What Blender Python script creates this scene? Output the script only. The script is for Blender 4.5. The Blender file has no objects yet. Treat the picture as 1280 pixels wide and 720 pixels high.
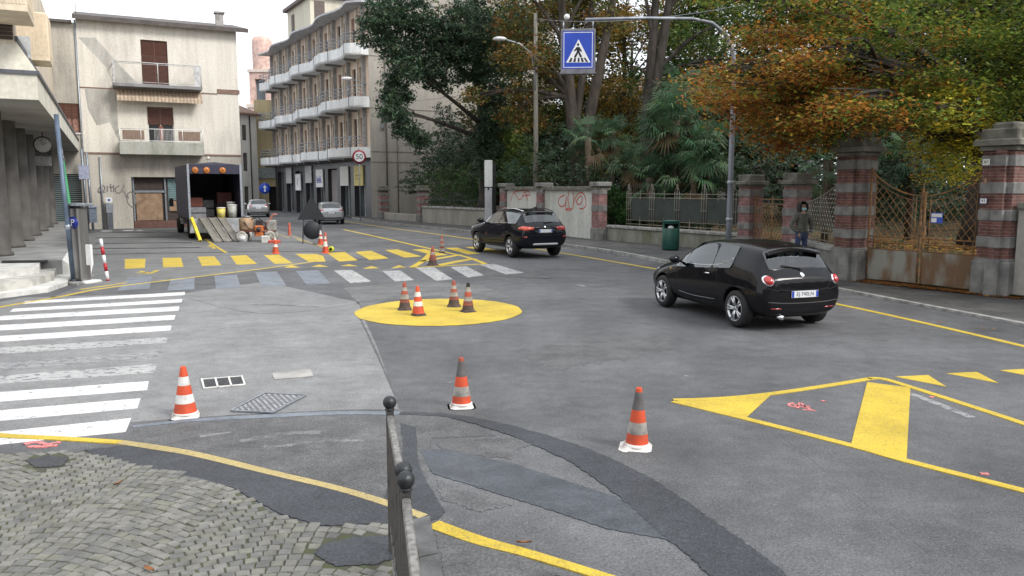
import bpy, bmesh, math, random
import numpy as np
from mathutils import Vector, Matrix, Euler
from mathutils.bvhtree import BVHTree
random.seed(7)
PI = math.pi
R = math.radians
scene = bpy.context.scene
COL = scene.collection

# ---------------------------------------------------------------- camera
CAM_H = 2.35
TILT = math.atan(.124)
cd = bpy.data.cameras.new('camera')
cam = bpy.data.objects.new('camera', cd)
COL.objects.link(cam)
cam.location = (0, 0, CAM_H)
cam.rotation_euler = (PI/2 - TILT, 0, 0)
cd.sensor_width = 36
cd.lens = 36*1000/1280
cd.clip_start = .05
cd.clip_end = 3000
scene.camera = cam

# ---------------------------------------------------------------- world, sun, exposure
SUN_EL, SUN_AZ = R(40), R(122)          # azimuth measured clockwise from +Y
w = bpy.data.worlds.new('World'); scene.world = w
w.use_nodes = True
nt = w.node_tree; nt.nodes.clear()
sky = nt.nodes.new('ShaderNodeTexSky'); sky.sky_type = 'NISHITA'; sky.sun_disc = False
sky.sun_elevation = SUN_EL; sky.sun_rotation = SUN_AZ
sky.air_density = 1; sky.dust_density = 3
tc = nt.nodes.new('ShaderNodeTexCoord')
nz = nt.nodes.new('ShaderNodeTexNoise'); nz.inputs['Scale'].default_value = 2.2; nz.inputs['Detail'].default_value = 5
cr = nt.nodes.new('ShaderNodeValToRGB')
cr.color_ramp.elements[0].position = .3; cr.color_ramp.elements[0].color = (7.6, 8.0, 8.5, 1)
cr.color_ramp.elements[1].position = .75; cr.color_ramp.elements[1].color = (10.5, 10.6, 10.8, 1)
mx = nt.nodes.new('ShaderNodeMix'); mx.data_type = 'RGBA'; mx.inputs['Factor'].default_value = .88
bg = nt.nodes.new('ShaderNodeBackground'); bg.inputs['Strength'].default_value = .1
wo = nt.nodes.new('ShaderNodeOutputWorld')
L = nt.links.new
L(tc.outputs['Generated'], nz.inputs['Vector']); L(nz.outputs['Fac'], cr.inputs['Fac'])
L(sky.outputs['Color'], mx.inputs['A']); L(cr.outputs['Color'], mx.inputs['B'])
L(mx.outputs['Result'], bg.inputs['Color']); L(bg.outputs['Background'], wo.inputs['Surface'])
sd = bpy.data.lights.new('sun', 'SUN'); sd.energy = 1.5; sd.angle = R(18); sd.color = (1, .97, .92)
so = bpy.data.objects.new('sun', sd); COL.objects.link(so)
sdir = Vector((math.sin(SUN_AZ)*math.cos(SUN_EL), math.cos(SUN_AZ)*math.cos(SUN_EL), math.sin(SUN_EL)))
so.rotation_euler = sdir.to_track_quat('Z', 'Y').to_euler()
so.location = (0, 0, 30)
vs = scene.view_settings
vs.view_transform = 'Standard'; vs.look = 'None'; vs.gamma = 1; vs.use_curve_mapping = False
vs.exposure = .85

# ---------------------------------------------------------------- measuring helpers
def G(px, py, z=0.):
    """Where the sight line of a point of the 1280x720 photograph meets the level z."""
    f = 1000.; dx = px-640; u = 360-py
    y = f*math.cos(TILT)+u*math.sin(TILT); zz = -f*math.sin(TILT)+u*math.cos(TILT)
    t = (z-CAM_H)/zz
    return Vector((dx*t, y*t, z))
ST_A = R(26.6)                                   # the street runs 26.6 degrees to the left
U_ = Vector((-math.sin(ST_A), math.cos(ST_A), 0)); V_ = Vector((math.cos(ST_A), math.sin(ST_A), 0))
def W(s, t, z=0.): return U_*s + V_*t + Vector((0, 0, z))

# ---------------------------------------------------------------- mesh collector
class MB:
    def __init__(s): s.v = []; s.f = []; s.m = []; s.sm = []
    def add(s, vs, fs, mi=0, smooth=False, M=None):
        b = len(s.v)
        if M is not None: vs = [M @ Vector(v) for v in vs]
        s.v += [tuple(v) for v in vs]
        s.f += [tuple(i+b for i in f) for f in fs]
        s.m += [mi]*len(fs); s.sm += [smooth]*len(fs)
        return s
    def box(s, a, b, mi=0, M=None):
        x0, y0, z0 = a; x1, y1, z1 = b
        if x0 > x1: x0, x1 = x1, x0
        if y0 > y1: y0, y1 = y1, y0
        if z0 > z1: z0, z1 = z1, z0
        vs = [(x0,y0,z0),(x1,y0,z0),(x1,y1,z0),(x0,y1,z0),(x0,y0,z1),(x1,y0,z1),(x1,y1,z1),(x0,y1,z1)]
        fs = [(0,3,2,1),(4,5,6,7),(0,1,5,4),(1,2,6,5),(2,3,7,6),(3,0,4,7)]
        return s.add(vs, fs, mi, False, M)
    def bbox(s, a, b, bev=.02, mi=0, M=None):
        """box with chamfered vertical and top edges"""
        x0, y0, z0 = a; x1, y1, z1 = b; e = bev
        def ring(x0, y0, x1, y1, z, e): return [(x0+e,y0,z),(x1-e,y0,z),(x1,y0+e,z),(x1,y1-e,z),(x1-e,y1,z),(x0+e,y1,z),(x0,y1-e,z),(x0,y0+e,z)]
        rs = [ring(x0,y0,x1,y1,z0,e), ring(x0,y0,x1,y1,z1-e,e), ring(x0+e,y0+e,x1-e,y1-e,z1,e*.6)]
        vs = sum(rs, []); fs = [tuple(range(7,-1,-1)), tuple(range(16,24))]
        for r in (0, 1):
            for i in range(8):
                j = (i+1) % 8; fs.append((r*8+i, r*8+j, r*8+8+j, r*8+8+i))
        return s.add(vs, fs, mi, False, M)
    def tube(s, pts, r, n=8, mi=0, M=None, caps=True, smooth=True):
        pts = [Vector(p) for p in pts]
        rr = r if isinstance(r, (list, tuple)) else [r]*len(pts)
        vs = []; fs = []; up = None
        for i, p in enumerate(pts):
            d = (pts[min(i+1, len(pts)-1)]-pts[max(i-1, 0)])
            if d.length < 1e-9: d = Vector((0, 0, 1))
            d.normalize()
            if up is None:
                up = Vector((0, 0, 1)) if abs(d.z) < .9 else Vector((1, 0, 0))
            a = d.cross(up)
            if a.length < 1e-5: a = d.cross(Vector((1, .3, 0)))
            a.normalize(); b = a.cross(d).normalized(); up = b
            for k in range(n):
                t = 2*PI*k/n + (PI/4 if n == 4 else 0)
                vs.append(p + a*(math.cos(t)*rr[i]) + b*(math.sin(t)*rr[i]))
        for i in range(len(pts)-1):
            for k in range(n):
                j = (k+1) % n
                fs.append((i*n+k, i*n+n+k, i*n+n+j, i*n+j))
        if caps:
            fs.append(tuple(range(n))); fs.append(tuple(range((len(pts)-1)*n+n-1, (len(pts)-1)*n-1, -1)))
        return s.add(vs, fs, mi, smooth and n > 4, M)
    def lathe(s, prof, n=24, mi=0, M=None, smooth=True, c=(0, 0, 0)):
        vs = []; fs = []; k = len(prof)
        for i in range(n):
            a = 2*PI*i/n
            for r, z in prof: vs.append((c[0]+r*math.cos(a), c[1]+r*math.sin(a), c[2]+z))
        for i in range(n):
            j = (i+1) % n
            for q in range(k-1): fs.append((i*k+q, j*k+q, j*k+q+1, i*k+q+1))
        return s.add(vs, fs, mi, smooth, M)
    def sphere(s, c, r, n=16, m=10, mi=0, M=None, sc=(1, 1, 1)):
        vs = []; fs = []
        for j in range(m+1):
            ph = PI*j/m
            for i in range(n):
                a = 2*PI*i/n
                vs.append((c[0]+r*sc[0]*math.sin(ph)*math.cos(a), c[1]+r*sc[1]*math.sin(ph)*math.sin(a), c[2]+r*sc[2]*math.cos(ph)))
        for j in range(m):
            for i in range(n):
                k = (i+1) % n; fs.append((j*n+i, (j+1)*n+i, (j+1)*n+k, j*n+k))
        return s.add(vs, fs, mi, True, M)
    def prism(s, poly, z0, z1, mi=0, M=None):
        """poly: 2D outline counter-clockwise; extruded z0..z1"""
        n = len(poly)
        ar = sum(poly[i][0]*poly[(i+1) % n][1]-poly[(i+1) % n][0]*poly[i][1] for i in range(n))
        if ar < 0: poly = list(poly)[::-1]
        vs = [(p[0], p[1], z0) for p in poly]+[(p[0], p[1], z1) for p in poly]
        fs = [tuple(range(n-1, -1, -1)), tuple(range(n, 2*n))]
        for i in range(n): j = (i+1) % n; fs.append((i, j, n+j, n+i))
        return s.add(vs, fs, mi, False, M)
    def poly(s, pts, mi=0, M=None): return s.add(pts, [tuple(range(len(pts)))], mi, False, M)
    def build(s, name, mats, parent=None, loc=None, rz=0):
        me = bpy.data.meshes.new(name)
        me.from_pydata(s.v, [], s.f)
        if not isinstance(mats, (list, tuple)): mats = [mats]
        for m in mats: me.materials.append(m)
        me.polygons.foreach_set('material_index', s.m)
        me.polygons.foreach_set('use_smooth', s.sm)
        me.update()
        return link(name, me, parent, loc, rz)
def link(name, me, parent=None, loc=None, rz=0):
    o = bpy.data.objects.new(name, me); COL.objects.link(o)
    if parent: o.parent = parent
    if loc is not None: o.location = loc
    if rz: o.rotation_euler = (0, 0, rz)
    return o
def tag(o, label=None, cat=None, group=None, kind=None):
    if label: o['label'] = label
    if cat: o['category'] = cat
    if group: o['group'] = group
    if kind: o['kind'] = kind
    return o
def thing(name, label, cat, loc=(0, 0, 0), rz=0, group=None):
    o = bpy.data.objects.new(name, None); COL.objects.link(o)
    o.empty_display_size = .2
    o.location = loc; o.rotation_euler = (0, 0, rz)
    return tag(o, label, cat, group)
def copy_tree(o, parent=None):
    c = o.copy(); COL.objects.link(c)
    if parent: c.parent = parent
    for ch in [x for x in COL.objects if x.parent == o and x != c]: copy_tree(ch, c)
    return c

# ---------------------------------------------------------------- materials
_mc = {}
def mat(name, col, rough=.7, metal=0., var=.25, scale=6., bump=0., bscale=None, col2=None, spec=.5, coat=0., stretch=None, detail=6, lo=.35, hi=.65, trans=0.):
    if name in _mc: return _mc[name]
    m = bpy.data.materials.new(name); m.use_nodes = True; _mc[name] = m
    t = m.node_tree; N = t.nodes; K = t.links.new
    b = N['Principled BSDF']
    b.inputs['Roughness'].default_value = rough; b.inputs['Metallic'].default_value = metal
    b.inputs['Specular IOR Level'].default_value = spec; b.inputs['Coat Weight'].default_value = coat
    b.inputs['Coat Roughness'].default_value = .04
    if trans: b.inputs['Transmission Weight'].default_value = trans
    c = N.new('ShaderNodeTexCoord'); mp = N.new('ShaderNodeMapping')
    if stretch: mp.inputs['Scale'].default_value = stretch
    n = N.new('ShaderNodeTexNoise'); n.inputs['Scale'].default_value = scale; n.inputs['Detail'].default_value = detail
    r = N.new('ShaderNodeValToRGB')
    c2 = col2 if col2 else tuple(x*(1-var) for x in col)
    hi_c = col if col2 else tuple(min(1, x*(1+var*.5)) for x in col)
    r.color_ramp.elements[0].position = lo; r.color_ramp.elements[0].color = (*c2, 1)
    r.color_ramp.elements[1].position = hi; r.color_ramp.elements[1].color = (*hi_c, 1)
    K(c.outputs['Object'], mp.inputs['Vector']); K(mp.outputs['Vector'], n.inputs['Vector'])
    K(n.outputs['Fac'], r.inputs['Fac']); K(r.outputs['Color'], b.inputs['Base Color'])
    if bump:
        n2 = N.new('ShaderNodeTexNoise'); n2.inputs['Scale'].default_value = bscale or scale*4; n2.inputs['Detail'].default_value = 4
        bp = N.new('ShaderNodeBump'); bp.inputs['Strength'].default_value = bump; bp.inputs['Distance'].default_value = .02
        K(c.outputs['Object'], n2.inputs['Vector']); K(n2.outputs['Fac'], bp.inputs['Height']); K(bp.outputs['Normal'], b.inputs['Normal'])
    return m

def asphalt(name, base, dark, light, patch=.12, blotch=None, rough=.75, grain=1., spec=.5, paint=None, wear=.5, wscale=5.):
    """asphalt with aggregate grain, broad patches, fine cracks; optionally covered by worn paint"""
    m = bpy.data.materials.new(name); m.use_nodes = True
    t = m.node_tree; N = t.nodes; K = t.links.new; b = N['Principled BSDF']
    c = N.new('ShaderNodeTexCoord')
    def noise(sc, det=5, rg=.6):
        n = N.new('ShaderNodeTexNoise'); n.inputs['Scale'].default_value = sc; n.inputs['Detail'].default_value = det
        n.inputs['Roughness'].default_value = rg; K(c.outputs['Object'], n.inputs['Vector']); return n
    def ramp(src, p0, c0, p1, c1):
        r = N.new('ShaderNodeValToRGB'); r.color_ramp.elements[0].position = p0; r.color_ramp.elements[0].color = (*c0, 1)
        r.color_ramp.elements[1].position = p1; r.color_ramp.elements[1].color = (*c1, 1); K(src, r.inputs['Fac']); return r
    def mix(fac, A, B, mode='MIX'):
        x = N.new('ShaderNodeMix'); x.data_type = 'RGBA'; x.blend_type = mode
        if isinstance(fac, float): x.inputs['Factor'].default_value = fac
        else: K(fac, x.inputs['Factor'])
        for s_, v in (('A', A), ('B', B)):
            if isinstance(v, tuple): x.inputs[s_].default_value = (*v, 1)
            else: K(v, x.inputs[s_])
        return x.outputs['Result']
    big = ramp(noise(patch*2.2, 7, .7).outputs['Fac'], .36, dark, .58, base)
    mid = ramp(noise(1.1, 7, .7).outputs['Fac'], .34, (.78,)*3, .68, (1.15,)*3)
    col = mix(1., big.outputs['Color'], mid.outputs['Color'], 'MULTIPLY')
    g = N.new('ShaderNodeTexVoronoi'); g.inputs['Scale'].default_value = 95; K(c.outputs['Object'], g.inputs['Vector'])
    gr = ramp(g.outputs['Distance'], .12, light, .45, (.5,)*3)
    gw = N.new('ShaderNodeTexNoise'); gw.inputs['Scale'].default_value = 140; K(c.outputs['Object'], gw.inputs['Vector'])
    gm = ramp(gw.outputs['Fac'], .35, (1-.34*grain,)*3, .68, (1+.42*grain,)*3)
    col = mix(1., col, gm.outputs['Color'], 'MULTIPLY')
    g2 = ramp(noise(45, 4, .9).outputs['Fac'], .38, (1-.42*grain,)*3, .64, (1+.5*grain,)*3)
    col = mix(1., col, g2.outputs['Color'], 'MULTIPLY')
    g3 = ramp(noise(5, 6, .8).outputs['Fac'], .36, (.82,)*3, .66, (1.14,)*3)
    col = mix(1., col, g3.outputs['Color'], 'MULTIPLY')
    sp = N.new('ShaderNodeTexVoronoi'); sp.inputs['Scale'].default_value = 26; K(c.outputs['Object'], sp.inputs['Vector'])
    sr = ramp(sp.outputs['Distance'], .06, (1,)*3, .12, (0,)*3)
    col = mix(sr.outputs['Color'], col, light)
    # hairline cracks
    wv = noise(.7, 3)
    cv = N.new('ShaderNodeTexVoronoi'); cv.feature = 'DISTANCE_TO_EDGE'; cv.inputs['Scale'].default_value = .33
    ad = N.new('ShaderNodeVectorMath'); ad.operation = 'MULTIPLY_ADD'
    n3 = noise(1.3, 6); K(n3.outputs['Color'], ad.inputs[0]); ad.inputs[1].default_value = (1.6, 1.6, 0); K(c.outputs['Object'], ad.inputs[2])
    K(ad.outputs['Vector'], cv.inputs['Vector'])
    ck = ramp(cv.outputs['Distance'], .0, (1,)*3, .0035, (0,)*3)
    ckm = ramp(noise(.25, 2).outputs['Fac'], .56, (0,)*3, .75, (.6,)*3)
    ckf = mix(1., ck.outputs['Color'], ckm.outputs['Color'], 'MULTIPLY')
    col = mix(ckf, col, tuple(x*.45 for x in dark))
    if paint:
        pn = noise(wscale, 8, .72)
        pr = ramp(pn.outputs['Fac'], wear-.04, (0,)*3, wear+.05, (1,)*3)
        fine = ramp(noise(60, 3).outputs['Fac'], .36, tuple(x*.74 for x in paint), .64, paint)
        gri = ramp(noise(1.1, 7, .75).outputs['Fac'], .35, (.74, .74, .78), .6, (1.02,)*3)
        pc = mix(ckf, mix(1., fine.outputs['Color'], gri.outputs['Color'], 'MULTIPLY'), tuple(x*.5 for x in paint))
        pit = ramp(noise(75, 2).outputs['Fac'], .60, (0,)*3, .68, (.75,)*3); pc = mix(pit.outputs['Color'], pc, tuple(x*1. for x in base))
        col = mix(pr.outputs['Color'], col, pc)
    K(col, b.inputs['Base Color'])
    rr = ramp(noise(.9, 4).outputs['Fac'], .35, (rough-.16,)*3, .65, (rough+.1,)*3); K(rr.outputs['Color'], b.inputs['Roughness'])
    b.inputs['Specular IOR Level'].default_value = spec
    bp = N.new('ShaderNodeBump'); bp.inputs['Strength'].default_value = .45*grain; bp.inputs['Distance'].default_value = .008
    K(gw.outputs['Fac'], bp.inputs['Height']); K(bp.outputs['Normal'], b.inputs['Normal'])
    return m

ASPH = asphalt('asphalt', (.122, .123, .128), (.068, .069, .073), (.26, .26, .25))
ASPH_L = asphalt('asphalt_pale', (.225, .226, .226), (.175, .176, .178), (.3, .3, .29), grain=.7)
ASPH_D = asphalt('asphalt_fresh', (.042, .046, .054), (.03, .033, .04), (.14, .14, .14), rough=.62, grain=1.3)
ASPH_W = asphalt('asphalt_wet_patch', (.066, .076, .092), (.04, .045, .054), (.16, .16, .16), patch=.9, rough=.45, grain=1.)
ASPH_M = asphalt('asphalt_mid', (.112, .112, .113), (.075, .075, .078), (.2, .2, .19), patch=1.2)
ASPH_P = asphalt('asphalt_pavement', (.08, .078, .076), (.05, .05, .05), (.2, .2, .19), patch=.5)
P_YEL = asphalt('yellow_road_paint', (.12,)*3, (.09,)*3, (.2,)*3, paint=(.68, .49, .045), wear=.33, wscale=9)
P_YEL2 = asphalt('yellow_paint_faded', (.12,)*3, (.09,)*3, (.2,)*3, paint=(.52, .41, .17), wear=.37, wscale=20)
P_WHT = asphalt('white_road_paint', (.13,)*3, (.1,)*3, (.2,)*3, paint=(.8, .8, .78), wear=.38, wscale=8)
P_WHT2 = asphalt('white_paint_worn', (.14,)*3, (.12,)*3, (.2,)*3, paint=(.5, .5, .49), wear=.44, wscale=9)
P_WHT3 = asphalt('white_paint_nearly_gone', (.15,)*3, (.13,)*3, (.2,)*3, paint=(.36, .36, .36), wear=.47, wscale=9)
P_BLU = asphalt('bitumen_sealed', (.17, .195, .23), (.12, .14, .17), (.2,)*3, patch=1.5, rough=.5, grain=.5)
P_PNK = asphalt('pink_spray', (.12,)*3, (.09,)*3, (.2,)*3, paint=(.8, .25, .24), wear=.42, wscale=30)
CONC = mat('concrete', (.34, .33, .31), .85, scale=3, var=.3, bump=.3, bscale=60)
KERB = mat('kerb_stone', (.30, .295, .28), .85, scale=5, var=.4, bump=.3, bscale=50)
MARB = mat('pale_stone', (.62, .61, .58), .6, scale=4, var=.22, bump=.15, bscale=40)
DKMET = mat('dark_metal', (.045, .05, .058), .45, .6, scale=9, var=.3)
GREYMET = mat('grey_metal', (.26, .28, .31), .5, .6, scale=14, var=.25)
GALV = mat('galvanised_steel', (.36, .39, .43), .45, .7, scale=20, var=.25)
BLACK = mat('black_rubber', (.012, .012, .013), .75, var=.2)

# ================================================================ SETTING: ground and roads
def structure(o): o['kind'] = 'structure'; return o
n = 60; X = np.concatenate([[-1500, -400, -150], np.linspace(-70, 70, n), [150, 400, 1500]])
mb = MB(); mb.add([(-1500, -300, 0), (1500, -300, 0), (1500, 1800, 0), (-1500, 1800, 0)], [(0, 1, 2, 3)])
structure(mb.build('road', ASPH))
LV = [0]
def sheet(name, polys, m, lv, z0=0.):
    """flat ground marking: photo-measured outlines (pixels) laid on the road"""
    mb = MB()
    for p in polys:
        q = [G(a, b, 0) for a, b in p]
        q = [(v.x, v.y, z0+.002*lv) for v in q]
        ar = sum(q[i][0]*q[(i+1) % len(q)][1]-q[(i+1) % len(q)][0]*q[i][1] for i in range(len(q)))
        if ar < 0: q = q[::-1]
        mb.poly(q); n_ = len(q); b_ = len(mb.v)-n_
        mb.add([(x, y, 0) for x, y, z in q], [])
        mb.f += [(b_+i, b_+n_+i, b_+n_+(i+1) % n_, b_+(i+1) % n_) for i in range(n_)]; mb.m += [0]*n_; mb.sm += [False]*n_
    return structure(mb.build(name, m))
def smooth_line(pts, k=6):
    out = []
    P = [Vector(p) for p in pts]
    for i in range(len(P)-1):
        a = P[max(i-1, 0)]; b = P[i]; c = P[i+1]; d = P[min(i+2, len(P)-1)]
        for j in range(k):
            t = j/k
            out.append(.5*((2*b)+(-a+c)*t+(2*a-5*b+4*c-d)*t*t+(-a+3*b-3*c+d)*t**3))
    out.append(P[-1]); return out
def stripe(name, lines, m, lv, k=6, wob=0.):
    """painted lines: each a list of photo points with one width in metres (or one per point)"""
    mb = MB()
    for pts, wd in lines:
        g = [G(a, b, 0) for a, b in pts]
        ws = wd if isinstance(wd, (list, tuple)) else [wd]*len(g)
        c = smooth_line([(p.x, p.y, ww) for p, ww in zip(g, ws)], k) if len(g) > 2 else [Vector((p.x, p.y, ww)) for p, ww in zip(g, ws)]
        vs = []
        for i, p in enumerate(c):
            d = c[min(i+1, len(c)-1)]-c[max(i-1, 0)]; d = Vector((d.x, d.y, 0)).normalized(); nn = Vector((-d.y, d.x, 0))
            w1 = p.z/2+random.uniform(-wob, wob); w2 = p.z/2+random.uniform(-wob, wob)
            vs += [(p.x-nn.x*w1, p.y-nn.y*w1, .002*lv), (p.x+nn.x*w2, p.y+nn.y*w2, .002*lv), (p.x-nn.x*w1, p.y-nn.y*w1, 0), (p.x+nn.x*w2, p.y+nn.y*w2, 0)]
        mb.add(vs, [(4*i+a_, 4*i+b_, 4*i+4+b_, 4*i+4+a_) for i in range(len(c)-1) for a_, b_ in ((1, 0), (0, 2), (3, 1))])
    return structure(mb.build(name, m))
def rough_edge(pts, amp=1.2, k=8, seed=1):
    k = k*3
    """outline with small irregular wobble"""
    rnd = random.Random(seed); out = []
    for i, a in enumerate(pts):
        b = pts[(i+1) % len(pts)]
        for j in range(k):
            t = j/k; ln_ = math.hypot(b[0]-a[0], b[1]-a[1])+1e-6; s_ = min(amp, ln_*.05)*(1 if j else 0); o_ = rnd.uniform(-s_, s_)
            out.append((a[0]+(b[0]-a[0])*t-(b[1]-a[1])/ln_*o_*1.3, a[1]+(b[1]-a[1])*t+(b[0]-a[0])/ln_*o_*.8))
    return out

sheet('pale_road_surface', [[(235, 366), (330, 352), (448, 378), (455, 398), (470, 430), (500, 512), (440, 512), (300, 518), (160, 528), (-80, 560), (-200, 460), (-100, 395), (30, 372)]], ASPH_L, 1)
sheet('car_park_surface', [[(60, 373), (105, 356), (110, 348), (100, 292), (225, 288), (300, 296), (345, 287), (365, 293), (404, 307), (470, 322), (405, 326), (320, 337.5), (230, 348.5), (130, 361)]], asphalt('asphalt_car_park', (.175, .176, .176), (.125, .126, .128), (.3,)*3, grain=.8), 1)
sheet('pale_repair', [rough_edge([(430, 360), (520, 352), (600, 356), (640, 372), (600, 373), (540, 370), (480, 376), (452, 385)], .8, 5, 41)], asphalt('asphalt_worn_mid', (.15,)*3, (.11,)*3, (.25,)*3, patch=.8), 1)
sheet('road_patch_mid', [rough_edge([(500, 512), (560, 522), (620, 545), (540, 548), (535, 600), (548, 640), (700, 720), (480, 720), (480, 640), (420, 612), (250, 568), (150, 555), (170, 534), (330, 520)], .8, 5)], ASPH_M, 2)
sheet('road_scuffs', [rough_edge([(640, 440), (720, 425), (830, 420), (860, 432), (790, 448), (700, 462)], 3, 6, 4), rough_edge([(600, 333), (660, 338), (690, 348), (640, 352), (600, 346)], 2, 4, 8), rough_edge([(285, 540), (360, 530), (470, 530), (440, 545), (350, 556)], 1.5, 5, 9)], ASPH_M, 1)
sheet('damp_stain', [rough_edge([(545, 556), (600, 549), (668, 547), (672, 553), (645, 563), (640, 574), (600, 570), (560, 566)], 1.2, 6, 31), rough_edge([(545, 600), (620, 622), (640, 632), (600, 640), (552, 625)], 1.5, 6, 32)], ASPH_M, 2)
sheet('wet_arc_patch', [rough_edge([(525, 563), (560, 562), (640, 580), (720, 605), (800, 632), (830, 650), (900, 690), (860, 690), (830, 674), (760, 662), (700, 642), (620, 617), (540, 592)], .7, 6, 3)], ASPH_W, 3)
stripe('fresh_asphalt_arc', [([(500, 517), (560, 520), (620, 533), (680, 552), (730, 572), (780, 600), (820, 628), (860, 660), (900, 690), (935, 720), (960, 745)], [.1, .12, .2, .3, .36, .42, .44, .46, .46, .46, .46])], ASPH_D, 4, 16, .012)
stripe('sealed_joint_arc', [([(165, 534), (240, 526), (330, 521), (420, 517), (500, 517)], [.06, .11, .13, .13, .12])], P_BLU, 4, 16, .008)
sheet('fresh_asphalt_band', [rough_edge([(105, 563), (165, 557), (250, 566), (340, 588), (420, 608), (480, 626), (505, 560), (500, 530), (520, 535), (522, 575), (532, 600), (556, 640), (548, 650), (480, 655), (400, 658), (350, 643), (290, 610), (200, 590), (130, 576)], .8, 6, 5),
      ], ASPH_D, 4)
ASPH_S = asphalt('asphalt_seam', (.10, .10, .102), (.085, .085, .087), (.2, .2, .19), patch=1.)
stripe('road_crack', [([(905, 482), (960, 530), (1060, 612), (1160, 690)], .008)], ASPH_S, .5, 10, .003)
stripe('road_seams', [([(449, 396), (470, 440), (502, 514)], .03), ([(235, 373), (330, 392), (448, 380)], .02), ([(240, 414), (300, 409), (440, 401)], .01)], ASPH_S, 1.7, 10, .004)

# worn white zebra on the left
Z = [[(31.5,376.7),(231.4,365),(230.8,369),(29,380)], [(17,386),(228,374),(227,378),(12,390)], [(4,395),(224.4,383),(223,388.6),(-30,402)],
     [(-60,410),(219.4,394),(217.8,399.7),(-60,417)], [(-60,424),(214.4,407),(213,413),(-60,431.5)]]
sheet('white_zebra_stripe', Z, P_WHT, 2)
sheet('worn_zebra_stripe', [[(-60,438.5),(210,421.7),(208,428.6),(-60,447)], [(-60,475),(196,455),(193,466),(-60,484)]], P_WHT2, 2)
sheet('faint_zebra_stripe', [[(-60,458),(203,439),(201,446),(-60,468)]], P_WHT3, 2)
sheet('near_zebra_stripe', [[(-60,495),(186,476.7),(184,487.8),(-60,507)], [(-60,518.5),(176,498),(171.7,510.8),(-60,532)], [(-60,546),(164,523),(157,540),(-60,562)]], P_WHT, 2)
# old second crossing: blue-grey blacked-out bars, then worn white
sheet('blacked_out_zebra_bar', [[(160,347.5),(190,345),(187,361),(147,363)], [(214,348),(243,346.5),(243,362),(209,363)], [(268,345),(296,343.5),(301,360),(270,361)], [(319,340.5),(346,339.5),(358,357),(327,358.5)], [(370,339),(398,338),(413,354.5),(383,356)]], P_BLU, 2)
sheet('old_zebra_bar', [[(417,338),(440,337.5),(464,352),(438,354)], [(478,339),(500,338),(517,350),(494,352)], [(520,335),(542,334),(566,349),(545,351)], [(563,334),(583,333),(605,344),(585,347)], [(600,331),(618,330),(655,341),(632,343)]], P_WHT2, 2)
stripe('worn_white_line', [([(470, 340), (520, 332), (590, 330), (620, 331)], .06)], P_WHT3, 2)
# new yellow crossing
YZ = [[(156,324),(182,323.5),(181,335),(156,336)], [(203,322.5),(226,322),(229.5,333.5),(204,334.5)], [(247,321),(268,320.5),(277,331.5),(252.5,332.5)], [(288,320),(308,319),(321.5,330),(296,331)],
      [(330,319),(349,318.5),(366,329),(343.5,330)], [(369,317.5),(395,317.5),(404,320),(407,327),(386,327.5)], [(409,316.5),(431,315),(447,325.5),(424,327)], [(444,315),(464,313.5),(486,323),(462,325)],
      [(481,312.5),(497,311.8),(527,320.5),(505,322)], [(515,312),(530,311.5),(560,318.5),(545,320)], [(556,310),(571,309.6),(600,317),(585,318)], [(581,309),(600,308.5),(640,316),(612,315)]]
sheet('yellow_zebra_stripe', YZ, P_YEL, 2)
sheet('yellow_give_way_tooth', [[(355,334.6),(364,331.4),(375,334.4)], [(389,333.6),(399,330.7),(410,333.4)], [(425,332.6),(436,330.4),(447,332.8)], [(454,336),(464,332.6),(474,335.4)], [(489,335),(499,331.5),(508,334.5)],
      [(1119,471),(1160,469),(1183,483.5)], [(1183,467),(1221,465),(1248,479)], [(1250,463),(1290,461),(1311,475)]], P_YEL, 2)
stripe('yellow_lines', [
    ([(1400, 462), (1280, 433), (1160, 405), (1055, 382), (930, 357), (818, 336), (700, 316), (600, 300.5), (540, 292), (480, 284), (420, 275)], .13),
    ([(-60, 398), (0, 384), (70, 372), (130, 360.5), (230, 348), (320, 337), (404, 325.5)], .11),
    ([(100, 362), (135, 357), (158, 353.5)], .1),
    ([(430, 287), (480, 298), (520, 307), (560, 316), (585, 322), (607, 330)], .17),
    ([(283, 316), (265, 305), (250, 293)], .12)], P_YEL, 3)
stripe('thin_line', [([(114, 318), (200, 316.5), (300, 315), (400, 314.5), (440, 315)], .17)], asphalt('beige_line_paint', (.13,)*3, (.1,)*3, (.2,)*3, paint=(.6, .52, .4), wear=.34, wscale=9), 1)
stripe('island_hatching', [([(540, 314), (530, 325), (515, 334.6)], .2), ([(515, 334.6), (565, 332), (607, 330)], .12), ([(525, 327), (555, 322), (575, 318.5)], .25), ([(547, 332), (572, 327), (592, 323.5)], .3)], P_YEL, 4)
stripe('yellow_line_far', [([(365, 295), (400, 308), (415, 315)], .1), ([(345, 292), (362, 297)], .12), ([(371, 299), (382, 303)], .12), ([(390, 304.5), (404, 308)], .12)], P_YEL2, 3)
stripe('yellow_marks', [([(176, 339), (186, 342), (197, 338)], .12), ([(170, 341.5), (186, 340.5)], .12), ([(258, 309), (272, 308)], .12), ([(262, 306), (268, 311)], .12)], P_YEL, 3)
# near yellow line, old part then fresh part
stripe('yellow_line_old', [([(150, 553.5), (200, 561), (250, 570), (340, 592), (420, 611), (480, 629), (530, 647)], [.1, .11, .1, .09, .085, .085, .085])], P_YEL2, 5)
stripe('yellow_line_fresh', [([(-80, 536), (0, 545), (80, 549), (150, 553.5)], [.11, .11, .1, .1]), ([(541, 656), (600, 677), (660, 693), (755, 722), (850, 752)], [.13, .12, .1, .09, .09])], P_YEL, 5)
sheet('road_patch_by_kerb', [rough_edge([(545, 668), (600, 682), (660, 705), (700, 740), (560, 740)], 1, 5, 8)], ASPH_M, 3)
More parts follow.
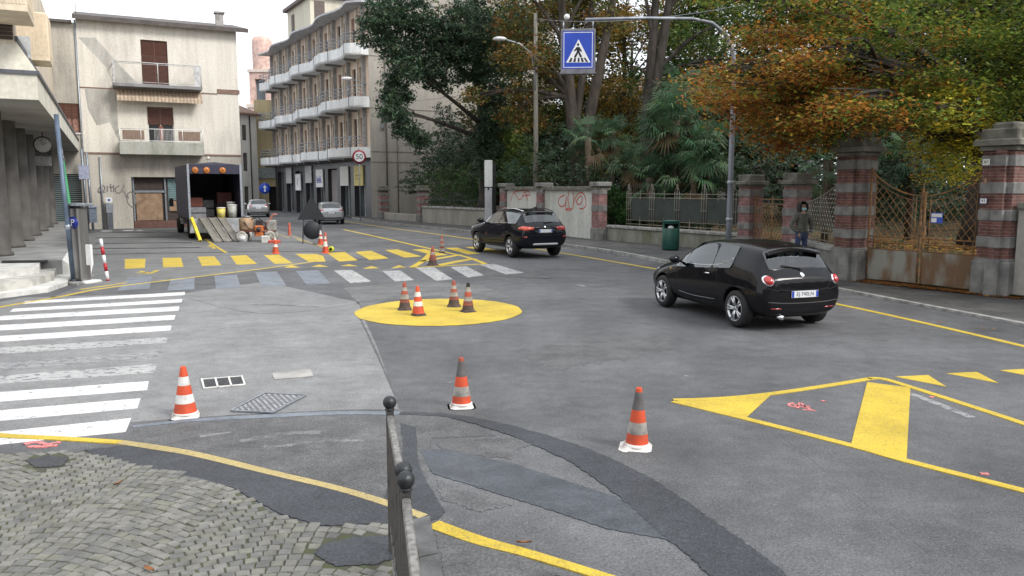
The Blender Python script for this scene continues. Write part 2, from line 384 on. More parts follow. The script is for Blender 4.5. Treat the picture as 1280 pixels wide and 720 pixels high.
# mini roundabout disc
cx, cy = G(549, 389).xy
pts = [(cx+1.6*math.cos(2*PI*i/64)*(1+.008*math.sin(5*i)), cy+1.72*math.sin(2*PI*i/64)*(1+.01*math.sin(3*i)), .008) for i in range(64)]
structure(MB().poly(pts).build('yellow_roundabout_disc', P_YEL))
sheet('disc_cracks', [rough_edge([(468, 386), (500, 387), (540, 391), (560, 400), (542, 392.5), (500, 389), (470, 387.4)], .7, 5, 2), rough_edge([(520, 384), (536, 380), (541, 383), (528, 385)], .8, 4, 5)], ASPH_M, 3)
# hatched triangle island on the right
sheet('yellow_island_outline', [[(842, 501), (964, 493.5), (933, 522)], [(1084, 478), (1138, 485), (1133, 578), (1063, 559)]], P_YEL, 3)
stripe('yellow_island_line', [([(842, 500.5), (900, 498.5), (964, 492.5), (1030, 483), (1089, 473.5)], .1), ([(1085, 473.5), (1104, 474), (1138, 484), (1210, 507), (1280, 530), (1400, 572), (1600, 642), (1850, 730)], .1), ([(842, 502), (933, 524), (1067, 558), (1133, 576.5), (1280, 614), (1420, 650), (1700, 722)], .1)], P_YEL, 4)
# survey marks
stripe('pink_survey_marks', [([(992, 504), (986, 505.5), (988, 508), (995, 508.5), (996, 506.5), (991, 506.5)], .03), ([(997, 511), (1000, 504), (1006, 509), (999, 508.5)], .03), ([(1013, 508.5), (1005, 507.8), (1012, 511.5), (1003, 512.5)], .03), ([(1009, 512.5), (1020, 513.5)], .03), ([(1027, 501), (1031, 502)], .05), ([(1162, 496), (1168, 497)], .05), ([(1225, 592), (1236, 593)], .05), ([(1004, 540), (1009, 541)], .05)], P_PNK, 3)
stripe('orange_survey_marks', [([(30, 556), (45, 553), (60, 556), (75, 553)], .05), ([(35, 559), (55, 559), (72, 557)], .05)], P_PNK, 5)
# faint bands of the car park
ASPH_B = asphalt('asphalt_bleached', (.25, .25, .25), (.19, .19, .19), (.3, .3, .3), patch=1.5)
stripe('worn_parking_band', [([(118, 291), (228, 290)], .4), ([(120, 297.5), (228, 296)], .4), ([(120, 304.5), (240, 303)], .35), ([(112, 311), (250, 309.5)], .3)], ASPH_B, 1, 8, .04)
stripe('white_kerb_mark', [([(126, 289), (140, 288.6)], .5), ([(153, 288.4), (166, 288)], .5), ([(172, 288), (177, 287.8)], .5)], P_WHT, 2)
stripe('worn_lane_marks', [([(722, 356), (733, 358.5)], .12), ([(312, 424), (326, 422)], .03), ([(855, 470), (860, 470)], .04), ([(560, 479), (568, 477)], .02)], P_WHT3, 2)
stripe('old_white_edge', [([(1115, 484), (1160, 500), (1215, 522)], .1), ([(430, 288), (455, 293)], .08)], P_WHT3, 1)

# drains and covers let into the road
def cover(name, label, cat, quad, fn, z=.012):
    q = [G(a, b) for a, b in quad]; o = q[0]; 
    root = thing(name, label, cat, (o.x, o.y, 0))
    def B(u, v, zz=0.):
        p = q[0]*(1-u)*(1-v)+q[1]*u*(1-v)+q[2]*u*v+q[3]*(1-u)*v
        return (p.x-o.x, p.y-o.y, zz)
    fn(root, B); return root
IRON = mat('cast_iron', (.16, .165, .17), .55, .7, scale=20, var=.4, bump=.3)
def drain(root, B):
    fr = MB(); zz = .014
    def q(u0, v0, u1, v1, z0, z1, m_):
        vs = [B(u0, v0, z0), B(u1, v0, z0), B(u1, v1, z0), B(u0, v1, z0), B(u0, v0, z1), B(u1, v0, z1), B(u1, v1, z1), B(u0, v1, z1)]
        m_.add(vs, [(0,3,2,1),(4,5,6,7),(0,1,5,4),(1,2,6,5),(2,3,7,6),(3,0,4,7)])
    for i in range(4): u = i*(1-.04)/3; q(u, 0, u+.045, 1, 0.006, .022, fr)
    q(.045, 0, .96, .07, .006, .018, fr); q(.045, .93, .96, 1, .006, .018, fr)
    fr.build('frame', MARB, root)
    bk = MB(); q(.045, .07, .96, .93, .006, .010, bk); bk.build('dark_well', mat('drain_dark', (.01, .01, .012), .9), root)
    for k in range(3):
        bars = MB()
        for i in range(9):
            u = .05+k*.32+.012+i*.031; q(u, .08, u+.014, .92, .0105, .017, bars)
        bars.build('grate', IRON, root)
cover('road_drain', 'three part rain drain grate set in the road behind the nearest left cone', 'drain', [(251, 475), (303, 471), (307, 482), (254, 487)], drain)
def manhole(root, B):
    m_ = MB(); vs = [B(0,0,.005), B(1,0,.005), B(1,1,.005), B(0,1,.005), B(0,0,.016), B(1,0,.016), B(1,1,.016), B(0,1,.016)]
    m_.add(vs, [(4,5,6,7),(0,1,5,4),(1,2,6,5),(2,3,7,6),(3,0,4,7)]); m_.build('plate', mat('iron_plate', (.15, .15, .16), .5, .6, scale=30, var=.4), root)
    st = MB()
    for i in range(16):
        for j in range(12):
            if (i+j) % 2: continue
            u = .05+i*.057; v = .06+j*.074
            vs = [B(u, v, .016), B(u+.045, v, .016), B(u+.045, v+.05, .016), B(u, v+.05, .016), B(u+.008, v+.01, .022), B(u+.037, v+.01, .022), B(u+.037, v+.04, .022), B(u+.008, v+.04, .022)]
            st.add(vs, [(4,5,6,7),(0,1,5,4),(1,2,6,5),(2,3,7,6),(3,0,4,7)])
    st.build('studs', mat('worn_steel', (.45, .45, .46), .4, .7, scale=20, var=.4), root)
    fr = MB()
    for a, b in (((0,0),(1,0)),((1,0),(1,1)),((1,1),(0,1)),((0,1),(0,0))):
        fr.tube([B(*a, .016), B(*b, .016)], .011, 4)
    fr.build('frame', GALV, root)
cover('manhole_cover', 'diamond shaped studded steel manhole cover in the pale road', 'manhole cover', [(289, 515), (331, 493), (382, 495.5), (341, 517.5)], manhole)
def slab(root, B):
    m_ = MB(); vs = [B(0,0,.005), B(1,0,.005), B(1,1,.005), B(0,1,.005), B(0,0,.010), B(1,0,.010), B(1,1,.010), B(0,1,.010)]
    m_.add(vs, [(4,5,6,7),(0,1,5,4),(1,2,6,5),(2,3,7,6),(3,0,4,7)]); m_.build('lid', CONC, root)
cover('concrete_cover', 'plain rectangular concrete cover in the road right of the drain grate', 'access cover', [(340, 467), (388, 462), (392, 471), (343, 475)], slab)

# cobbled paving, bottom left: individual stones laid in arcs over a mossy bed
COB_OUT = [(-140, 590), (-60, 572), (0, 569), (60, 566), (110, 566), (160, 581), (225, 592), (290, 612), (345, 645), (400, 660), (486, 655), (492, 735), (500, 790), (-260, 790)]
cob_xy = [G(a, b).xy for a, b in COB_OUT]
MOSS = mat('mossy_bed', (.075, .085, .038), .95, col2=(.065, .06, .05), scale=9, bump=.5, bscale=120)
mb = MB(); mb.poly([(p.x, p.y, .006) for p in cob_xy][::-1])
tag(mb.build('paving_bed', MOSS), kind='structure')
sheet('asphalt_repair_in_cobbles', [rough_edge([(392, 694), (405, 682), (440, 674), (488, 671), (492, 700), (470, 707), (420, 710)], 1.2, 6, 3), rough_edge([(32, 577), (60, 571), (86, 574), (78, 584), (45, 586)], 1, 5, 6)], ASPH_D, 6.5)
def inside(x, y, P):
    c = False; j = len(P)-1
    for i in range(len(P)):
        if (P[i].y > y) != (P[j].y > y) and x < (P[j].x-P[i].x)*(y-P[i].y)/(P[j].y-P[i].y)+P[i].x: c = not c
        j = i
    return c
rep = [[G(*p).xy for p in [(385, 694), (400, 678), (440, 670), (495, 667), (496, 704), (470, 711), (415, 714)]], [G(*p).xy for p in [(26, 577), (60, 567), (92, 573), (80, 588), (42, 590)]]]
mb = MB(); rnd = random.Random(3)
fan = 1.7
y0 = 3.0; rows = 0
# segmental arcs: columns of fans, each row a circular arc
stone = .084
col_i = 0
for ci in range(-4, 3):
    xc = ci*fan + .35
    r_ = 0
    yy = 2.2
    while yy < 9.5:
        nst = int(fan/stone)
        for k in range(nst):
            f_ = (k+.5)/nst-.5
            x = xc+f_*fan
            y = yy+.34*math.cos(f_*PI)+rnd.uniform(-.005, .005)
            sl = -.34*PI*math.sin(f_*PI)/fan
            a = math.atan(sl)
            X_ = x+rnd.uniform(-.004, .004)
            if not inside(X_, y, cob_xy) or any(inside(X_, y, q) for q in rep): continue
            sx = (fan/nst)/max(.5, math.cos(a))*.485*rnd.uniform(.88, .99); sy = stone*.485*math.cos(a)*rnd.uniform(.9, 1)
            sx = min(sx, .056)
            h = .012+rnd.uniform(0, .006); e = .009
            ti = rnd.uniform(-.09, .09)
            ca, sa = math.cos(a+ti), math.sin(a+ti)
            def T(p, q, z): return (X_+p*ca-q*sa, y+p*sa+q*ca, z)
            j1 = [rnd.uniform(-.005, .005) for _ in range(8)]
            base = [(-sx+j1[0], -sy+j1[1]), (sx+j1[2], -sy+j1[3]), (sx+j1[4], sy+j1[5]), (-sx+j1[6], sy+j1[7])]
            tl = rnd.uniform(-.003, .003)
            vs = [T(p, q, .004) for p, q in base]+[T(p*.97, q*.97, h-.004) for p, q in base]+[T(p*.88, q*.87, h+tl*(1 if p > 0 else -1)) for p, q in base]
            fs = [(0,1,5,4),(1,2,6,5),(2,3,7,6),(3,0,4,7),(4,5,9,8),(5,6,10,9),(6,7,11,10),(7,4,8,11),(8,9,10,11)]
            mb.add(vs, fs, rnd.choice([0, 0, 1, 2]))
        yy += stone*.99
cob_m = [mat('cobble_a', (.185, .18, .162), .7, scale=7, var=.3, bump=.4, bscale=90), mat('cobble_b', (.145, .145, .135), .7, scale=7, var=.3, bump=.4, bscale=90), mat('cobble_c', (.17, .168, .14), .75, scale=5, var=.35, bump=.4, bscale=90)]
tag(mb.build('cobblestone_paving', cob_m), kind='structure')
# kerb stones beside the railing
mb = MB()
kq = [[(516, 655), (537, 650), (547, 697), (524, 702)], [(524, 704), (548, 699), (560, 760), (530, 766)]]
for q in kq:
    g = [G(a, b) for a, b in q]
    mb.prism([(p.x, p.y) for p in g], 0, .035)
structure(mb.build('kerb_stones', mat('dark_kerb', (.11, .11, .11), .8, scale=6, var=.4, bump=.4, bscale=60)))

stripe('pale_scuffs', [([(300, 552), (350, 543), (400, 541)], .10), ([(330, 560), (400, 552), (455, 551)], .07), ([(250, 546), (290, 541)], .06), ([(270, 385), (330, 381), (400, 384)], .12)], asphalt('scuffed_pale', (.14,)*3, (.11,)*3, (.2,)*3, paint=(.26, .26, .255), wear=.5, wscale=3), 2.4, 8, .03)
# ================================================================ raised pavement on the left, with its steps
def gl(pts, z): return [(G(a, b, z).x, G(a, b, z).y) for a, b in pts]
def Ws(s, t): p = W(s, t); return (p.x, p.y)
st1 = gl([(-200, 395), (0, 367.5), (60, 360), (84, 352)], .1)+[Ws(24.6, -1.0), Ws(24.6, -9)]
mb = MB(); mb.prism(st1, 0, .1); structure(mb.build('lower_step', MARB))
st2 = gl([(-200, 382), (0, 355), (40, 349), (67, 342)], .27)+[Ws(24.4, -1.35), Ws(24.4, -9)]
mb = MB(); mb.prism(st2, .1, .27); structure(mb.build('middle_step', mat('step_stone', (.45, .44, .40), .75, scale=3, var=.35, bump=.3, bscale=50)))
st3 = gl([(-200, 360), (0, 339), (48.6, 332.6)], .45)+[Ws(24.2, -1.7), Ws(24.2, -9)]
mb = MB(); mb.prism(st3, .27, .45); structure(mb.build('upper_step', MARB))
mb = MB(); mb.prism([Ws(24.2, -1.2), Ws(52.95, -1.3), Ws(52.95, -14), Ws(24.2, -14)], 0, .47)
structure(mb.build('arcade_pavement', mat('paving_grey', (.28, .28, .275), .75, scale=1.5, var=.3, bump=.15, bscale=30)))
mb = MB()
a, b, c, d = W(24.2, -1.2, .475), W(28.5, -1.2, .475), W(28.2, -.55, .02), W(24.3, -.55, .02)
mb.add([a, b, c, d, W(24.2, -1.2, 0), W(28.5, -1.2, 0)], [(0, 3, 2, 1), (0, 4, 3), (1, 2, 5)])
tag(mb.build('stone_ramp', MARB), kind='structure')
mb = MB(); mb.box((0, 0, .003), (.35, .9, .006)); 
mb = MB(); mb.prism(gl([(2, 328), (2, 325.6), (60, 325), (60, 327)], .475), .47, .476)
structure(mb.build('drain_slot', BLACK))
mb = MB(); mb.prism(gl([(86, 356), (94, 349), (118, 346), (116, 349), (96, 357.5)], 0), 0, .06)
structure(mb.build('kerb_corner', KERB))

# ================================================================ wall with real openings
def wall(mb, x0, x1, z0, z1, holes, depth=.22, y=0., mi=0, ri=None):
    """front plane at y, openings cut with reveals going +y"""
    ri = mi if ri is None else ri
    xs = sorted({x0, x1, *[h[0] for h in holes], *[h[1] for h in holes]}); zs = sorted({z0, z1, *[h[2] for h in holes], *[h[3] for h in holes]})
    for i in range(len(xs)-1):
        for j in range(len(zs)-1):
            cx, cz = (xs[i]+xs[i+1])/2, (zs[j]+zs[j+1])/2
            if any(h[0] < cx < h[1] and h[2] < cz < h[3] for h in holes): continue
            if cx < x0 or cx > x1 or cz < z0 or cz > z1: continue
            mb.add([(xs[i], y, zs[j]), (xs[i+1], y, zs[j]), (xs[i+1], y, zs[j+1]), (xs[i], y, zs[j+1])], [(0, 1, 2, 3)], mi)
    for a, b, c, d in [h[:4] for h in holes]:
        mb.add([(a, y, c), (b, y, c), (b, y+depth, c), (a, y+depth, c)], [(0, 3, 2, 1)][::1], ri)
        mb.add([(a, y, d), (b, y, d), (b, y+depth, d), (a, y+depth, d)], [(0, 1, 2, 3)], ri)
        mb.add([(a, y, c), (a, y, d), (a, y+depth, d), (a, y+depth, c)], [(0, 1, 2, 3)], ri)
        mb.add([(b, y, c), (b, y, d), (b, y+depth, d), (b, y+depth, c)], [(0, 3, 2, 1)], ri)
GLASS = mat('window_glass', (.03, .035, .04), .06, var=.3, spec=.9)
GLASS_P = mat('shop_glass', (.07, .085, .09), .08, var=.4, scale=.8, spec=.9)
SHUT = mat('shutter_brown', (.13, .055, .04), .6, var=.3, scale=12, stretch=(.2, .2, 6))
WOODD = mat('dark_wood', (.12, .05, .035), .55, var=.3)
WHITEP = mat('white_paint', (.72, .72, .71), .5, var=.12)
def plaster(name, base, stain, sc=.5, hi=.55, lo=.3, streak=True):
    m = bpy.data.materials.new(name); m.use_nodes = True; t = m.node_tree; N = t.nodes; K = t.links.new; b = N['Principled BSDF']
    c = N.new('ShaderNodeTexCoord')
    mp = N.new('ShaderNodeMapping'); mp.inputs['Scale'].default_value = (1, 1, .35 if streak else 1)
    n = N.new('ShaderNodeTexNoise'); n.inputs['Scale'].default_value = sc; n.inputs['Detail'].default_value = 8; n.inputs['Roughness'].default_value = .68
    r = N.new('ShaderNodeValToRGB'); r.color_ramp.elements[0].position = lo; r.color_ramp.elements[0].color = (*stain, 1); r.color_ramp.elements[1].position = hi; r.color_ramp.elements[1].color = (*base, 1)
    K(c.outputs['Object'], mp.inputs['Vector']); K(mp.outputs['Vector'], n.inputs['Vector']); K(n.outputs['Fac'], r.inputs['Fac'])
    n2 = N.new('ShaderNodeTexNoise'); n2.inputs['Scale'].default_value = 9; n2.inputs['Detail'].default_value = 6; K(c.outputs['Object'], n2.inputs['Vector'])
    r2 = N.new('ShaderNodeValToRGB'); r2.color_ramp.elements[0].position = .25; r2.color_ramp.elements[0].color = (.86,)*3+(1,); r2.color_ramp.elements[1].position = .7; r2.color_ramp.elements[1].color = (1.05,)*3+(1,)
    K(n2.outputs['Fac'], r2.inputs['Fac'])
    x = N.new('ShaderNodeMix'); x.data_type = 'RGBA'; x.blend_type = 'MULTIPLY'; x.inputs['Factor'].default_value = 1
    K(r.outputs['Color'], x.inputs['A']); K(r2.outputs['Color'], x.inputs['B'])
    mp3 = N.new('ShaderNodeMapping'); mp3.inputs['Scale'].default_value = (2.6, 2.6, .16); n3 = N.new('ShaderNodeTexNoise'); n3.inputs['Scale'].default_value = 1.; n3.inputs['Detail'].default_value = 9; n3.inputs['Roughness'].default_value = .7
    r3 = N.new('ShaderNodeValToRGB'); r3.color_ramp.elements[0].position = .38; r3.color_ramp.elements[0].color = (.87, .865, .85, 1); r3.color_ramp.elements[1].position = .56; r3.color_ramp.elements[1].color = (1, 1, 1, 1)
    K(c.outputs['Object'], mp3.inputs['Vector']); K(mp3.outputs['Vector'], n3.inputs['Vector']); K(n3.outputs['Fac'], r3.inputs['Fac'])
    x3 = N.new('ShaderNodeMix'); x3.data_type = 'RGBA'; x3.blend_type = 'MULTIPLY'; x3.inputs['Factor'].default_value = 1; K(x.outputs['Result'], x3.inputs['A']); K(r3.outputs['Color'], x3.inputs['B']); K(x3.outputs['Result'], b.inputs['Base Color'])
    b.inputs['Roughness'].default_value = .9
    bp = N.new('ShaderNodeBump'); bp.inputs['Strength'].default_value = .25; bp.inputs['Distance'].default_value = .02; K(n2.outputs['Fac'], bp.inputs['Height']); K(bp.outputs['Normal'], b.inputs['Normal'])
    return m
def shutter_slats(mb, x0, x1, z0, z1, y, pitch=.09):
    z = z0
    while z < z1-.01:
        zz = min(z+pitch*.8, z1); mb.add([(x0, y, z), (x1, y, z), (x1, y-.02, zz), (x0, y-.02, zz)], [(0, 1, 2, 3)]); z += pitch
def window(parent, x0, x1, z0, z1, y, frame_m, pane_m, mull=1, shut=0., shut_m=None, fw=.06):
    """frame with pane as sub-part; a roller shutter pulled down over a fraction of it"""
    f = MB(); d = .05
    f.box((x0, y-d, z0), (x0+fw, y+.02, z1)); f.box((x1-fw, y-d, z0), (x1, y+.02, z1))
    f.box((x0+fw, y-d, z0), (x1-fw, y+.02, z0+fw)); f.box((x0+fw, y-d, z1-fw), (x1-fw, y+.02, z1))
    for i in range(1, mull+1):
        xm = x0+(x1-x0)*i/(mull+1); f.box((xm-fw/2, y-d+.004, z0+fw), (xm+fw/2, y+.02, z1-fw))
    fo = f.build('window', frame_m, parent)
    p = MB(); p.add([(x0+fw*.5, y, z0+fw*.5), (x1-fw*.5, y, z0+fw*.5), (x1-fw*.5, y, z1-fw*.5), (x0+fw*.5, y, z1-fw*.5)], [(0, 1, 2, 3)])
    p.build('pane', pane_m, fo)
    if shut > 0:
        s_ = MB(); shutter_slats(s_, x0+.02, x1-.02, z1-(z1-z0)*shut, z1-.01, y-d-.03); s_.build('shutter', shut_m or SHUT, fo)
    return fo
def rail(mb, pts, z0, z1, post=1.2, r=.02, rows=(1.,), n=5):
    """rails through pts (x,y) at fractions of height, posts at spacing"""
    for fr in rows: mb.tube([(x, y, z0+(z1-z0)*fr) for x, y in pts], r, n)
    L_ = 0
    for i in range(len(pts)-1):
        a = Vector(pts[i]); b = Vector(pts[i+1]); d = (b-a).length
        k = max(1, round(d/post))
        for j in range(k+(1 if i == len(pts)-2 else 0)):
            p = a+(b-a)*j/k; mb.tube([(p.x, p.y, z0), (p.x, p.y, z1)], r, n)

# ================================================================ building A: arcade block at the near left
rzA = R(90)+ST_A
A = thing('arcade_building', 'near left block with stone balconies carried over a dark column arcade', 'building', W(23, -1.4, 0), rzA)
CON_A = plaster('weathered_concrete', (.68, .65, .56), (.46, .45, .38), .6)
CON_B = plaster('beige_render', (.70, .61, .48), (.48, .42, .33), .9)
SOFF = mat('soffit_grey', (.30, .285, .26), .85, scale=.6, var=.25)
mb = MB()
mb.box((0, 0, 4.5), (30, 12, 5.1), 0)
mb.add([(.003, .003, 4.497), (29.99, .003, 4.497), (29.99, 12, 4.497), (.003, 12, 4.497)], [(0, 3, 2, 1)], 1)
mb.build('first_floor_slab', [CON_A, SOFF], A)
for k in range(6): mb = MB(); mb.box((-.006, .9+k*1.9, 4.53), (.002, .93+k*1.9, 5.08)); mb.build('slab_joint', WHITEP, A)
for k in range(14): mb = MB(); mb.box((2+k*2.1, -.006, 4.53), (2.03+k*2.1, .002, 5.08)); mb.build('slab_joint', WHITEP, A)
mb = MB(); mb.box((-.05, -.05, 5.1), (30, .1, 5.19)); mb.box((-.05, .1, 5.1), (.1, 12, 5.19)); mb.box((.42, .5, 5.93), (.6, 12, 6.05)); mb.box((.42, .38, 5.93), (29, .5, 6.05))
mb.build('dark_coping', mat('coping_slate', (.10, .105, .125), .5, var=.2), A)
mb = MB()  # sloped skirt
for k in range(1):
    mb.add([(0, 0, 5.19), (30, 0, 5.19), (29, .42, 5.93), (.45, .42, 5.93)], [(0, 1, 2, 3)])
    mb.add([(0, 0, 5.19), (.45, .42, 5.93), (.45, 12, 5.93), (0, 12, 5.19)], [(0, 1, 2, 3)])
mb.build('sloped_parapet', CON_A, A)
mb = MB()
wall(mb, 1.05, 12, 5.1, 12, [], y=.4)
mb.v = [(.4, v[0]-0, v[2]) if True else v for v in mb.v]   # the near end wall stands across the street line
mb.build('end_wall', CON_B, A)
mb = MB(); mb.box((.402, .45, 5.1), (1.2, 1.05, 12)); mb.box((1.2, 1.05, 5.1), (29.9, 1.4, 11.6)); mb.build('upper_wall', CON_B, A)
mb = MB(); shutter_slats(mb, -1.02, -.47, 5.95, 8, 0, .1); mb.v = [(.37+v[1]*1, -v[0], v[2]) for v in mb.v]; mb.build('window_shutter', mat('shutter_dark', (.06, .035, .03), .6), A)
def bbox_parapet(x0, x1, nm):
    m_ = MB(); m_.bbox((x0, 0, 6.3), (x1, 1.05, 7.75), .03, 0)
    o = m_.build('balcony', [plaster('ribbed_balcony', (.74, .63, .48), (.58, .49, .37), 1.2) if nm else bpy.data.materials['ribbed_balcony']], A)
    r_ = MB()
    for i in range(int((1.0)/.07)): r_.box((x0-.012, .04+i*.07, 6.45), (x0-.002, .075+i*.07, 7.7))
    for i in range(int((x1-x0)/.07)): r_.box((x0+.03+i*.07, -.012, 6.45), (x0+.065+i*.07, -.002, 7.7))
    r_.build('ribs', bpy.data.materials['ribbed_balcony'], o)
bbox_parapet(-1.5, .4, True); bbox_parapet(6.3, 7.8, False)
# glass side screen and small rail
mb = MB(); mb.box((3.2, .3, 5.93), (3.24, 1.05, 6.5)); mb.build('screen', mat('frosted_screen', (.5, .52, .54), .3), A)
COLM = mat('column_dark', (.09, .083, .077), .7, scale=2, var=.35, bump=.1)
for i, s_ in enumerate((26.7, 30.45, 34.05, 37.7, 41.6, 45.5, 49.4)):
    x = s_-23; m_ = MB()
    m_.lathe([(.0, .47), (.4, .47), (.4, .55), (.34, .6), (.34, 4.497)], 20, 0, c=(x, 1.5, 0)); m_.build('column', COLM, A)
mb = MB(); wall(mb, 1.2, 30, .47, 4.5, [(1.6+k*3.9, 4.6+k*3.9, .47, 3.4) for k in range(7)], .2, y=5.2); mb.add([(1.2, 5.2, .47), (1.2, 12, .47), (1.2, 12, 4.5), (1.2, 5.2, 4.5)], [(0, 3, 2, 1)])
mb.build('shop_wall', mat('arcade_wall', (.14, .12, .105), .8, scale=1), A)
for k in range(7):
    window(A, 1.6+k*3.9, 4.6+k*3.9, .47, 3.4, 5.38, DKMET, GLASS, 1)
for k in range(5): mb = MB(); mb.box((12+k*2.6, 1.75, 3.05), (12.12+k*2.6, 2.6, 3.62)); sg = mb.build('hanging_sign', mat('sign_grey_white', (.36, .36, .35), .6, var=.2, scale=2), A)
mb = MB(); mb.box((17.5, .75, 3.35), (17.62, 2.4, 3.75)); mb.build('sign_board', mat('board_grey', (.3, .3, .29), .6), A)
# clock under the slab
ck = thing('round_clock', 'round pale clock hanging under the arcade slab', 'clock', W(36, -2.16, 4.02), ST_A)
mb = MB(); M_ = Matrix.Rotation(PI/2, 4, 'X'); mb.lathe([(0, .06), (.30, .06), (.33, .03), (.33, -.06), (0, -.06)], 32, 0, M_)
mb.box((-.02, -.03, .32), (.02, .03, .478)); mb.build('case', DKMET, ck)
mb = MB(); mb.lathe([(0, .07), (.28, .07)], 32, 0, M_); fc = mb.build('dial', mat('clock_dial', (.42, .42, .4), .5, var=.1), ck)
mb = MB()
for h in range(12):
    a = 2*PI*h/12; mb.tube([(.22*math.sin(a), -.074, .22*math.cos(a)), (.26*math.sin(a), -.074, .26*math.cos(a))], .008, 4)
mb.build('hour_marks', BLACK, fc)
mb = MB(); mb.tube([(0, -.078, 0), (.12, -.078, .08)], .012, 4); mb.tube([(0, -.08, 0), (-.06, -.08, .2)], .009, 4); mb.build('hand', BLACK, ck)

# ================================================================ building B: cream house across the end of the car park
oB = W(53, -7, 0)
B_ = thing('cream_house', 'stained cream three storey house with two balconies behind the box truck', 'house', oB, ST_A)
X0 = 7.0                        # local x of t = 0
def bx(t): return t+X0
PL_B = plaster('stained_cream_plaster', (.72, .68, .61), (.52, .49, .44), .35, .5, .33)
PL_B2 = plaster('grimy_grey_plaster', (.56, .52, .455), (.33, .31, .28), .5, .6, .35)
top = 12.05
mb = MB()
holes_up = [(bx(2.15), bx(3.6), 8.5, 11.05), (bx(2.3), bx(3.75), 4.75, 7.2)]
holes_l = [(bx(-2.4), bx(-1.25), 5.55, 7.2)]
wall(mb, bx(-1.15), bx(7.55), 4.4, top, holes_up, .25)
wall(mb, 0, bx(-1.15), 3.6, top-.35, holes_l, .2, y=.02, mi=1)
wall(mb, bx(-1.15), bx(7.55), 0, 4.4, [(bx(1.25), bx(5.2), 0, 3.05)], .5, y=.0, mi=1)
wall(mb, 0, bx(-1.15), 0, 3.6, [(bx(-4.5), bx(-1.35), 0, 3.2)], .6, y=.02, mi=1)
mb.add([(bx(7.55), 0, 0), (bx(7.55), 12, 0), (bx(7.55), 12, 12.6), (bx(7.55), 0, top)], [(0, 1, 2, 3)], 0)
mb.add([(0, 12, 0), (bx(7.55), 12, 0), (bx(7.55), 12, 12.6), (0, 12, 12.6)], [(0, 3, 2, 1)], 0)
mb.build('wall', [PL_B, PL_B2], B_)
mb = MB()
mb.add([(bx(-1.3), -.55, top+.02), (bx(8.2), -.55, top+.02), (bx(8.2), 6, top+1.4), (bx(-1.3), 6, top+1.4)], [(0, 1, 2, 3)])
mb.add([(bx(-1.3), -.55, top-.22), (bx(8.2), -.55, top-.22), (bx(8.2), -.55, top+.02), (bx(-1.3), -.55, top+.02)], [(0, 1, 2, 3)])
mb.add([(bx(-1.3), -.55, top-.22), (bx(-1.3), 0, top-.1), (bx(8.2), 0, top-.1), (bx(8.2), -.55, top-.22)], [(0, 1, 2, 3)])
mb.add([(bx(8.2), -.55, top-.22), (bx(8.2), 6, top+1.1), (bx(8.2), 6, top+1.4), (bx(8.2), -.55, top+.02)], [(0, 1, 2, 3)])
mb.add([(bx(8.2), -.55, top-.22), (bx(7.5), -.55, top-.22), (bx(7.5), 6, top+1.1), (bx(8.2), 6, top+1.1)], [(0, 1, 2, 3)])
mb.add([(bx(8.2), 12, top-.1), (bx(-1.3), 12, top-.1), (bx(-1.3), 6, top+1.4), (bx(8.2), 6, top+1.4)], [(0, 1, 2, 3)])
mb.box((0, -.3, top-.42), (bx(-1.35), 10, top-.27))
rf = mb.build('roof', mat('roof_edge_dark', (.09, .075, .07), .7, scale=3), B_)
mb = MB(); mb.box((bx(6.6), 1.5, top+.2), (bx(7.05), 1.95, top+1.2)); mb.box((bx(6.52), 1.42, top+1.2), (bx(7.13), 2.03, top+1.3)); mb.build('chimney', CONC, rf)
mb = MB(); mb.tube([(bx(-1.1), .3, top), (bx(-1.1), .3, top+1.2)], .015, 5); mb.build('antenna', DKMET, rf)
mb = MB()
mb.box((bx(6.3), -.05, 8.16), (bx(7.62), 0, 8.42)); mb.box((bx(-1.15), -.03, 8.1), (bx(6.3), 0, 8.16)); mb.box((bx(-1.15), -.04, 4.36), (bx(7.6), 0, 4.46))
mb.build('string_course', mat('brown_band', (.22, .14, .11), .8), B_)
mb = MB(); mb.tube([(bx(-1.2), -.06, 0), (bx(-1.2), -.06, top-.2)], .045, 8); mb.tube([(bx(-.35), -.06, 0), (bx(-.35), -.06, 4.2)], .05, 8)
mb.build('drainpipe', GALV, B_)
# dirt stain patches with a shape of their own
def stain(pts, name='stain', y=-.004, col=(.30, .285, .265)):
    m_ = MB(); m_.poly([(bx(a), y, z) for a, z in pts]); return m_
for tx0, tx1, z0, z1 in ((2.15, 3.6, 8.5, 11.05),):
    m_ = MB(); shutter_slats(m_, bx(tx0)+.02, bx(tx1)-.02, z0, z1, .12, .07); m_.box((bx(2.86), .08, z0), (bx(2.9), .1, z1)); m_.build('shutter_door', SHUT, B_)
w2 = window(B_, bx(2.3), bx(3.75), 4.75, 7.2, .2, WHITEP, GLASS, 1, .42)
m_ = MB(); m_.prism([(bx(2.93), .1), (bx(3.15), .1), (bx(3.15), .13), (bx(2.93), .13)], 4.8, 6.1); m_.build('curtain', mat('curtain_red', (.22, .08, .06), .8), B_)
w3 = window(B_, bx(-2.4), bx(-1.25), 5.55, 7.2, .15, WOODD, mat('wooden_panel_pane', (.3, .16, .12), .5, var=.4), 2, .5)
m_ = MB(); m_.box((bx(-2.5), -.06, 5.47), (bx(-1.15), .1, 5.55)); m_.build('sill', MARB, B_)
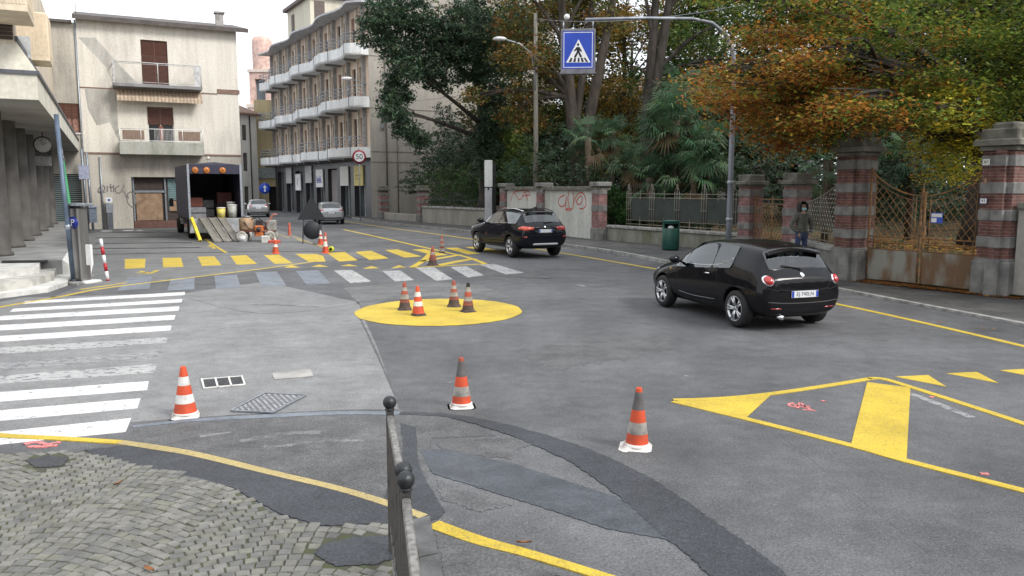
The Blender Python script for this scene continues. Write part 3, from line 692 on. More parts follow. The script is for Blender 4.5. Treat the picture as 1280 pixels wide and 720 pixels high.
# balconies
def balc(t0, t1, z, thick, dep, mats, kind):
    m_ = MB(); m_.bbox((bx(t0), -dep, z), (bx(t1), 0, z+thick), .02); o = m_.build('balcony', mats, B_)
    r_ = MB()
    pts = [(bx(t0)+.05, 0), (bx(t0)+.05, -dep+.06), (bx(t1)-.05, -dep+.06), (bx(t1)-.05, 0)]
    if kind == 'plain':
        rail(r_, pts, z+thick, z+thick+1.2, 2.3, .03, (1.,)); rail(r_, pts, z+thick, z+thick+1.2, 9, .015, (.08, .93))
        r_.box((bx(t0)+.03, -dep+.02, z+thick), (bx(t0)+.13, -dep+.12, z+thick+1.2)); r_.box((bx(t1)-.45, -dep+.02, z+thick), (bx(t1)-.1, -dep+.08, z+thick+1.15))
    else:
        rail(r_, pts, z+thick, z+thick+.75, 1.1, .025, (1., .08))
        for i in range(24):
            x = bx(t0)+1.9+i*.07
            r_.tube([(x, -dep+.06, z+thick), (x, -dep+.06, z+thick+.72)], .008, 4)
    r_.build('railing', WHITEP if kind != 'plain' else mat('railing_offwhite', (.5, .5, .5), .5), o)
    if kind != 'plain':
        for a, b in ((t0+.2, t0+1.35), (t1-1.4, t1-.2)):
            p_ = MB(); p_.bbox((bx(a), -dep+.04, z+thick+.12), (bx(b), -dep+.08, z+thick+.66), .01)
            p_.build('panel', mat('reed_panel', (.24, .17, .13), .8, scale=30, stretch=(1, 1, .1)), o)
balc(.55, 5.35, 8.2, .18, 1.1, mat('balcony_edge_grey', (.23, .23, .235), .8, scale=2), 'plain')
balc(.7, 5.3, 4.35, .72, 1.05, plaster('mossy_concrete', (.42, .42, .38), (.22, .25, .19), 1.2), 'x')
m_ = MB()
for i in range(46):
    x = bx(.75)+i*.1; m_.add([(x, -.75, 7.62), (x+.1, -.75, 7.62), (x+.1, -.15, 8.12), (x, -.15, 8.12)], [(0, 1, 2, 3)], i % 2)
    m_.add([(x, -.75, 7.42), (x+.1, -.75, 7.42), (x+.1, -.75, 7.62), (x, -.75, 7.62)], [(0, 1, 2, 3)], i % 2)
m_.build('awning', [mat('awning_beige', (.55, .47, .36), .9), mat('awning_stripe', (.42, .30, .22), .9)], B_)
# diagonal dark stain and blotches on the render
STN = plaster('soot_stain', (.52, .50, .455), (.33, .32, .30), 1.0, .62, .35)
m_ = MB(); m_.poly([(bx(-1.05), -.005, 10.9), (bx(-.2), -.005, 10.95), (bx(.9), -.005, 9.6), (bx(1.95), -.005, 8.43), (bx(1.8), -.005, 8.43), (bx(.55), -.005, 8.44), (bx(.3), -.005, 9.3)][::-1])
m_.poly([(bx(-.9), -.005, 8.05), (bx(.7), -.005, 8.05), (bx(.72), -.005, 5.1), (bx(.3), -.005, 6.2), (bx(-.4), -.005, 6.0), (bx(-.8), -.005, 6.9)][::-1])
m_.build('stained_render', STN, B_)
# shopfront: shutters, boards
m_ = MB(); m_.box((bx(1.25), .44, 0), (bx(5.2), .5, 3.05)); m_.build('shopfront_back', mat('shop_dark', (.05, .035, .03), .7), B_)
m_ = MB(); shutter_slats(m_, bx(3.25), bx(5.15), 1.0, 2.98, .40, .11); m_.build('roller_shutter', mat('teal_shutter', (.22, .33, .34), .6, var=.3, scale=3), B_)
m_ = MB(); m_.box((bx(1.45), .36, .45), (bx(2.9), .4, 2.1)); m_.box((bx(3.3), .34, 1.0), (bx(5.1), .37, 1.65)); m_.build('boards', mat('brown_paper', (.30, .20, .13), .85, scale=3, var=.3), B_)
m_ = MB()
for x in (1.3, 3.05): m_.box((bx(x), .3, 0), (bx(x)+.09, .44, 3.05))
m_.box((bx(1.3), .3, 2.12), (bx(3.1), .42, 2.25)); m_.build('shopfront_frame', GREYMET, B_); m_ = MB(); m_.box((bx(5.1), .3, 0), (bx(5.1)+.09, .44, 3.05)); m_.build('shopfront_post', GREYMET, B_)
m_ = MB(); m_.box((bx(1.3), .28, 0), (bx(5.15), .43, .42)); m_.build('plinth', mat('plinth_maroon', (.14, .07, .055), .7), B_)
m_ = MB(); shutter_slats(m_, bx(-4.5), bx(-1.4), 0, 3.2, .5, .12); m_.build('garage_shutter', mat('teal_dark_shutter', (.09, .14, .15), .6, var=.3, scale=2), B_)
# grey pencil-like scrawl on the wall
def scrawl(parent, lines, m, r=.02, y=-.01, name='graffiti', fx=lambda x: x):
    m_ = MB()
    for ln in lines:
        c = smooth_line([(a, b, 0) for a, b in ln], 5) if len(ln) > 2 else [Vector((a, b, 0)) for a, b in ln]
        vs = []
        for i, p in enumerate(c):
            d = (c[min(i+1, len(c)-1)]-c[max(i-1, 0)]); d.normalize(); nn = Vector((-d.y, d.x, 0))*r
            vs += [(fx(p.x-nn.x), y, p.y-nn.y), (fx(p.x+nn.x), y, p.y+nn.y)]
        m_.add(vs, [(2*i, 2*i+2, 2*i+3, 2*i+1) for i in range(len(c)-1)])
    return m_.build(name, m, parent)
def bz(px, py):     # photo point on the facade plane of the house -> (t, z)
    # intersect sight line with plane s = 53
    f = 1000.; d = Vector((px-640, f*math.cos(TILT)+(360-py)*math.sin(TILT), -f*math.sin(TILT)+(360-py)*math.cos(TILT)))
    k = 53/d.dot(U_); p = d*k+Vector((0, 0, CAM_H)); return (p.dot(V_), p.z)
gr = [[(122, 239), (128, 240), (131, 235), (128, 232), (123, 237), (124, 241), (132, 240)], [(134, 232), (134, 240)], [(138, 230), (139, 240)], [(136, 234), (142, 234)], [(142, 231), (142, 240)],
      [(149, 232), (144, 236), (146, 241), (151, 240), (155, 231)], [(154, 238), (158, 246), (160, 254), (166, 259), (169, 254), (169, 244), (163, 240), (159, 244), (161, 248)]]
scrawl(B_, [[bz(*p) for p in l] for l in gr], mat('grey_spray', (.2, .19, .18), .9), .035, fx=lambda x: x+X0)
mp_ = thing('ticket_machine', 'slim ticket machine with a white top label against the house wall', 'ticket machine', W(52.75, bz(138, 280)[0], 0), ST_A)
mb = MB(); mb.bbox((-.16, -.1, 0), (.16, .1, .95), .02); mb.build('post', mat('machine_dark', (.1, .11, .13), .5), mp_)
mb = MB(); mb.bbox((-.2, -.13, .95), (.2, .12, 1.5), .03); mb.build('head', GALV, mp_)
mb = MB(); mb.box((-.17, -.14, 1.55), (.17, -.11, 1.85)); mb.box((-.02, -.11, 1.5), (.02, -.08, 1.85)); lb = mb.build('label_plate', WHITEP, mp_)
mb = MB(); mb.box((-.06, -.148, 1.64), (.06, -.1405, 1.76)); mb.build('symbol', mat('blue_sign', (.01, .07, .35), .4), lb)

# ================================================================ building C: long apartment block with wavy balconies
angC = R(30.5); dC = Vector((-math.sin(angC), math.cos(angC), 0)); near = G(465, 274); LC = 29
farC = near+dC*LC
C_ = thing('balcony_apartment_block', 'four storey apartment block with long wavy balconies over dark shops', 'apartment building', (farC.x, farC.y, 0), angC-PI/2)
PL_C = plaster('grey_beige_render', (.42, .39, .345), (.30, .28, .25), .25, .6, .3)
mb = MB(); HT = 16.3
# ground floor wall with shop bays; x=0 far, x=LC near corner
bays = []; x = 1.0
for k in range(8): bays.append((1.0+k*3.45, 3.55+k*3.45))
wall(mb, 0, LC, 0, 4.75, [(a, b, 0.0, 4.1) for a, b in bays], .5, mi=1)
hol = []
for fl in range(3):
    z0 = 5.55+fl*3.9
    for k in range(8):
        a = .9+k*3.45; hol.append((a+.2, a+1.25, z0-.0, z0+2.35)); hol.append((a+1.85, a+2.9, z0+.75, z0+2.35))
wall(mb, 0, LC, 4.75, HT, hol, .25, mi=2)
WD = 17.
wall(mb, 0, 0.001, 0, .001, [])
mb.add([(LC, 0, 0), (LC, WD, 0), (LC, WD, 18.2), (LC, 0, 18.2)], [(0, 1, 2, 3)], 0)
mb.add([(0, 0, 0), (0, WD, 0), (0, WD, HT), (0, 0, HT)], [(0, 3, 2, 1)], 0)
mb.add([(0, WD, 0), (LC, WD, 0), (LC, WD, 18.2), (0, WD, 18.2)], [(0, 3, 2, 1)], 0)
mb.add([(LC-1.2, 0, HT), (LC, 0, HT), (LC, 0, 18.2), (LC-1.2, 0, 18.2)], [(0, 1, 2, 3)], 0)
PL_C2 = plaster('pinkish_beige', (.68, .54, .42), (.54, .44, .36), .4, .6, .35)
mb.build('wall', [PL_C, mat('dark_granite', (.04, .04, .045), .4, scale=8, var=.4), PL_C2], C_)
for a, b, c, d in hol:
    door = d-c > 2
    window(C_, a, b, c, d, .2, WOODD, GLASS, 0 if door else 1, random.choice([0, 0, .3, .6, .35]), mat('shutter_rust', (.26, .13, .09), .6, var=.3, scale=10))
for fl in range(3):
    z0 = 5.55+fl*3.9
    for k in range(9): mb = MB(); mb.box((k*3.45+.52, -.3, z0), (k*3.45+.70, -.002, z0+3.0 if fl < 2 else HT-.05)); mb.build('fin', mat('fin_grey_dark', (.3, .29, .28), .7, scale=3), C_)
for fl in range(3):
    z0 = 5.55+fl*3.9
    for k in range(8): mb = MB(); mb.box((k*3.45+2.3, -.14, z0), (k*3.45+2.6, -.002, z0+3.0 if fl < 2 else HT-.05)); mb.build('pale_pier', mat('pier_beige', (.6, .54, .45), .8, scale=3), C_)
for fl in range(3):
    z0 = 5.55+fl*3.9
    for k in range(8): mb = MB(); mb.box((.95+k*3.45+1.9, -.02, z0+.02), (.95+k*3.45+2.85, -.003, z0+.72)); mb.build('brick_panel', mat('terracotta_panel', (.42, .21, .14), .8, scale=12, var=.25), C_)
def wv(x, ph=0.): return -1.55-.3*math.sin((x+ph)*2*PI/7.6)
FASC = plaster('balcony_fascia', (.76, .77, .77), (.55, .56, .56), 1.0, .6, .3)
for fl, (zb, th) in enumerate(((4.75, .8), (8.55, .8), (12.45, .85))):
    xs_ = [LC*i/58 for i in range(59)]
    ol = [(0.0, 0.0)]+[(x, wv(x, fl*1.3)*(min(1, (x+.4)/1.2))*(min(1, (LC-x+.35)/1.1))) for x in xs_]+[(LC, 0.0)]
    m_ = MB(); 
    n_ = len(ol)
    # soffit ribbed below, outer fascia leaning out a little
    vs = [(x, y*.93, zb) for x, y in ol]+[(x, y, zb+.12) for x, y in ol]+[(x, y, zb+th) for x, y in ol]
    fs = [tuple(range(n_))[::-1], tuple(range(2*n_, 3*n_))]
    for i in range(n_-1): fs += [(i, i+1, n_+i+1, n_+i), (n_+i, n_+i+1, 2*n_+i+1, 2*n_+i)]
    fs += [(n_-1, 0, n_, 2*n_-1), (2*n_-1, n_, 2*n_, 3*n_-1)]
    m_.add(vs, fs)
    sl = m_.build('balcony', FASC, C_)
    r_ = MB(); pts = ol[1:-1]
    for q in (.25, .5, .78): r_.tube([(x, y, zb+th+q) for x, y in pts], .035, 5)
    for i in range(0, len(pts), 4): r_.tube([(pts[i][0], pts[i][1], zb+th-.1), (pts[i][0], pts[i][1], zb+th+.8)], .04, 5)
    for i in range(0, len(pts), 8): r_.box((pts[i][0]-.05, pts[i][1]-.04, zb+.1), (pts[i][0]+.05, pts[i][1]-.005, zb+th))
    r_.build('railing', GREYMET, sl)
    for i in range(4, len(pts)-2, 7): bm_ = MB(); bm_.box((pts[i][0]-.1, pts[i][1]*.85, zb-.18), (pts[i][0]+.1, 0, zb-.002)); bm_.build('beam', mat('beam_dark', (.2, .19, .18), .8), sl)
xs_ = [LC*i/58 for i in range(59)]
ol = [(0., .3)]+[(x, wv(x, 3)*.85*(min(1, (LC-x+.5)/1.6))) for x in xs_]+[(LC, .3)]
m_ = MB(); m_.prism(ol, HT, HT+.14)
m_.add([(x, y, HT+.14) for x, y in ol]+[(min(max(x, 0), LC), WD/2, HT+1.4) for x, y in ol], [(i, i+1, len(ol)+i+1, len(ol)+i) for i in range(len(ol)-1)])
m_.box((-.1, -.4, HT+.2), (LC, WD+.1, HT+.35)); ro = m_.build('roof', mat('roof_light_metal', (.42, .43, .45), .5, scale=2), C_)
m_ = MB(); m_.box((2.5, 1.2, HT+.35), (10.5, 8, HT+4.2)); m_.build('penthouse', plaster('penthouse_cream', (.62, .58, .47), (.5, .46, .38), .4), ro)
m_ = MB(); m_.box((2.1, .8, HT+4.2), (10.9, 8.4, HT+4.5)); m_.box((4.2, 1.1, HT+.35), (5.0, 1.19, HT+3.6)); m_.box((10.4, 1.6, HT+.35), (10.56, 2.6, HT+3.9)); m_.build('penthouse_trim', mat('brown_trim', (.12, .09, .08), .7), ro)
# ground floor shops
for k, (a, b) in enumerate(bays):
    if k == 5:
        m_ = MB(); m_.box((a+.1, .3, 0), (b-.1, .48, 4.0)); m_.build('closed_bay', mat('bay_mauve_grey', (.24, .215, .21), .8), C_); continue
    window(C_, a, b, 0, 4.1, .45, mat('alu_frame', (.4, .4, .4), .4, .4), GLASS_P, 1 if k % 2 else 2, fw=.1)
for k, (m__, zz) in {7: (mat('sign_yellow', (.55, .45, .12), .5, var=.15), 2.6), 6: (mat('sign_cream', (.52, .51, .47), .5, var=.1), 2.6), 4: (WHITEP, 2.5), 3: (mat('sign_grey_pale', (.4, .39, .39), .6), 2.9), 2: (WHITEP, 2.2), 1: (mat('sign_grey_pale', (.4, .39, .39), .6), 2.9)}.items():
    a, b = bays[k]; w_ = (b-a)
    m_ = MB(); m_.box((a+.25, -.12, zz), (b-.25 if k != 2 else b-.5, -.04, zz+1.6)); sg = m_.build('shop_sign', m__, C_)
    if k == 4:  # blue lettering, a row of rounded strokes too soft to read
        l_ = MB()
        for i, (x, h) in enumerate([(.45, .5), (.7, .35), (.95, .35), (1.2, .55), (1.4, .35), (1.65, .5)]):
            l_.box((a+x, -.128, zz+.5), (a+x+.14, -.1205, zz+.5+h)); l_.box((a+x+.141, -.128, zz+.5), (a+x+.22, -.1205, zz+.62+.1*(i % 2)))
        l_.box((a+.4, -.128, zz+.38), (a+2.0, -.1205, zz+.46)); l_.build('lettering', mat('logo_blue', (.02, .03, .3), .4), sg)
    if k == 2:
        l_ = MB(); l_.tube([(a+.95, -.13, zz+.5), (a+1.1, -.13, zz+1.1), (a+1.3, -.13, zz+1.2)], .04, 4); l_.build('emblem', GREYMET, sg)
    if k == 7:
        l_ = MB(); l_.box((a+.5, -.128, zz+.75), (b-.6, -.1205, zz+.85)); l_.box((a+.6, -.128, zz+.5), (b-.8, -.1205, zz+.58)); l_.build('lettering', mat('olive_text', (.3, .22, .05), .6), sg)
m_ = MB(); m_.box((LC, 9.5, 6.9), (LC+.05, 11.2, 8.1)); sw = m_.build('window', mat('window_grey', (.2, .21, .22), .2, spec=.8), C_)
m_ = MB(); m_.box((LC+.04, 9.4, 6.8), (LC+.1, 9.5, 8.2)); m_.box((LC+.04, 11.2, 6.8), (LC+.1, 11.3, 8.2)); m_.box((LC+.04, 9.5, 8.1), (LC+.1, 11.2, 8.2)); m_.box((LC+.04, 9.5, 6.8), (LC+.12, 11.2, 6.9)); m_.build('frame', CONC, sw)
m_ = MB()
for z in (4.4, 5.2, 8.5, 12.4): m_.box((LC, .05, z), (LC+.03, WD, z+.06))
m_.build('string_course', mat('band_grey', (.25, .235, .21), .8), C_)
m_ = MB(); m_.tube([(LC+.08, 1.3, 0), (LC+.08, 1.3, 17)], .06, 6); m_.tube([(LC+.08, 2.2, 0), (LC+.08, 2.2, 9)], .04, 6); m_.build('drainpipe', mat('pipe_brown', (.16, .14, .12), .6), C_)
# pot plants on the first floor balcony
def lampwall(loc, rz):
    t = thing('wall_street_lamp', 'curved arm street lamp fixed to the apartment block corner', 'street lamp', loc, rz)
    m_ = MB(); m_.tube([(0, 0, 0), (0, 0, 2.2), (-.3, 0, 2.9), (-1.2, 0, 3.5), (-2.4, 0, 3.95)], .045, 6); m_.box((-.05, -.12, .2), (.05, .12, .5)); m_.build('arm', GREYMET, t)
    m_ = MB(); m_.sphere((-2.75, 0, 3.98), .22, 12, 8, sc=(2, .8, .6)); m_.build('lamp_head', WHITEP, t)
pc = C_.matrix_basis if False else Matrix.Translation(C_.location) @ Matrix.Rotation(angC-PI/2, 4, 'Z')
lampwall(pc @ Vector((LC+.12, 1.0, 6.8)), R(-4))

# ================================================================ street end: white house, yellow house, brick tower, pale villa
p1 = G(300, 250); dD = 86.
D0 = Vector(((296-640)/1000*84, 84, 0)); D1 = Vector(((326-640)/1000*86.5, 86.5, 0)); aD = math.atan2((D1-D0).y, (D1-D0).x); LD = (D1-D0).length
D_ = thing('white_shuttered_house', 'white three storey house with tall narrow shuttered windows at the street end', 'house', (D0.x, D0.y, 0), aD)
mb = MB(); hs = [(1.2+2.3*i, 1.75+2.3*i, z, z+h) for i in range(5) for z, h in ((.2, 2.4), (4.2, 1.9), (7.4, 1.6)) if 1.75+2.3*i < LD]
wall(mb, 0, LD, 0, 10, hs, .2); mb.add([(LD, 0, 0), (LD, 8, 0), (LD, 8, 10), (LD, 0, 10)], [(0, 1, 2, 3)]); mb.add([(0, 8, 0), (0, 0, 0), (0, 0, 10), (0, 8, 10)], [(0, 1, 2, 3)]); mb.add([(0, 8, 0), (LD, 8, 0), (LD, 8, 10), (0, 8, 10)], [(0, 3, 2, 1)])
mb.build('wall', plaster('white_render', (.66, .65, .6), (.52, .5, .46), .4), D_)
for h in hs: m_ = MB(); shutter_slats(m_, *h, .1, .08); m_.build('shutter', mat('shutter_greybrown', (.16, .14, .13), .7), D_)
mb = MB(); mb.box((-.3, -.6, 10), (LD+.3, 8.3, 10.2)); mb.add([(-.3, -.6, 10.2), (LD+.3, -.6, 10.2), (LD+.3, 4, 11.6), (-.3, 4, 11.6)], [(0, 1, 2, 3)]); mb.add([(LD+.3, -.6, 10.2), (LD+.3, 8.3, 10.2), (LD+.3, 4, 11.6)], [(0, 1, 2)]); mb.build('roof', mat('roof_tile_brown', (.2, .12, .09), .8), D_)
mb = MB(); mb.tube([(LD*.7, -.08, 0), (LD*.7, -.08, 10)], .06, 6); mb.build('drainpipe', DKMET, D_)
E0 = Vector(((324-640)/1000*88, 88, 0))
E_ = thing('yellow_house', 'narrow ochre yellow house closing the street with a dark garage opening', 'house', (E0.x, E0.y, 0), R(18))
mb = MB(); wall(mb, 0, 3.4, 0, 11.9, [(1.2, 2.5, 0, 2.6)], .8); mb.add([(0, 0, 0), (0, 5, 0), (0, 5, 11.9), (0, 0, 11.9)], [(0, 3, 2, 1)]); mb.add([(3.4, 0, 0), (3.4, 5, 0), (3.4, 5, 11.9), (3.4, 0, 11.9)], [(0, 1, 2, 3)]); mb.add([(0, 0, 11.9), (3.4, 0, 11.9), (3.4, 5, 11.9), (0, 5, 11.9)], [(0, 1, 2, 3)])
mb.build('wall', plaster('ochre_render', (.58, .49, .30), (.46, .39, .25), .5), E_)
mb = MB(); mb.box((1.2, .8, 0), (2.5, .85, 2.6)); mb.build('garage_door', BLACK, E_)
mb = MB(); mb.box((.1, -.4, 3.5), (2.0, -.05, 4.6)); mb.build('sign_box', mat('sign_bluegrey', (.33, .37, .38), .5), E_)
T_ = thing('brick_church_tower', 'round topped haze-paled pink brick church tower rising over the far houses', 'tower', (-37.6, 122, 0), R(0))
BRK = mat('hazed_tower_brick', (.62, .43, .37), .85, scale=2, var=.25)  # brick colour lightened to stand in for distance haze
mb = MB(); mb.box((-1.9, 0, 0), (1.9, 3.8, 14.4)); wall(mb, -1.6, 1.6, 14.9, 19.6, [(-.75, .75, 15.2, 18.6)], .6, y=.25)
mb.box((-1.6, .9, 14.9), (1.6, 3.5, 19.6)); mb.box((-1.6, .251, 14.9), (-1.58, .9, 19.6)); mb.box((1.58, .251, 14.9), (1.6, .9, 19.6)); mb.lathe([(1.5, 20), (1.5, 24.2), (1.3, 24.8), (0, 25.2)], 12, c=(0, 1.9, 0)); mb.build('shaft', BRK, T_)
mb = MB(); mb.box((-2.1, -.15, 14.4), (2.1, 4, 14.9)); mb.box((-1.8, .05, 19.6), (1.8, 3.75, 20)); mb.build('cornice', mat('tower_stone', (.62, .54, .48), .8), T_)
mb = MB(); mb.box((-.75, .84, 15.2), (.75, .88, 18.6)); mb.build('belfry_opening', mat('belfry_dark', (.12, .15, .17), .6), T_)
v0 = Vector((4.5, 66, 0))
V = thing('pale_villa', 'pale garden villa glimpsed between the tree trunks behind the wall', 'house', v0, R(-6))
mb = MB(); hs = [(1.5+3*i, 2.6+3*i, z, z+1.9) for i in range(6) for z in (1.2, 5, 7.6)]
wall(mb, 0, 20, 0, 10, hs, .2); mb.add([(0, 0, 0), (0, 10, 0), (0, 10, 10), (0, 0, 10)], [(0, 3, 2, 1)]); mb.add([(20, 0, 0), (20, 10, 0), (20, 10, 10), (20, 0, 10)], [(0, 1, 2, 3)]); mb.build('wall', plaster('villa_render', (.48, .50, .52), (.38, .40, .42), .4), V)
for h in hs: window(V, *h, .18, WHITEP, GLASS, 1)
mb = MB(); mb.add([(-.5, -.5, 10), (20.5, -.5, 10), (16, 5, 12), (4, 5, 12), (-.5, 10.5, 10), (20.5, 10.5, 10)], [(0, 1, 2, 3), (1, 5, 2), (0, 3, 4), (4, 3, 2, 5), (0, 4, 5, 1)]); mb.build('roof', mat('roof_tile_brown', (.2, .12, .09), .8), V)
# ================================================================ right pavement, garden ground
def PX(px, py, d):
    """point of the photograph at ground distance d (metres along +Y)"""
    f = 1000.; y = f*math.cos(TILT)+(360-py)*math.sin(TILT); z = -f*math.sin(TILT)+(360-py)*math.cos(TILT)
    return Vector((px-640, y, z))*(d/y)+Vector((0, 0, CAM_H))
kerb_px = [(1500, 454, .04), (1280, 408, .05), (1160, 385, .05), (1040, 362, .06), (930, 344, .08), (850, 333, .1), (806, 325, .12), (780, 320, .12), (745, 314, .12), (710, 309.5, .12), (650, 300, .12), (590, 291.5, .12), (545, 286.5, .12), (500, 282, .12), (478, 279.5, .12), (440, 273, .12)]
kl = [(Vector((10.2, 4, 0)), .04)]+[(G(a, b, 0), z) for a, b, z in kerb_px]
back = [W(-9, 17.4), W(2, 17.4), W(9, 17.4), W(12, 17.6), W(14.6, 17.6), W(17, 19.8), W(19, 20.4), W(22, 20.6), W(24, 20.6), W(27, 20.6), W(31, 20.6), W(37, 20.9), W(44, 20.9), W(50, 20.6), W(56, 20.4), W(60, 19), W(68, 18.2)]
mb = MB(); vs = []
for i in range(len(kl)):
    k, z = kl[i]; b = back[i]
    inn = (b-k).normalized()*.14
    vs += [(k.x, k.y, 0), (k.x, k.y, z), (k.x+inn.x, k.y+inn.y, z+.004), (b.x, b.y, z+.01)]
nK = len(kl)
mb.add(vs, [(4*i, 4*i+4, 4*i+5, 4*i+1) for i in range(nK-1)]+[(4*i+1, 4*i+5, 4*i+6, 4*i+2) for i in range(nK-1)], 1)
mb.v = mb.v; b0 = len(mb.v)
mb.add(vs, [(4*i+2, 4*i+6, 4*i+7, 4*i+3) for i in range(nK-1)], 0)
structure(mb.build('pavement_right', [ASPH_P, KERB]))
# garden ground rising gently behind the walls
def gz(s, t): d = max(0, t-20.2); return .12+min(1.1, d*.045)
mb = MB(); ss = list(range(-30, 131, 4)); ts = [20.2, 22, 25, 29, 34, 40, 50, 70, 120, 300]
vs = []
for s_ in ss:
    for t_ in ts:
        tt = t_ - (3.2 if (s_ < 17 and t_ == 20.2) else 0)
        p = W(s_, tt, gz(s_, t_)); vs.append(p)
m_ = len(ts)
mb.add(vs, [(i*m_+j, i*m_+j+1, (i+1)*m_+j+1, (i+1)*m_+j)[::-1] for i in range(len(ss)-1) for j in range(m_-1)])
structure(mb.build('garden_ground', mat('leaf_littered_earth', (.13, .07, .03), .95, col2=(.035, .05, .02), scale=1.2, lo=.42, hi=.6, bump=.5, bscale=30)))

# ================================================================ foliage
def leaf_mat(name='leaves', trans=.38):
    m = bpy.data.materials.new(name); m.use_nodes = True; t = m.node_tree; N = t.nodes; K = t.links.new
    b = N['Principled BSDF']; a = N.new('ShaderNodeAttribute'); a.attribute_name = 'leaf_colour'
    K(a.outputs['Color'], b.inputs['Base Color']); b.inputs['Roughness'].default_value = .55; b.inputs['Specular IOR Level'].default_value = .35
    tr = N.new('ShaderNodeBsdfTranslucent'); K(a.outputs['Color'], tr.inputs['Color'])
    ms = N.new('ShaderNodeMixShader'); ms.inputs[0].default_value = trans
    o = [n for n in N if n.type == 'OUTPUT_MATERIAL'][0]
    K(b.outputs[0], ms.inputs[1]); K(tr.outputs[0], ms.inputs[2]); K(ms.outputs[0], o.inputs['Surface'])
    return m
LEAF = leaf_mat()
BARK = mat('bark', (.075, .06, .048), .9, scale=5, var=.5, bump=.8, bscale=22, stretch=(1, 1, .25))
BARK_D = mat('bark_dark', (.055, .045, .038), .9, scale=5, var=.5, bump=.8, bscale=22, stretch=(1, 1, .25))
def leaf_mesh(name, P, size, cols, up=.5, aspect=.55, droop=0., seed=0, parent=None):
    """P: (N,3) leaf centres; one small folded leaf each"""
    rg = np.random.default_rng(seed); N_ = len(P)
    nrm = rg.normal(size=(N_, 3)); nrm /= np.linalg.norm(nrm, axis=1)[:, None]; nrm[:, 2] = np.abs(nrm[:, 2])
    nrm = nrm*(1-up)+np.array([0, 0, 1.])*up; nrm /= np.linalg.norm(nrm, axis=1)[:, None]
    d = rg.normal(size=(N_, 3)); d[:, 2] -= droop
    a = d-(d*nrm).sum(1)[:, None]*nrm; a /= np.linalg.norm(a, axis=1)[:, None]; b = np.cross(nrm, a)
    sz = size*rg.uniform(.45, 1.6, N_)[:, None]
    v = np.empty((N_, 4, 3))
    v[:, 0] = P-a*sz*.5; v[:, 1] = P+b*sz*aspect*.5-nrm*sz*.08; v[:, 2] = P+a*sz*.5; v[:, 3] = P-b*sz*aspect*.5-nrm*sz*.08
    me = bpy.data.meshes.new(name); me.vertices.add(4*N_); me.vertices.foreach_set('co', v.reshape(-1).astype(np.float32))
    me.loops.add(4*N_); me.loops.foreach_set('vertex_index', np.arange(4*N_, dtype=np.int32))
    me.polygons.add(N_); me.polygons.foreach_set('loop_start', np.arange(0, 4*N_, 4, dtype=np.int32)); me.polygons.foreach_set('loop_total', np.full(N_, 4, dtype=np.int32))
    at = me.color_attributes.new('leaf_colour', 'FLOAT_COLOR', 'POINT')
    c = np.repeat(np.clip(cols, 0, 1), 4, axis=0); c = np.concatenate([c, np.ones((4*N_, 1))], 1); at.data.foreach_set('color', c.reshape(-1).astype(np.float32))
    me.materials.append(LEAF); me.update(); me.validate()
    return link(name, me, parent)
def clump_points(clumps, twig=.32, per=14, dens=1., seed=0, droop=0.):
    """clumps: (x,y,z,rx,ry,rz[,n_twigs]) -> points, clump index. twigs spread through the volume, leaves round each twig"""
    rg = np.random.default_rng(seed); out = []; idx = []; tw = []
    for k, c in enumerate(clumps):
        n = c[6] if len(c) > 6 else 40
        n = max(3, int(n*dens))
        u = rg.normal(size=(n, 3)); u /= np.linalg.norm(u, axis=1)[:, None]; r = rg.uniform(.25, 1.08, n)**.6
        T = np.array(c[:3])+u*r[:, None]*np.array(c[3:6]); T[:, 2] -= droop*(np.hypot(u[:, 0], u[:, 1])*r)**2*c[3]
        dirs = rg.normal(size=(n, 3)); dirs[:, 2] *= .35; dirs /= np.linalg.norm(dirs, axis=1)[:, None]
        L_ = rg.uniform(.6, 1.6, n)*twig
        q = rg.uniform(-1, 1, (n, per))
        pts = T[:, None, :]+dirs[:, None, :]*(q*L_[:, None])[:, :, None]+rg.normal(size=(n, per, 3))*twig*.28*np.array([1, 1, .55])
        pts[:, :, 2] -= droop*.35*(q*L_[:, None])**2
        out.append(pts.reshape(-1, 3)); idx.append(np.full(n*per, k)); tw.append(np.repeat(rg.random(n), per))
    return np.concatenate(out), np.concatenate(idx), np.concatenate(tw)
def colours(n, palette, weights, tw, seed=0, jit=.18):
    """colour chosen per twig from a palette with leaf-to-leaf jitter"""
    rg = np.random.default_rng(seed); pal = np.array(palette); cw = np.cumsum(np.array(weights)/sum(weights))
    k = np.clip(np.searchsorted(cw, np.clip(tw+rg.normal(size=n)*.1, 0, .999)), 0, len(pal)-1)
    c = pal[k]*(1+rg.normal(size=(n, 1))*jit); return np.clip(c+rg.normal(size=(n, 3))*.006, .004, 1)
def bez(a, b, sag, k=8, seed=0):
    rnd = random.Random(seed); out = []
    m1 = a.lerp(b, .35)+Vector((rnd.uniform(-.3, .3), rnd.uniform(-.3, .3), sag)); m2 = a.lerp(b, .75)+Vector((rnd.uniform(-.3, .3), rnd.uniform(-.3, .3), sag*.7))
    for i in range(k+1):
        t = i/k; out.append(a*(1-t)**3+m1*3*t*(1-t)**2+m2*3*t*t*(1-t)+b*t**3)
    return out
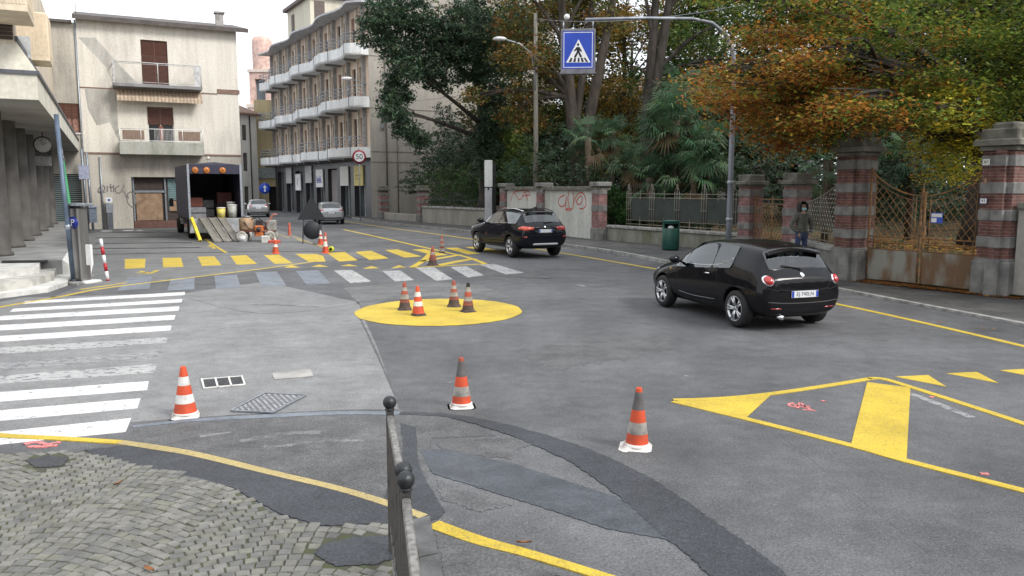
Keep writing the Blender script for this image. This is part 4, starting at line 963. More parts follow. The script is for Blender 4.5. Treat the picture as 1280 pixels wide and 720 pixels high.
def make_tree(name, label, cat, base, height, r0, clumps, pal, wts, leaf=.12, twig=.35, per=14, dens=1., up=.5, aspect=.55, droop=0., bark=None, lean=(0, 0), limb_from=.35, seed=0, group=None, limbs=True, sag=.6, forks=None, colfn=None, maxlimbs=40):
    base = Vector(base); t = thing(name, label, cat, base, 0, group); rnd = random.Random(seed)
    cl = [(c[0]-base.x, c[1]-base.y, c[2]-base.z)+tuple(c[3:]) for c in clumps]
    mb = MB(); top = Vector((lean[0], lean[1], height))
    if height > 0:
        def axis(f): return Vector((lean[0]*f*f+.12*math.sin(f*5+seed), lean[1]*f*f+.1*math.cos(f*4+seed), height*f))
        n_ = 12; mb.tube([axis(i/n_) for i in range(n_+1)], [r0*(1.35 if i == 0 else 1)*(1-.72*i/n_) for i in range(n_+1)], 12)
        for f in (forks or []):    # (from fraction, dx, dy, top z, radius)
            a = axis(f[0]); b = Vector((f[1], f[2], f[3])); pts = bez(a, b, .8, 8, seed+3); mb.tube(pts, [f[4]*(1-.6*i/8) for i in range(9)], 10)
        if limbs:
            order = sorted(range(len(cl)), key=lambda i: rnd.random())[:maxlimbs]
            for k in order:
                c = cl[k]; e = Vector(c[:3]); h = max(limb_from*height, min(height*.93, e.z*.75-.05*rnd.random()*height)); a = axis(h/height)
                rr = r0*(1-.72*h/height)*.45; pts = bez(a, e, sag, 8, seed+k); mb.tube(pts, [rr*(1-.8*i/8)+.012 for i in range(9)], 6)
                for j in range(4):
                    s_ = pts[3+j]; q = Vector((rnd.uniform(-1, 1)*c[3], rnd.uniform(-1, 1)*c[4], rnd.uniform(-.8, .6)*c[5])); b2 = e+q*.9
                    p2 = bez(s_, b2, sag*.3, 5, seed+k*7+j); mb.tube(p2, [max(.008, rr*.35*(1-.8*i/5)) for i in range(6)], 4)
        mb.build('trunk', bark or BARK, t)
    P, idx, tw = clump_points(cl, twig, per, dens, seed+11, droop)
    if colfn: cols = colfn(P+np.array(base), idx, tw)
    else: cols = colours(len(P), pal, wts, tw, seed+5)
    leaf_mesh('crown', P, leaf, cols, up, aspect, .3+droop, seed+17, t)
    return t
def px_clumps(lst, jd=0., seed=0):
    rnd = random.Random(seed); out = []
    for a in lst:
        p = PX(a[0], a[1], a[2]+rnd.uniform(-jd, jd)); out.append((p.x, p.y, p.z, a[3], a[4], a[5], a[6]))
    return out
DG = [(.05, .09, .052), (.068, .115, .062), (.10, .15, .085), (.035, .06, .038)]
# --- dark drooping conifer in front of the apartment block's side wall
cl = px_clumps([(500, -40, 47, 2.2, 2, 1.2, 90), (560, -50, 49, 2.4, 2, 1.3, 90), (620, -40, 50, 2, 2, 1.2, 70), (480, 8, 46, 1.3, 1.5, .9, 70), (470, 38, 46, .9, 1.1, .7, 50), (515, 12, 47, 1.6, 1.5, 1, 90), (540, 38, 47.5, 1.6, 1.5, .9, 90), (500, 52, 46.5, 1.2, 1.3, .8, 60), (575, 22, 48, 1.6, 1.5, 1, 80),
    (505, 82, 46.5, 1.1, 1.2, .8, 60), (535, 74, 47, 1.2, 1.3, .8, 70), (565, 60, 48, 1.4, 1.4, .9, 80), (495, 112, 46, .9, 1, .7, 50), (492, 135, 46, .75, .9, .7, 40), (508, 155, 46, .7, .9, .7, 40), (523, 172, 46.2, .5, .7, .5, 24), (600, 50, 49, 1.5, 1.5, 1, 70), (590, 85, 49, 1.2, 1.3, .8, 50), (545, 100, 47.5, .8, .9, .5, 30),
    (612, 105, 50, 1.3, 1.4, 1.1, 70), (622, 140, 50, 1.1, 1.3, 1.1, 60), (608, 170, 50, 1, 1.2, 1.1, 60), (630, 75, 50.5, 1.2, 1.3, 1, 60), (615, 200, 50, 1.2, 1.2, 1, 60), (600, 15, 50, 1.5, 1.6, 1, 60), (640, 20, 52, 1.4, 1.5, 1.2, 60)], .6, 1)
make_tree('conifer_tree', 'tall dark green drooping conifer in front of the apartment block side wall', 'tree', (-1.8, 50.5, .3), 17, .42, cl, DG, [3, 3, 1.5, 2], .21, .42, 16, 2.3, .25, .38, .55, BARK_D, (-.5, 0), .3, 1, sag=.2, maxlimbs=4)
# --- big autumn plane trees with bare trunks
OR = [(.24, .12, .035), (.28, .15, .042), (.15, .11, .04), (.13, .16, .05), (.30, .24, .06)]
YE = [(.32, .22, .04), (.26, .15, .035), (.18, .16, .04), (.12, .12, .035)]
cl = px_clumps([(560, 20, 50, 1.5, 1.6, 1, 26), (640, 30, 46, 1.5, 1.6, 1.1, 44), (590, 120, 47, .8, 1, .5, 14), (670, 70, 45, 1.2, 1.4, .9, 34), (650, 110, 45, 1, 1.2, .9, 32), (665, 150, 45, 1, 1.2, .8, 30), (690, 10, 46, 1.5, 1.5, 1, 40), (640, 70, 46, 1.1, 1.3, .9, 34),
    (640, -20, 45, 2, 2, 1.2, 40), (700, -40, 44, 2, 2, 1.2, 40), (760, -50, 45, 2.2, 2, 1.2, 40), (760, 15, 46, 1.4, 1.5, .9, 34), (690, 100, 46, .8, 1, .7, 20), (640, 140, 46, .8, 1, .6, 18), (720, -90, 46, 3, 3, 1.5, 50)], 1, 2)
make_tree('autumn_tree', 'tall forked tree with thick bare trunk and rust coloured leaves behind the crossing sign', 'tree', (3.6, 45, .5), 15, .48, cl, OR, [2, 2, 2, 4, 1], .17, .5, 13, 2.3, .35, .6, .2, BARK, (-1.4, 0), .45, 2, forks=[(.14, 2.2, .4, 13.5, .38), (.3, 1.0, .2, 14, .24)], maxlimbs=11)
cl = px_clumps([(770, 120, 52, 1.6, 1.5, 1.2, 50), (760, 160, 52, 1.5, 1.5, 1.1, 46), (800, 150, 52, 1.3, 1.5, 1.2, 44), (780, 185, 50, 1.5, 1.5, 1, 40), (830, 60, 52, 1.6, 1.6, 1, 30), (780, 30, 52, 1.6, 1.6, 1, 26), (735, 100, 54, 1.4, 1.5, 1, 26), (870, 40, 50, 1.8, 1.7, 1.1, 40), (850, -10, 50, 2, 2, 1.1, 40), (900, 0, 48, 2, 2, 1.2, 40)], 1, 3)
make_tree('yellowing_tree', 'slim tree with golden yellow leaves behind the crossing sign, left of the ivy covered trunk', 'tree', PX(785, 236, 53)-Vector((0, 0, 1.6)), 11, .25, cl, YE, [3, 3, 2, 1], .17, .5, 13, 2., .35, .6, .1, BARK_D, (0, 0), .3, 3)
cl = px_clumps([(800, -40, 41, 2, 2, 1.2, 50), (860, -30, 41, 2, 2, 1.2, 60), (790, 90, 41, .5, .6, 1.1, 22), (830, 130, 41, .6, .7, 1.2, 34), (850, 90, 41.5, .8, .8, .9, 30), (900, 30, 40, 1.6, 1.6, .9, 44), (940, 20, 39, 1.6, 1.6, .9, 44), (800, 170, 41, .7, .8, .9, 30), (870, 60, 42, 1.2, 1.2, .8, 26), (905, 75, 40, 1.1, 1.1, .6, 26)], .5, 4)
make_tree('ivy_clad_tree', 'tall dark twin trunk with ivy, between the crossing sign and the curved lamp post', 'tree', (6.8, 41, .6), 14, .42, cl, [(.05, .10, .025), (.09, .13, .03), (.16, .12, .03), (.03, .06, .02)], [3, 2, 2, 2], .14, .42, 14, 1.5, .4, .6, .2, BARK_D, (.3, 0), .5, 4, forks=[(.12, 1.25, .3, 13, .34)], maxlimbs=7)
# --- beech with layered rust and green sprays reaching over the gate
rg = np.random.default_rng(21); cl = []
for i in range(215):
    px = rg.uniform(885, 1420); top_ = -220
    low = np.interp(px, [880, 920, 960, 1020, 1080, 1140, 1200, 1300, 1420], [112, 132, 158, 168, 158, 165, 145, 130, 115])
    py = low-8-abs(rg.normal())*130
    if rg.random() < .5: py = rg.uniform(top_, low)
    if px < 960 and py < 60 and rg.random() < .75: continue
    d = rg.uniform(17, 26) if px > 1000 else rg.uniform(19, 26)
    p = PX(px, py, d); r_ = rg.uniform(.7, 1.25); cl.append((p.x, p.y, p.z, r_, r_*.9, .2, int(30*r_)))
for a in [(905, 118, 21), (925, 128, 21), (950, 150, 20.5), (975, 168, 20.5), (1000, 180, 20.5), (990, 150, 20), (1020, 165, 20), (1050, 120, 19), (900, 95, 22)]:
    p = PX(*a); cl.append((p.x, p.y, p.z, .8, .8, .2, 40))
for a in [(1165, 195, 24), (1190, 175, 24), (1200, 205, 23.5), (1150, 180, 25), (1220, 150, 23), (1180, 215, 24.5), (1225, 185, 24.5)]:
    p = PX(*a); cl.append((p.x, p.y, p.z, .7, .8, .3, 34))
def beech_col(P, idx, tw):
    rg = np.random.default_rng(9); d = P[:, 1]; px = 640+P[:, 0]/d*1000; pz = P[:, 2]
    n = len(P)
    # leaves turned rust on the outer, street-side and lower sprays; green towards the top and the right
    w_ = np.clip((px-1010)/240, 0, 1)*.5+np.clip((pz-4.6)/3.5, 0, 1)*.42+rg.normal(size=n)*.06+(tw-.5)*.55+.25*np.sin(P[:, 0]*1.7+idx)*.6
    rust = np.array([(.33, .125, .025), (.43, .20, .035), (.24, .08, .02), (.32, .24, .04)])[rg.integers(0, 4, n)]
    grn = np.array([(.085, .14, .025), (.14, .20, .03), (.055, .09, .02), (.22, .22, .035)])[rg.integers(0, 4, n)]
    yel = np.array([(.46, .46, .05), (.34, .38, .05), (.52, .38, .04)])[rg.integers(0, 3, n)]
    c = np.where((w_ < .19)[:, None], rust, grn)
    ye = (np.hypot(px-1185, (d-24)*8) < 60) & (pz < 4.6) & (rg.random(n) < .75); c = np.where(ye[:, None], yel, c)
    return 1.15*c*(1+rg.normal(size=(n, 1))*.22)
make_tree('beech_tree', 'wide beech with layered rust and green leaves hanging over the iron gate', 'tree', (15.5, 26.5, .4), 13, .5, cl, None, None, .095, .40, 17, 1.0, .5, .6, .3, BARK_D, (-1, -1), .22, 6, colfn=beech_col, sag=.9, maxlimbs=60)
# --- background trees behind the garden (two forms, copied)
def bgtree(name, label, seed, pal, wts, base, h, w_, n=34, leaf=.3):
    rg = np.random.default_rng(seed); cl = []
    for i in range(n):
        a = rg.uniform(0, 2*PI); zf = rg.uniform(.1, 1); r_ = w_*math.sqrt(max(.05, 1-(zf-.4)**2*1.6))*rg.uniform(.3, .95)
        cl.append((base[0]+r_*math.cos(a), base[1]+r_*math.sin(a), base[2]+h*zf, rg.uniform(1, 1.9), rg.uniform(1, 1.9), rg.uniform(.7, 1.3), 34))
    return make_tree(name, label, 'tree', base, h*.9, .3, cl, pal, wts, leaf, .7, 11, 1., .4, .6, .15, BARK_D, (0, 0), .2, seed, maxlimbs=8, group='dark trees at the back of the garden')
GR2 = [(.03, .055, .02), (.05, .08, .025), (.08, .085, .025), (.02, .035, .018)]
bt = bgtree('garden_tree', 'dark green garden tree filling the gap behind the rusty gate', 31, GR2, [3, 3, 1, 3], (20, 45, 1.2), 8.5, 4.6)
bt2 = bgtree('garden_tree', 'olive brown garden tree directly behind the curved lamp post', 47, [(.05, .06, .02), (.10, .09, .03), (.14, .09, .03), (.03, .04, .02)], [3, 2, 1.5, 2], (12.5, 46, 1.1), 8, 4)
bg_list = [(bt, (27, 38, 1.0), 1.1, 'dark green garden tree at the far right behind the brick gate pillar'), (bt, (9, 60, 1.2), .95, 'dark tree deep in the garden between the palms and the lamp post'), (bt2, (30, 60, 1.2), 1.25, 'tall olive tree far behind the rusty gate'),
           (bt, (17, 66, 1.2), 1.1, 'dark tree far behind the small rusty gate'), (bt2, (-1, 66, 1.0), .9, 'olive brown tree behind the wooden pole'), (bt, (38, 48, 1.2), 1.3, 'large dark tree outside right behind the garden'), (bt2, (24, 50, 1.2), 1.0, 'olive tree behind the beech crown'), (bt, (2.5, 57, 1), .75, 'low dark tree behind the forked trunk')]
for i, (src, loc, sc, lb) in enumerate(bg_list):
    c = copy_tree(src); c.location = loc; c.rotation_euler = (0, 0, 1.1*i+.6); c.scale = (sc,)*3; c['label'] = lb
# --- tall trees closing the view behind the trunks and behind the beech
def tall(label, pts, pal, wts, seed, base, h=14, leaf=.2, dens=1.3, r0=.3, name='tall_tree'):
    return make_tree(name, label, 'tree', base, h, r0, px_clumps(pts, 1.2, seed), pal, wts, leaf, .6, 13, dens, .4, .6, .15, BARK_D, (0, 0), .3, seed, maxlimbs=9, group='tall trees closing the garden')
rg = np.random.default_rng(77)
def field(x0, x1, y0, y1, d, n, r=2.0, k=60): return [(rg.uniform(x0, x1), rg.uniform(y0, y1), d+rg.uniform(-2, 2), r*rg.uniform(.7, 1.15), r*.8, r*.55, k) for _ in range(n)]
OLV = [(.13, .15, .045), (.25, .18, .05), (.08, .11, .035), (.34, .23, .05), (.055, .08, .03)]
tall('tall olive brown tree filling the gap between the conifer and the forked trunk', field(615, 730, -60, 215, 56, 40)+field(660, 735, 110, 235, 54, 14, 1.5), OLV, [4, 1, 3, .6, 3], 81, (0.5, 57, .9))
tall('tall golden olive tree behind the crossing sign and the ivy clad trunk', field(715, 840, -60, 210, 57, 40), [(.28, .19, .035), (.16, .12, .03), (.09, .10, .03), (.05, .06, .02)], [3, 2, 2, 2], 82, (8, 58, 1))
tall('tall green tree behind the curved lamp post', field(835, 960, -40, 200, 48, 34, 1.8), [(.09, .15, .035), (.16, .21, .045), (.055, .09, .03), (.26, .23, .05)], [3, 2, 3, 1], 83, (12, 49, 1.1))
tall('tall dark green tree behind the middle of the beech', field(940, 1110, -80, 190, 40, 30, 1.9), [(.08, .13, .03), (.14, .18, .04), (.04, .065, .02), (.28, .25, .04)], [3, 2, 3, 1], 84, (16, 41, 1.1))
tall('tall dark tree behind the right side of the beech', field(1090, 1330, -80, 180, 38, 36, 2.0), [(.07, .11, .03), (.13, .16, .04), (.035, .055, .02), (.3, .22, .04)], [3, 2, 3, 1], 85, (23, 39, 1.1))
# --- shrubs
def shrub(label, pts, pal, wts, leaf=.12, seed=0, dens=1.3, up=.3, aspect=.5, base=None, h=1.2, twig=.3, per=15, group=None, droop=.1, name='shrub'):
    cl = px_clumps(pts, .3, seed); b = base or Vector((sum(c[0] for c in cl)/len(cl), sum(c[1] for c in cl)/len(cl), .3))
    return make_tree(name, label, 'shrub', b, h, .07, cl, pal, wts, leaf, twig, per, dens, up, aspect, droop, BARK_D, (0, 0), .2, seed, group=group, sag=.1, maxlimbs=6)
shrub('dark green yew-like bush before the apartment block side wall', [(560, 160, 59, 1.2, 1.2, 1, 60), (545, 185, 60, 1.6, 1.3, 1.1, 80), (575, 185, 57, 1.5, 1.3, 1.2, 80), (540, 215, 60, 2, 1.4, 1.2, 100), (585, 215, 56, 1.6, 1.4, 1.2, 90), (515, 232, 61, 1, 1, .7, 40), (560, 205, 58, 1.6, 1.3, 1.2, 80), (553, 140, 59, .6, .7, .8, 20), (600, 235, 53, 1.2, 1.2, 1.2, 60)], DG, [3, 3, 1, 2], .16, 51)
shrub('leafy green hedge hanging over the low wall left of the white post', [(545, 225, 57.5, 1.3, 1, .9, 80), (565, 222, 55.5, 1.3, 1, 1, 90), (590, 225, 53, 1.3, 1, 1, 90), (575, 243, 54.5, 1.3, .8, .8, 80), (550, 245, 57, 1.3, .8, .7, 70), (598, 245, 52.5, .9, .8, .8, 50)], [(.05, .10, .035), (.085, .15, .05), (.11, .18, .06)], [3, 2, 1], .15, 52, up=.15, aspect=.28, droop=.3)
shrub('yellow green bush to the left of the wooden pole', [(632, 180, 50, 1, 1, .8, 50), (645, 200, 49, 1.2, 1.1, .9, 70), (615, 195, 51, 1, 1, .8, 44), (640, 165, 50, .6, .7, .6, 22), (655, 180, 48.5, .7, .8, .7, 26), (630, 215, 50, 1.3, 1, .8, 60)], [(.16, .22, .05), (.12, .19, .045), (.22, .26, .06), (.07, .12, .035)], [3, 3, 2, 1.5], .15, 53)
shrub('dark evergreen bush behind the white graffitied wall', [(690, 200, 43, 1.2, 1.1, .9, 60), (670, 180, 45, 1.1, 1.1, 1, 50), (700, 220, 42, 1.2, 1, .8, 60), (650, 222, 45, 1.2, 1, .8, 60), (720, 180, 44, 1, 1, .9, 40), (735, 215, 41, 1, .9, .8, 44), (705, 165, 45, 1, 1, .8, 36)], DG, [2, 3, 3, 1], .13, 54)
shrub('dense green shrub spilling over the low wall beside the white wall', [(772, 255, 36.3, .65, .6, .6, 90), (775, 275, 36, .6, .5, .45, 80), (762, 240, 37, .6, .6, .5, 60), (785, 268, 35.3, .45, .45, .5, 50), (770, 288, 35.6, .5, .4, .3, 40)], [(.03, .09, .02), (.05, .12, .03), (.07, .15, .04)], [3, 3, 1], .09, 55, dens=1.6, twig=.2)
shrub('broad dark undergrowth behind the railing at the lamp post', [(820, 200, 38, 1.3, 1.2, 1, 70), (870, 200, 36, 1.3, 1.2, 1, 70), (900, 170, 36, 1.2, 1.2, 1, 60), (905, 220, 34, 1.2, 1, .9, 70), (860, 240, 35, 1.3, 1, .8, 70), (800, 235, 37, 1.1, 1, .8, 60), (835, 270, 35.5, 1.4, .8, .8, 60), (890, 265, 33.5, 1.3, .8, .7, 60), (880, 130, 38, 1.1, 1.1, .9, 40), (800, 275, 36.5, .9, .7, .6, 40)], DG+[(.06, .12, .03)], [3, 3, 2, 2, 1.2], .12, 56)
shrub('dark shrub mass behind the small rusty gate and the hooded person', [(950, 200, 32, 1.3, 1.2, 1, 70), (1000, 215, 31, 1.3, 1.2, 1, 70), (960, 250, 31, 1.3, 1, .8, 70), (1010, 255, 30, 1.2, 1, .8, 60), (1040, 225, 29, 1.2, 1.1, 1, 60), (940, 160, 34, 1.3, 1.2, 1, 50), (1035, 270, 28.5, 1, .8, .6, 40), (985, 170, 33, 1.2, 1.2, .9, 44)], DG+[(.10, .09, .03)], [3, 3, 1, 3, 1], .11, 57)
shrub('dark laurel behind the left leaf of the tall rusty gate', [(1100, 200, 30, 1.3, 1.2, 1, 70), (1130, 230, 30, 1.2, 1.1, .8, 60), (1090, 240, 28, .9, .9, .9, 50), (1160, 235, 34, 1.6, 1.2, .8, 60), (1210, 240, 36, 1.6, 1.2, .8, 60), (1260, 220, 34, 1.8, 1.3, 1.2, 60), (1110, 165, 31, 1.2, 1.1, .9, 40), (1100, 265, 30, 1.1, .9, .6, 60), (1150, 255, 33, 1.4, 1, .6, 70), (1200, 262, 33, 1.4, 1, .5, 60), (1230, 250, 31, 1.3, 1, .8, 70), (1140, 215, 29, 1.2, 1, .8, 60), (1190, 225, 31, 1.3, 1, .8, 60)], DG+[(.05, .07, .02)], [3, 3, 1, 3, 2], .12, 58)
# --- fan palms
def palm(label, head, base_z=.4, nf=30, fr=1.0, seed=0):
    head = Vector(head); base = Vector((head.x, head.y, base_z)); t = thing('fan_palm', label, 'palm', base, 0, 'fan palms behind the wall'); rnd = random.Random(seed)
    H_ = head.z-base_z; mb = MB(); mb.tube([(0, 0, 0), (.05, .03, H_*.5), (0, 0, H_)], [.13, .14, .17], 8); mb.build('trunk', mat('palm_fibre', (.10, .075, .05), .95, scale=14, var=.5, bump=.8, bscale=40), t)
    P = []; F = []; C = []
    for i in range(nf):
        a = rnd.uniform(0, 2*PI); el = rnd.uniform(-.95, 1.15); o = Vector((0, 0, H_+rnd.uniform(-.35, .1)))
        d = Vector((math.cos(a)*math.cos(el), math.sin(a)*math.cos(el), math.sin(el))); L_ = rnd.uniform(.5, .85)*fr
        tip = o+d*L_+Vector((0, 0, -.08*L_)); side = d.cross(Vector((0, 0, 1))); side.normalize(); upv = side.cross(d).normalized()
        b0 = len(P); w_ = .014
        P += [o-side*w_, o+side*w_, tip+side*w_, tip-side*w_]; F.append((b0, b0+1, b0+2, b0+3))
        dry = el < -.6 and rnd.random() < .5
        cc = (.14, .10, .05) if dry else rnd.choice([(.06, .12, .06), (.09, .17, .085), (.085, .15, .085), (.14, .21, .115)])
        C += [cc]*4
        nb = 17; tilt = rnd.uniform(-.5, .5); s2 = side*math.cos(tilt)+upv*math.sin(tilt)
        for k in range(nb):
            th = (k/(nb-1)-.5)*3.5; bd = (d*math.cos(th)+s2*math.sin(th)); bl = fr*rnd.uniform(.5, .68)*(1-.22*abs(th)/1.75)
            pn = bd.cross(upv); pn.normalize(); mid = tip+bd*bl*.55+upv*.03; end = tip+bd*bl+Vector((0, 0, -rnd.uniform(.12, .34)*bl*1.3))
            b0 = len(P); P += [tip, mid-pn*.022*fr, end, mid+pn*.022*fr]; F.append((b0, b0+1, b0+2, b0+3)); C += [tuple(x*rnd.uniform(.8, 1.2) for x in cc)]*4
    me = bpy.data.meshes.new('fronds'); me.from_pydata([tuple(p) for p in P], [], F); at = me.color_attributes.new('leaf_colour', 'FLOAT_COLOR', 'POINT')
    at.data.foreach_set('color', [x for c in C for x in (*c, 1)]); me.materials.append(LEAF); me.update(); link('fronds', me, t)
    return t
for i, (a, lb, fr, nf) in enumerate([((735, 172, 41), 'fan palm directly behind the white wall, under the crossing sign', 1.25, 34), ((862, 118, 36.5), 'tallest fan palm left of the curved lamp post', 1.6, 52), ((832, 168, 36), 'fan palm at the left of the lamp post, just above the railing', 1.5, 44), ((795, 200, 37), 'low fan palm behind the end of the white wall', 1.2, 34), ((888, 185, 34), 'fan palm just behind the lamp post', 1.35, 38), ((845, 150, 35.5), 'fan palm in the thick of the palms, below the tallest head', 1.6, 40), ((868, 212, 33.8), 'low fan palm leaning over the railing left of the lamp post', 1.4, 36), ((812, 222, 35.6), 'low fan palm over the railing above the green bin', 1.3, 34), ((1140, 195, 29), 'dark fan palm behind the tall rusty gate', 1.1, 28), ((765, 165, 42), 'fan palm further back between the crossing sign and the tallest palm', 1.2, 30), ((1035, 200, 28), 'fan palm behind the curved iron railing', 1.0, 24), ((650, 215, 46), 'small fan palm at the foot of the wooden pole', 1.0, 22)]):
    palm(lb, PX(*a), .5, nf, fr, 60+i)

# ================================================================ garden walls, pillars, railings, gates
def brickmat(name, c1, c2, mortar, sc=1.):
    m = bpy.data.materials.new(name); m.use_nodes = True; t = m.node_tree; N = t.nodes; K = t.links.new; b = N['Principled BSDF']
    c = N.new('ShaderNodeTexCoord'); sx = N.new('ShaderNodeSeparateXYZ'); ad = N.new('ShaderNodeMath'); cb = N.new('ShaderNodeCombineXYZ')
    K(c.outputs['Object'], sx.inputs[0]); K(sx.outputs['X'], ad.inputs[0]); K(sx.outputs['Y'], ad.inputs[1]); K(ad.outputs[0], cb.inputs['X']); K(sx.outputs['Z'], cb.inputs['Y'])
    br = N.new('ShaderNodeTexBrick'); br.inputs['Scale'].default_value = sc; br.inputs['Brick Width'].default_value = .25; br.inputs['Row Height'].default_value = .07; br.inputs['Mortar Size'].default_value = .008
    br.inputs['Color1'].default_value = (*c1, 1); br.inputs['Color2'].default_value = (*c2, 1); br.inputs['Mortar'].default_value = (*mortar, 1); K(cb.outputs[0], br.inputs['Vector'])
    n = N.new('ShaderNodeTexNoise'); n.inputs['Scale'].default_value = 4; n.inputs['Detail'].default_value = 6; K(c.outputs['Object'], n.inputs['Vector'])
    r = N.new('ShaderNodeValToRGB'); r.color_ramp.elements[0].position = .3; r.color_ramp.elements[0].color = (.55,)*3+(1,); r.color_ramp.elements[1].position = .65; r.color_ramp.elements[1].color = (1.1,)*3+(1,); K(n.outputs['Fac'], r.inputs['Fac'])
    x = N.new('ShaderNodeMix'); x.data_type = 'RGBA'; x.blend_type = 'MULTIPLY'; x.inputs['Factor'].default_value = 1; K(br.outputs['Color'], x.inputs['A']); K(r.outputs['Color'], x.inputs['B']); K(x.outputs['Result'], b.inputs['Base Color'])
    b.inputs['Roughness'].default_value = .9; bp = N.new('ShaderNodeBump'); bp.inputs['Strength'].default_value = .6; bp.inputs['Distance'].default_value = .01; K(br.outputs['Fac'], bp.inputs['Height']); bp.invert = True; K(bp.outputs['Normal'], b.inputs['Normal'])
    return m
BR_R = brickmat('brick_red', (.19, .075, .06), (.12, .05, .042), (.19, .15, .13))
BR_P = brickmat('brick_pink', (.29, .14, .13), (.23, .105, .10), (.27, .21, .20))
STN_G = mat('grey_stone', (.19, .187, .178), .85, scale=3, var=.4, bump=.4, bscale=35)
STN_D = mat('dark_mossy_stone', (.15, .145, .12), .9, scale=3, var=.5, bump=.5, bscale=30)
RUST = mat('rusty_iron', (.30, .15, .055), .8, col2=(.14, .09, .05), scale=9, lo=.4, hi=.6)
IRONG = mat('old_painted_iron', (.22, .21, .18), .7, col2=(.2, .13, .08), scale=6, lo=.3, hi=.5)
def pillar(loc, label, w_, h, brick, nb, cap='flat', rz=ST_A, z0=.05, plinth=.75, pil=False, group=None):
    t = thing('gate_pillar', label, 'pillar', (loc.x, loc.y, z0), rz, group); hw = w_/2
    mb = MB(); mb.box((-hw, -hw, plinth), (hw, hw, h-.3)); 
    if pil:
        for sx, sy in ((-1, -1), (1, -1)): pass
    sh = mb.build('brick_shaft', brick, t)
    mb = MB(); mb.bbox((-hw-.07, -hw-.07, 0), (hw+.07, hw+.07, plinth-.06), .02); mb.bbox((-hw-.035, -hw-.035, plinth-.06), (hw+.035, hw+.035, plinth), .015); mb.build('base', STN_G, t)
    zs = [plinth+(h-.3-plinth)*(i+.5+.12)/nb for i in range(nb)]
    for z in zs:
        m_ = MB(); bh = (h-.3-plinth)/nb*.40; m_.bbox((-hw-.025, -hw-.025, z-bh/2), (hw+.025, hw+.025, z+bh/2), .012); m_.build('stone_band', STN_G, t)
    m_ = MB()
    if cap == 'tall':
        m_.bbox((-hw-.06, -hw-.06, h-.3), (hw+.06, hw+.06, h-.2), .02); m_.bbox((-hw-.16, -hw-.16, h-.2), (hw+.16, hw+.16, h-.06), .03); m_.bbox((-hw-.06, -hw-.06, h-.06), (hw+.06, hw+.06, h+.16), .03); m_.bbox((-hw+.08, -hw+.08, h+.16), (hw-.08, hw-.08, h+.3), .05)
    else:
        m_.bbox((-hw-.05, -hw-.05, h-.3), (hw+.05, hw+.05, h-.22), .015); m_.bbox((-hw-.15, -hw-.15, h-.22), (hw+.15, hw+.15, h-.1), .02); m_.bbox((-hw-.04, -hw-.04, h-.1), (hw+.04, hw+.04, h+.12), .03)
    m_.build('cap', STN_D, t)
    if pil:   # projecting pilaster strip on the street corner
        m_ = MB(); m_.box((.0, -hw-.12, plinth), (.2, -hw-.0, h-.3)); m_.build('pilaster', brick, t)
        m_ = MB()
        for z in zs: bh = (h-.3-plinth)/nb*.40; m_.box((-.02, -hw-.145, z-bh/2+.002), (.22, -hw-.027, z+bh/2-.002))
        m_.box((-.04, -hw-.19, 0), (.24, -hw-.072, plinth-.002)); m_.build('pilaster_band', STN_G, t)
    return t
PA = {}
gp = lambda px, py, z=.1: G(px, py, z)
pR = G(1256, 371, .05)+U_*.3+V_*.2; pL = G(1071, 349.5, .08)+U_*.34+V_*.2
gateDir = (pR-pL); gz_ = math.atan2(gateDir.y, gateDir.x)+PI   # along the gate, from right to left seen from the street
rzG = math.atan2((pR-pL).y, (pR-pL).x)
pillar(pR, 'tall banded brick gate pillar at the right edge, with two number plates', .66, 3.42, BR_R, 4, 'tall', rzG, .04, .82, True, 'tall gate pillars')
pillar(pL, 'tall banded brick gate pillar between the rusty gate and the curved railing', .66, 3.4, BR_R, 4, 'tall', rzG, .06, .82, True, 'tall gate pillars')
p1k = G(1001, 327, .1)+U_*.35+V_*.1; p2k = G(941, 317, .1)+U_*.3+V_*.1
pillar(p1k, 'pink brick pillar right behind the hooded person', .58, 2.62, BR_P, 3, 'flat', ST_A*.9, .1, .6, group='small pillars beside the wicket gate')
pillar(p2k, 'pink brick pillar between the grey railing and the small rusty gate', .58, 2.62, BR_P, 3, 'flat', ST_A*.9, .1, .6, group='small pillars beside the wicket gate')
# number plates on the right pillar (street side face is local -y)
import bpy as _b
TXT = {}
def text_obj(name, s, size, m, parent, loc, rot=(PI/2, 0, 0), ext=.002, align='CENTER'):
    cu = bpy.data.curves.new(name, 'FONT'); cu.body = s; cu.size = size; cu.align_x = align; cu.align_y = 'CENTER'; cu.extrude = ext
    o = bpy.data.objects.new(name+'_tmp', cu); COL.objects.link(o); dg = bpy.context.evaluated_depsgraph_get()
    me = bpy.data.meshes.new_from_object(o.evaluated_get(dg)); me.name = name; COL.objects.unlink(o); bpy.data.objects.remove(o)
    me.materials.clear(); me.materials.append(m); q = bpy.data.objects.new(name, me); COL.objects.link(q); q.parent = parent; q.location = loc; q.rotation_euler = rot
    return q
NAVY = mat('navy_enamel', (.012, .02, .10), .35)
PR = [o for o in COL.objects if o.name.startswith('gate_pillar')][0]
def plate(z, w_, h, s, frame, face, label, off=-.2):
    t = thing('number_plate', label, 'house number', Vector((pR.x, pR.y, .04))+Matrix.Rotation(rzG, 3, 'Z') @ Vector((off, -.367, z)), rzG)
    m_ = MB(); m_.box((-w_/2, -.008, -h/2), (w_/2, 0, h/2)); m_.build('rim', frame, t)
    m_ = MB(); m_.box((-w_/2+.018, -.012, -h/2+.018), (w_/2-.018, -.0075, h/2-.018)); f_ = m_.build('face', face, t)
    text_obj('number', s, h*.62, NAVY, f_, (0, -.013, 0))
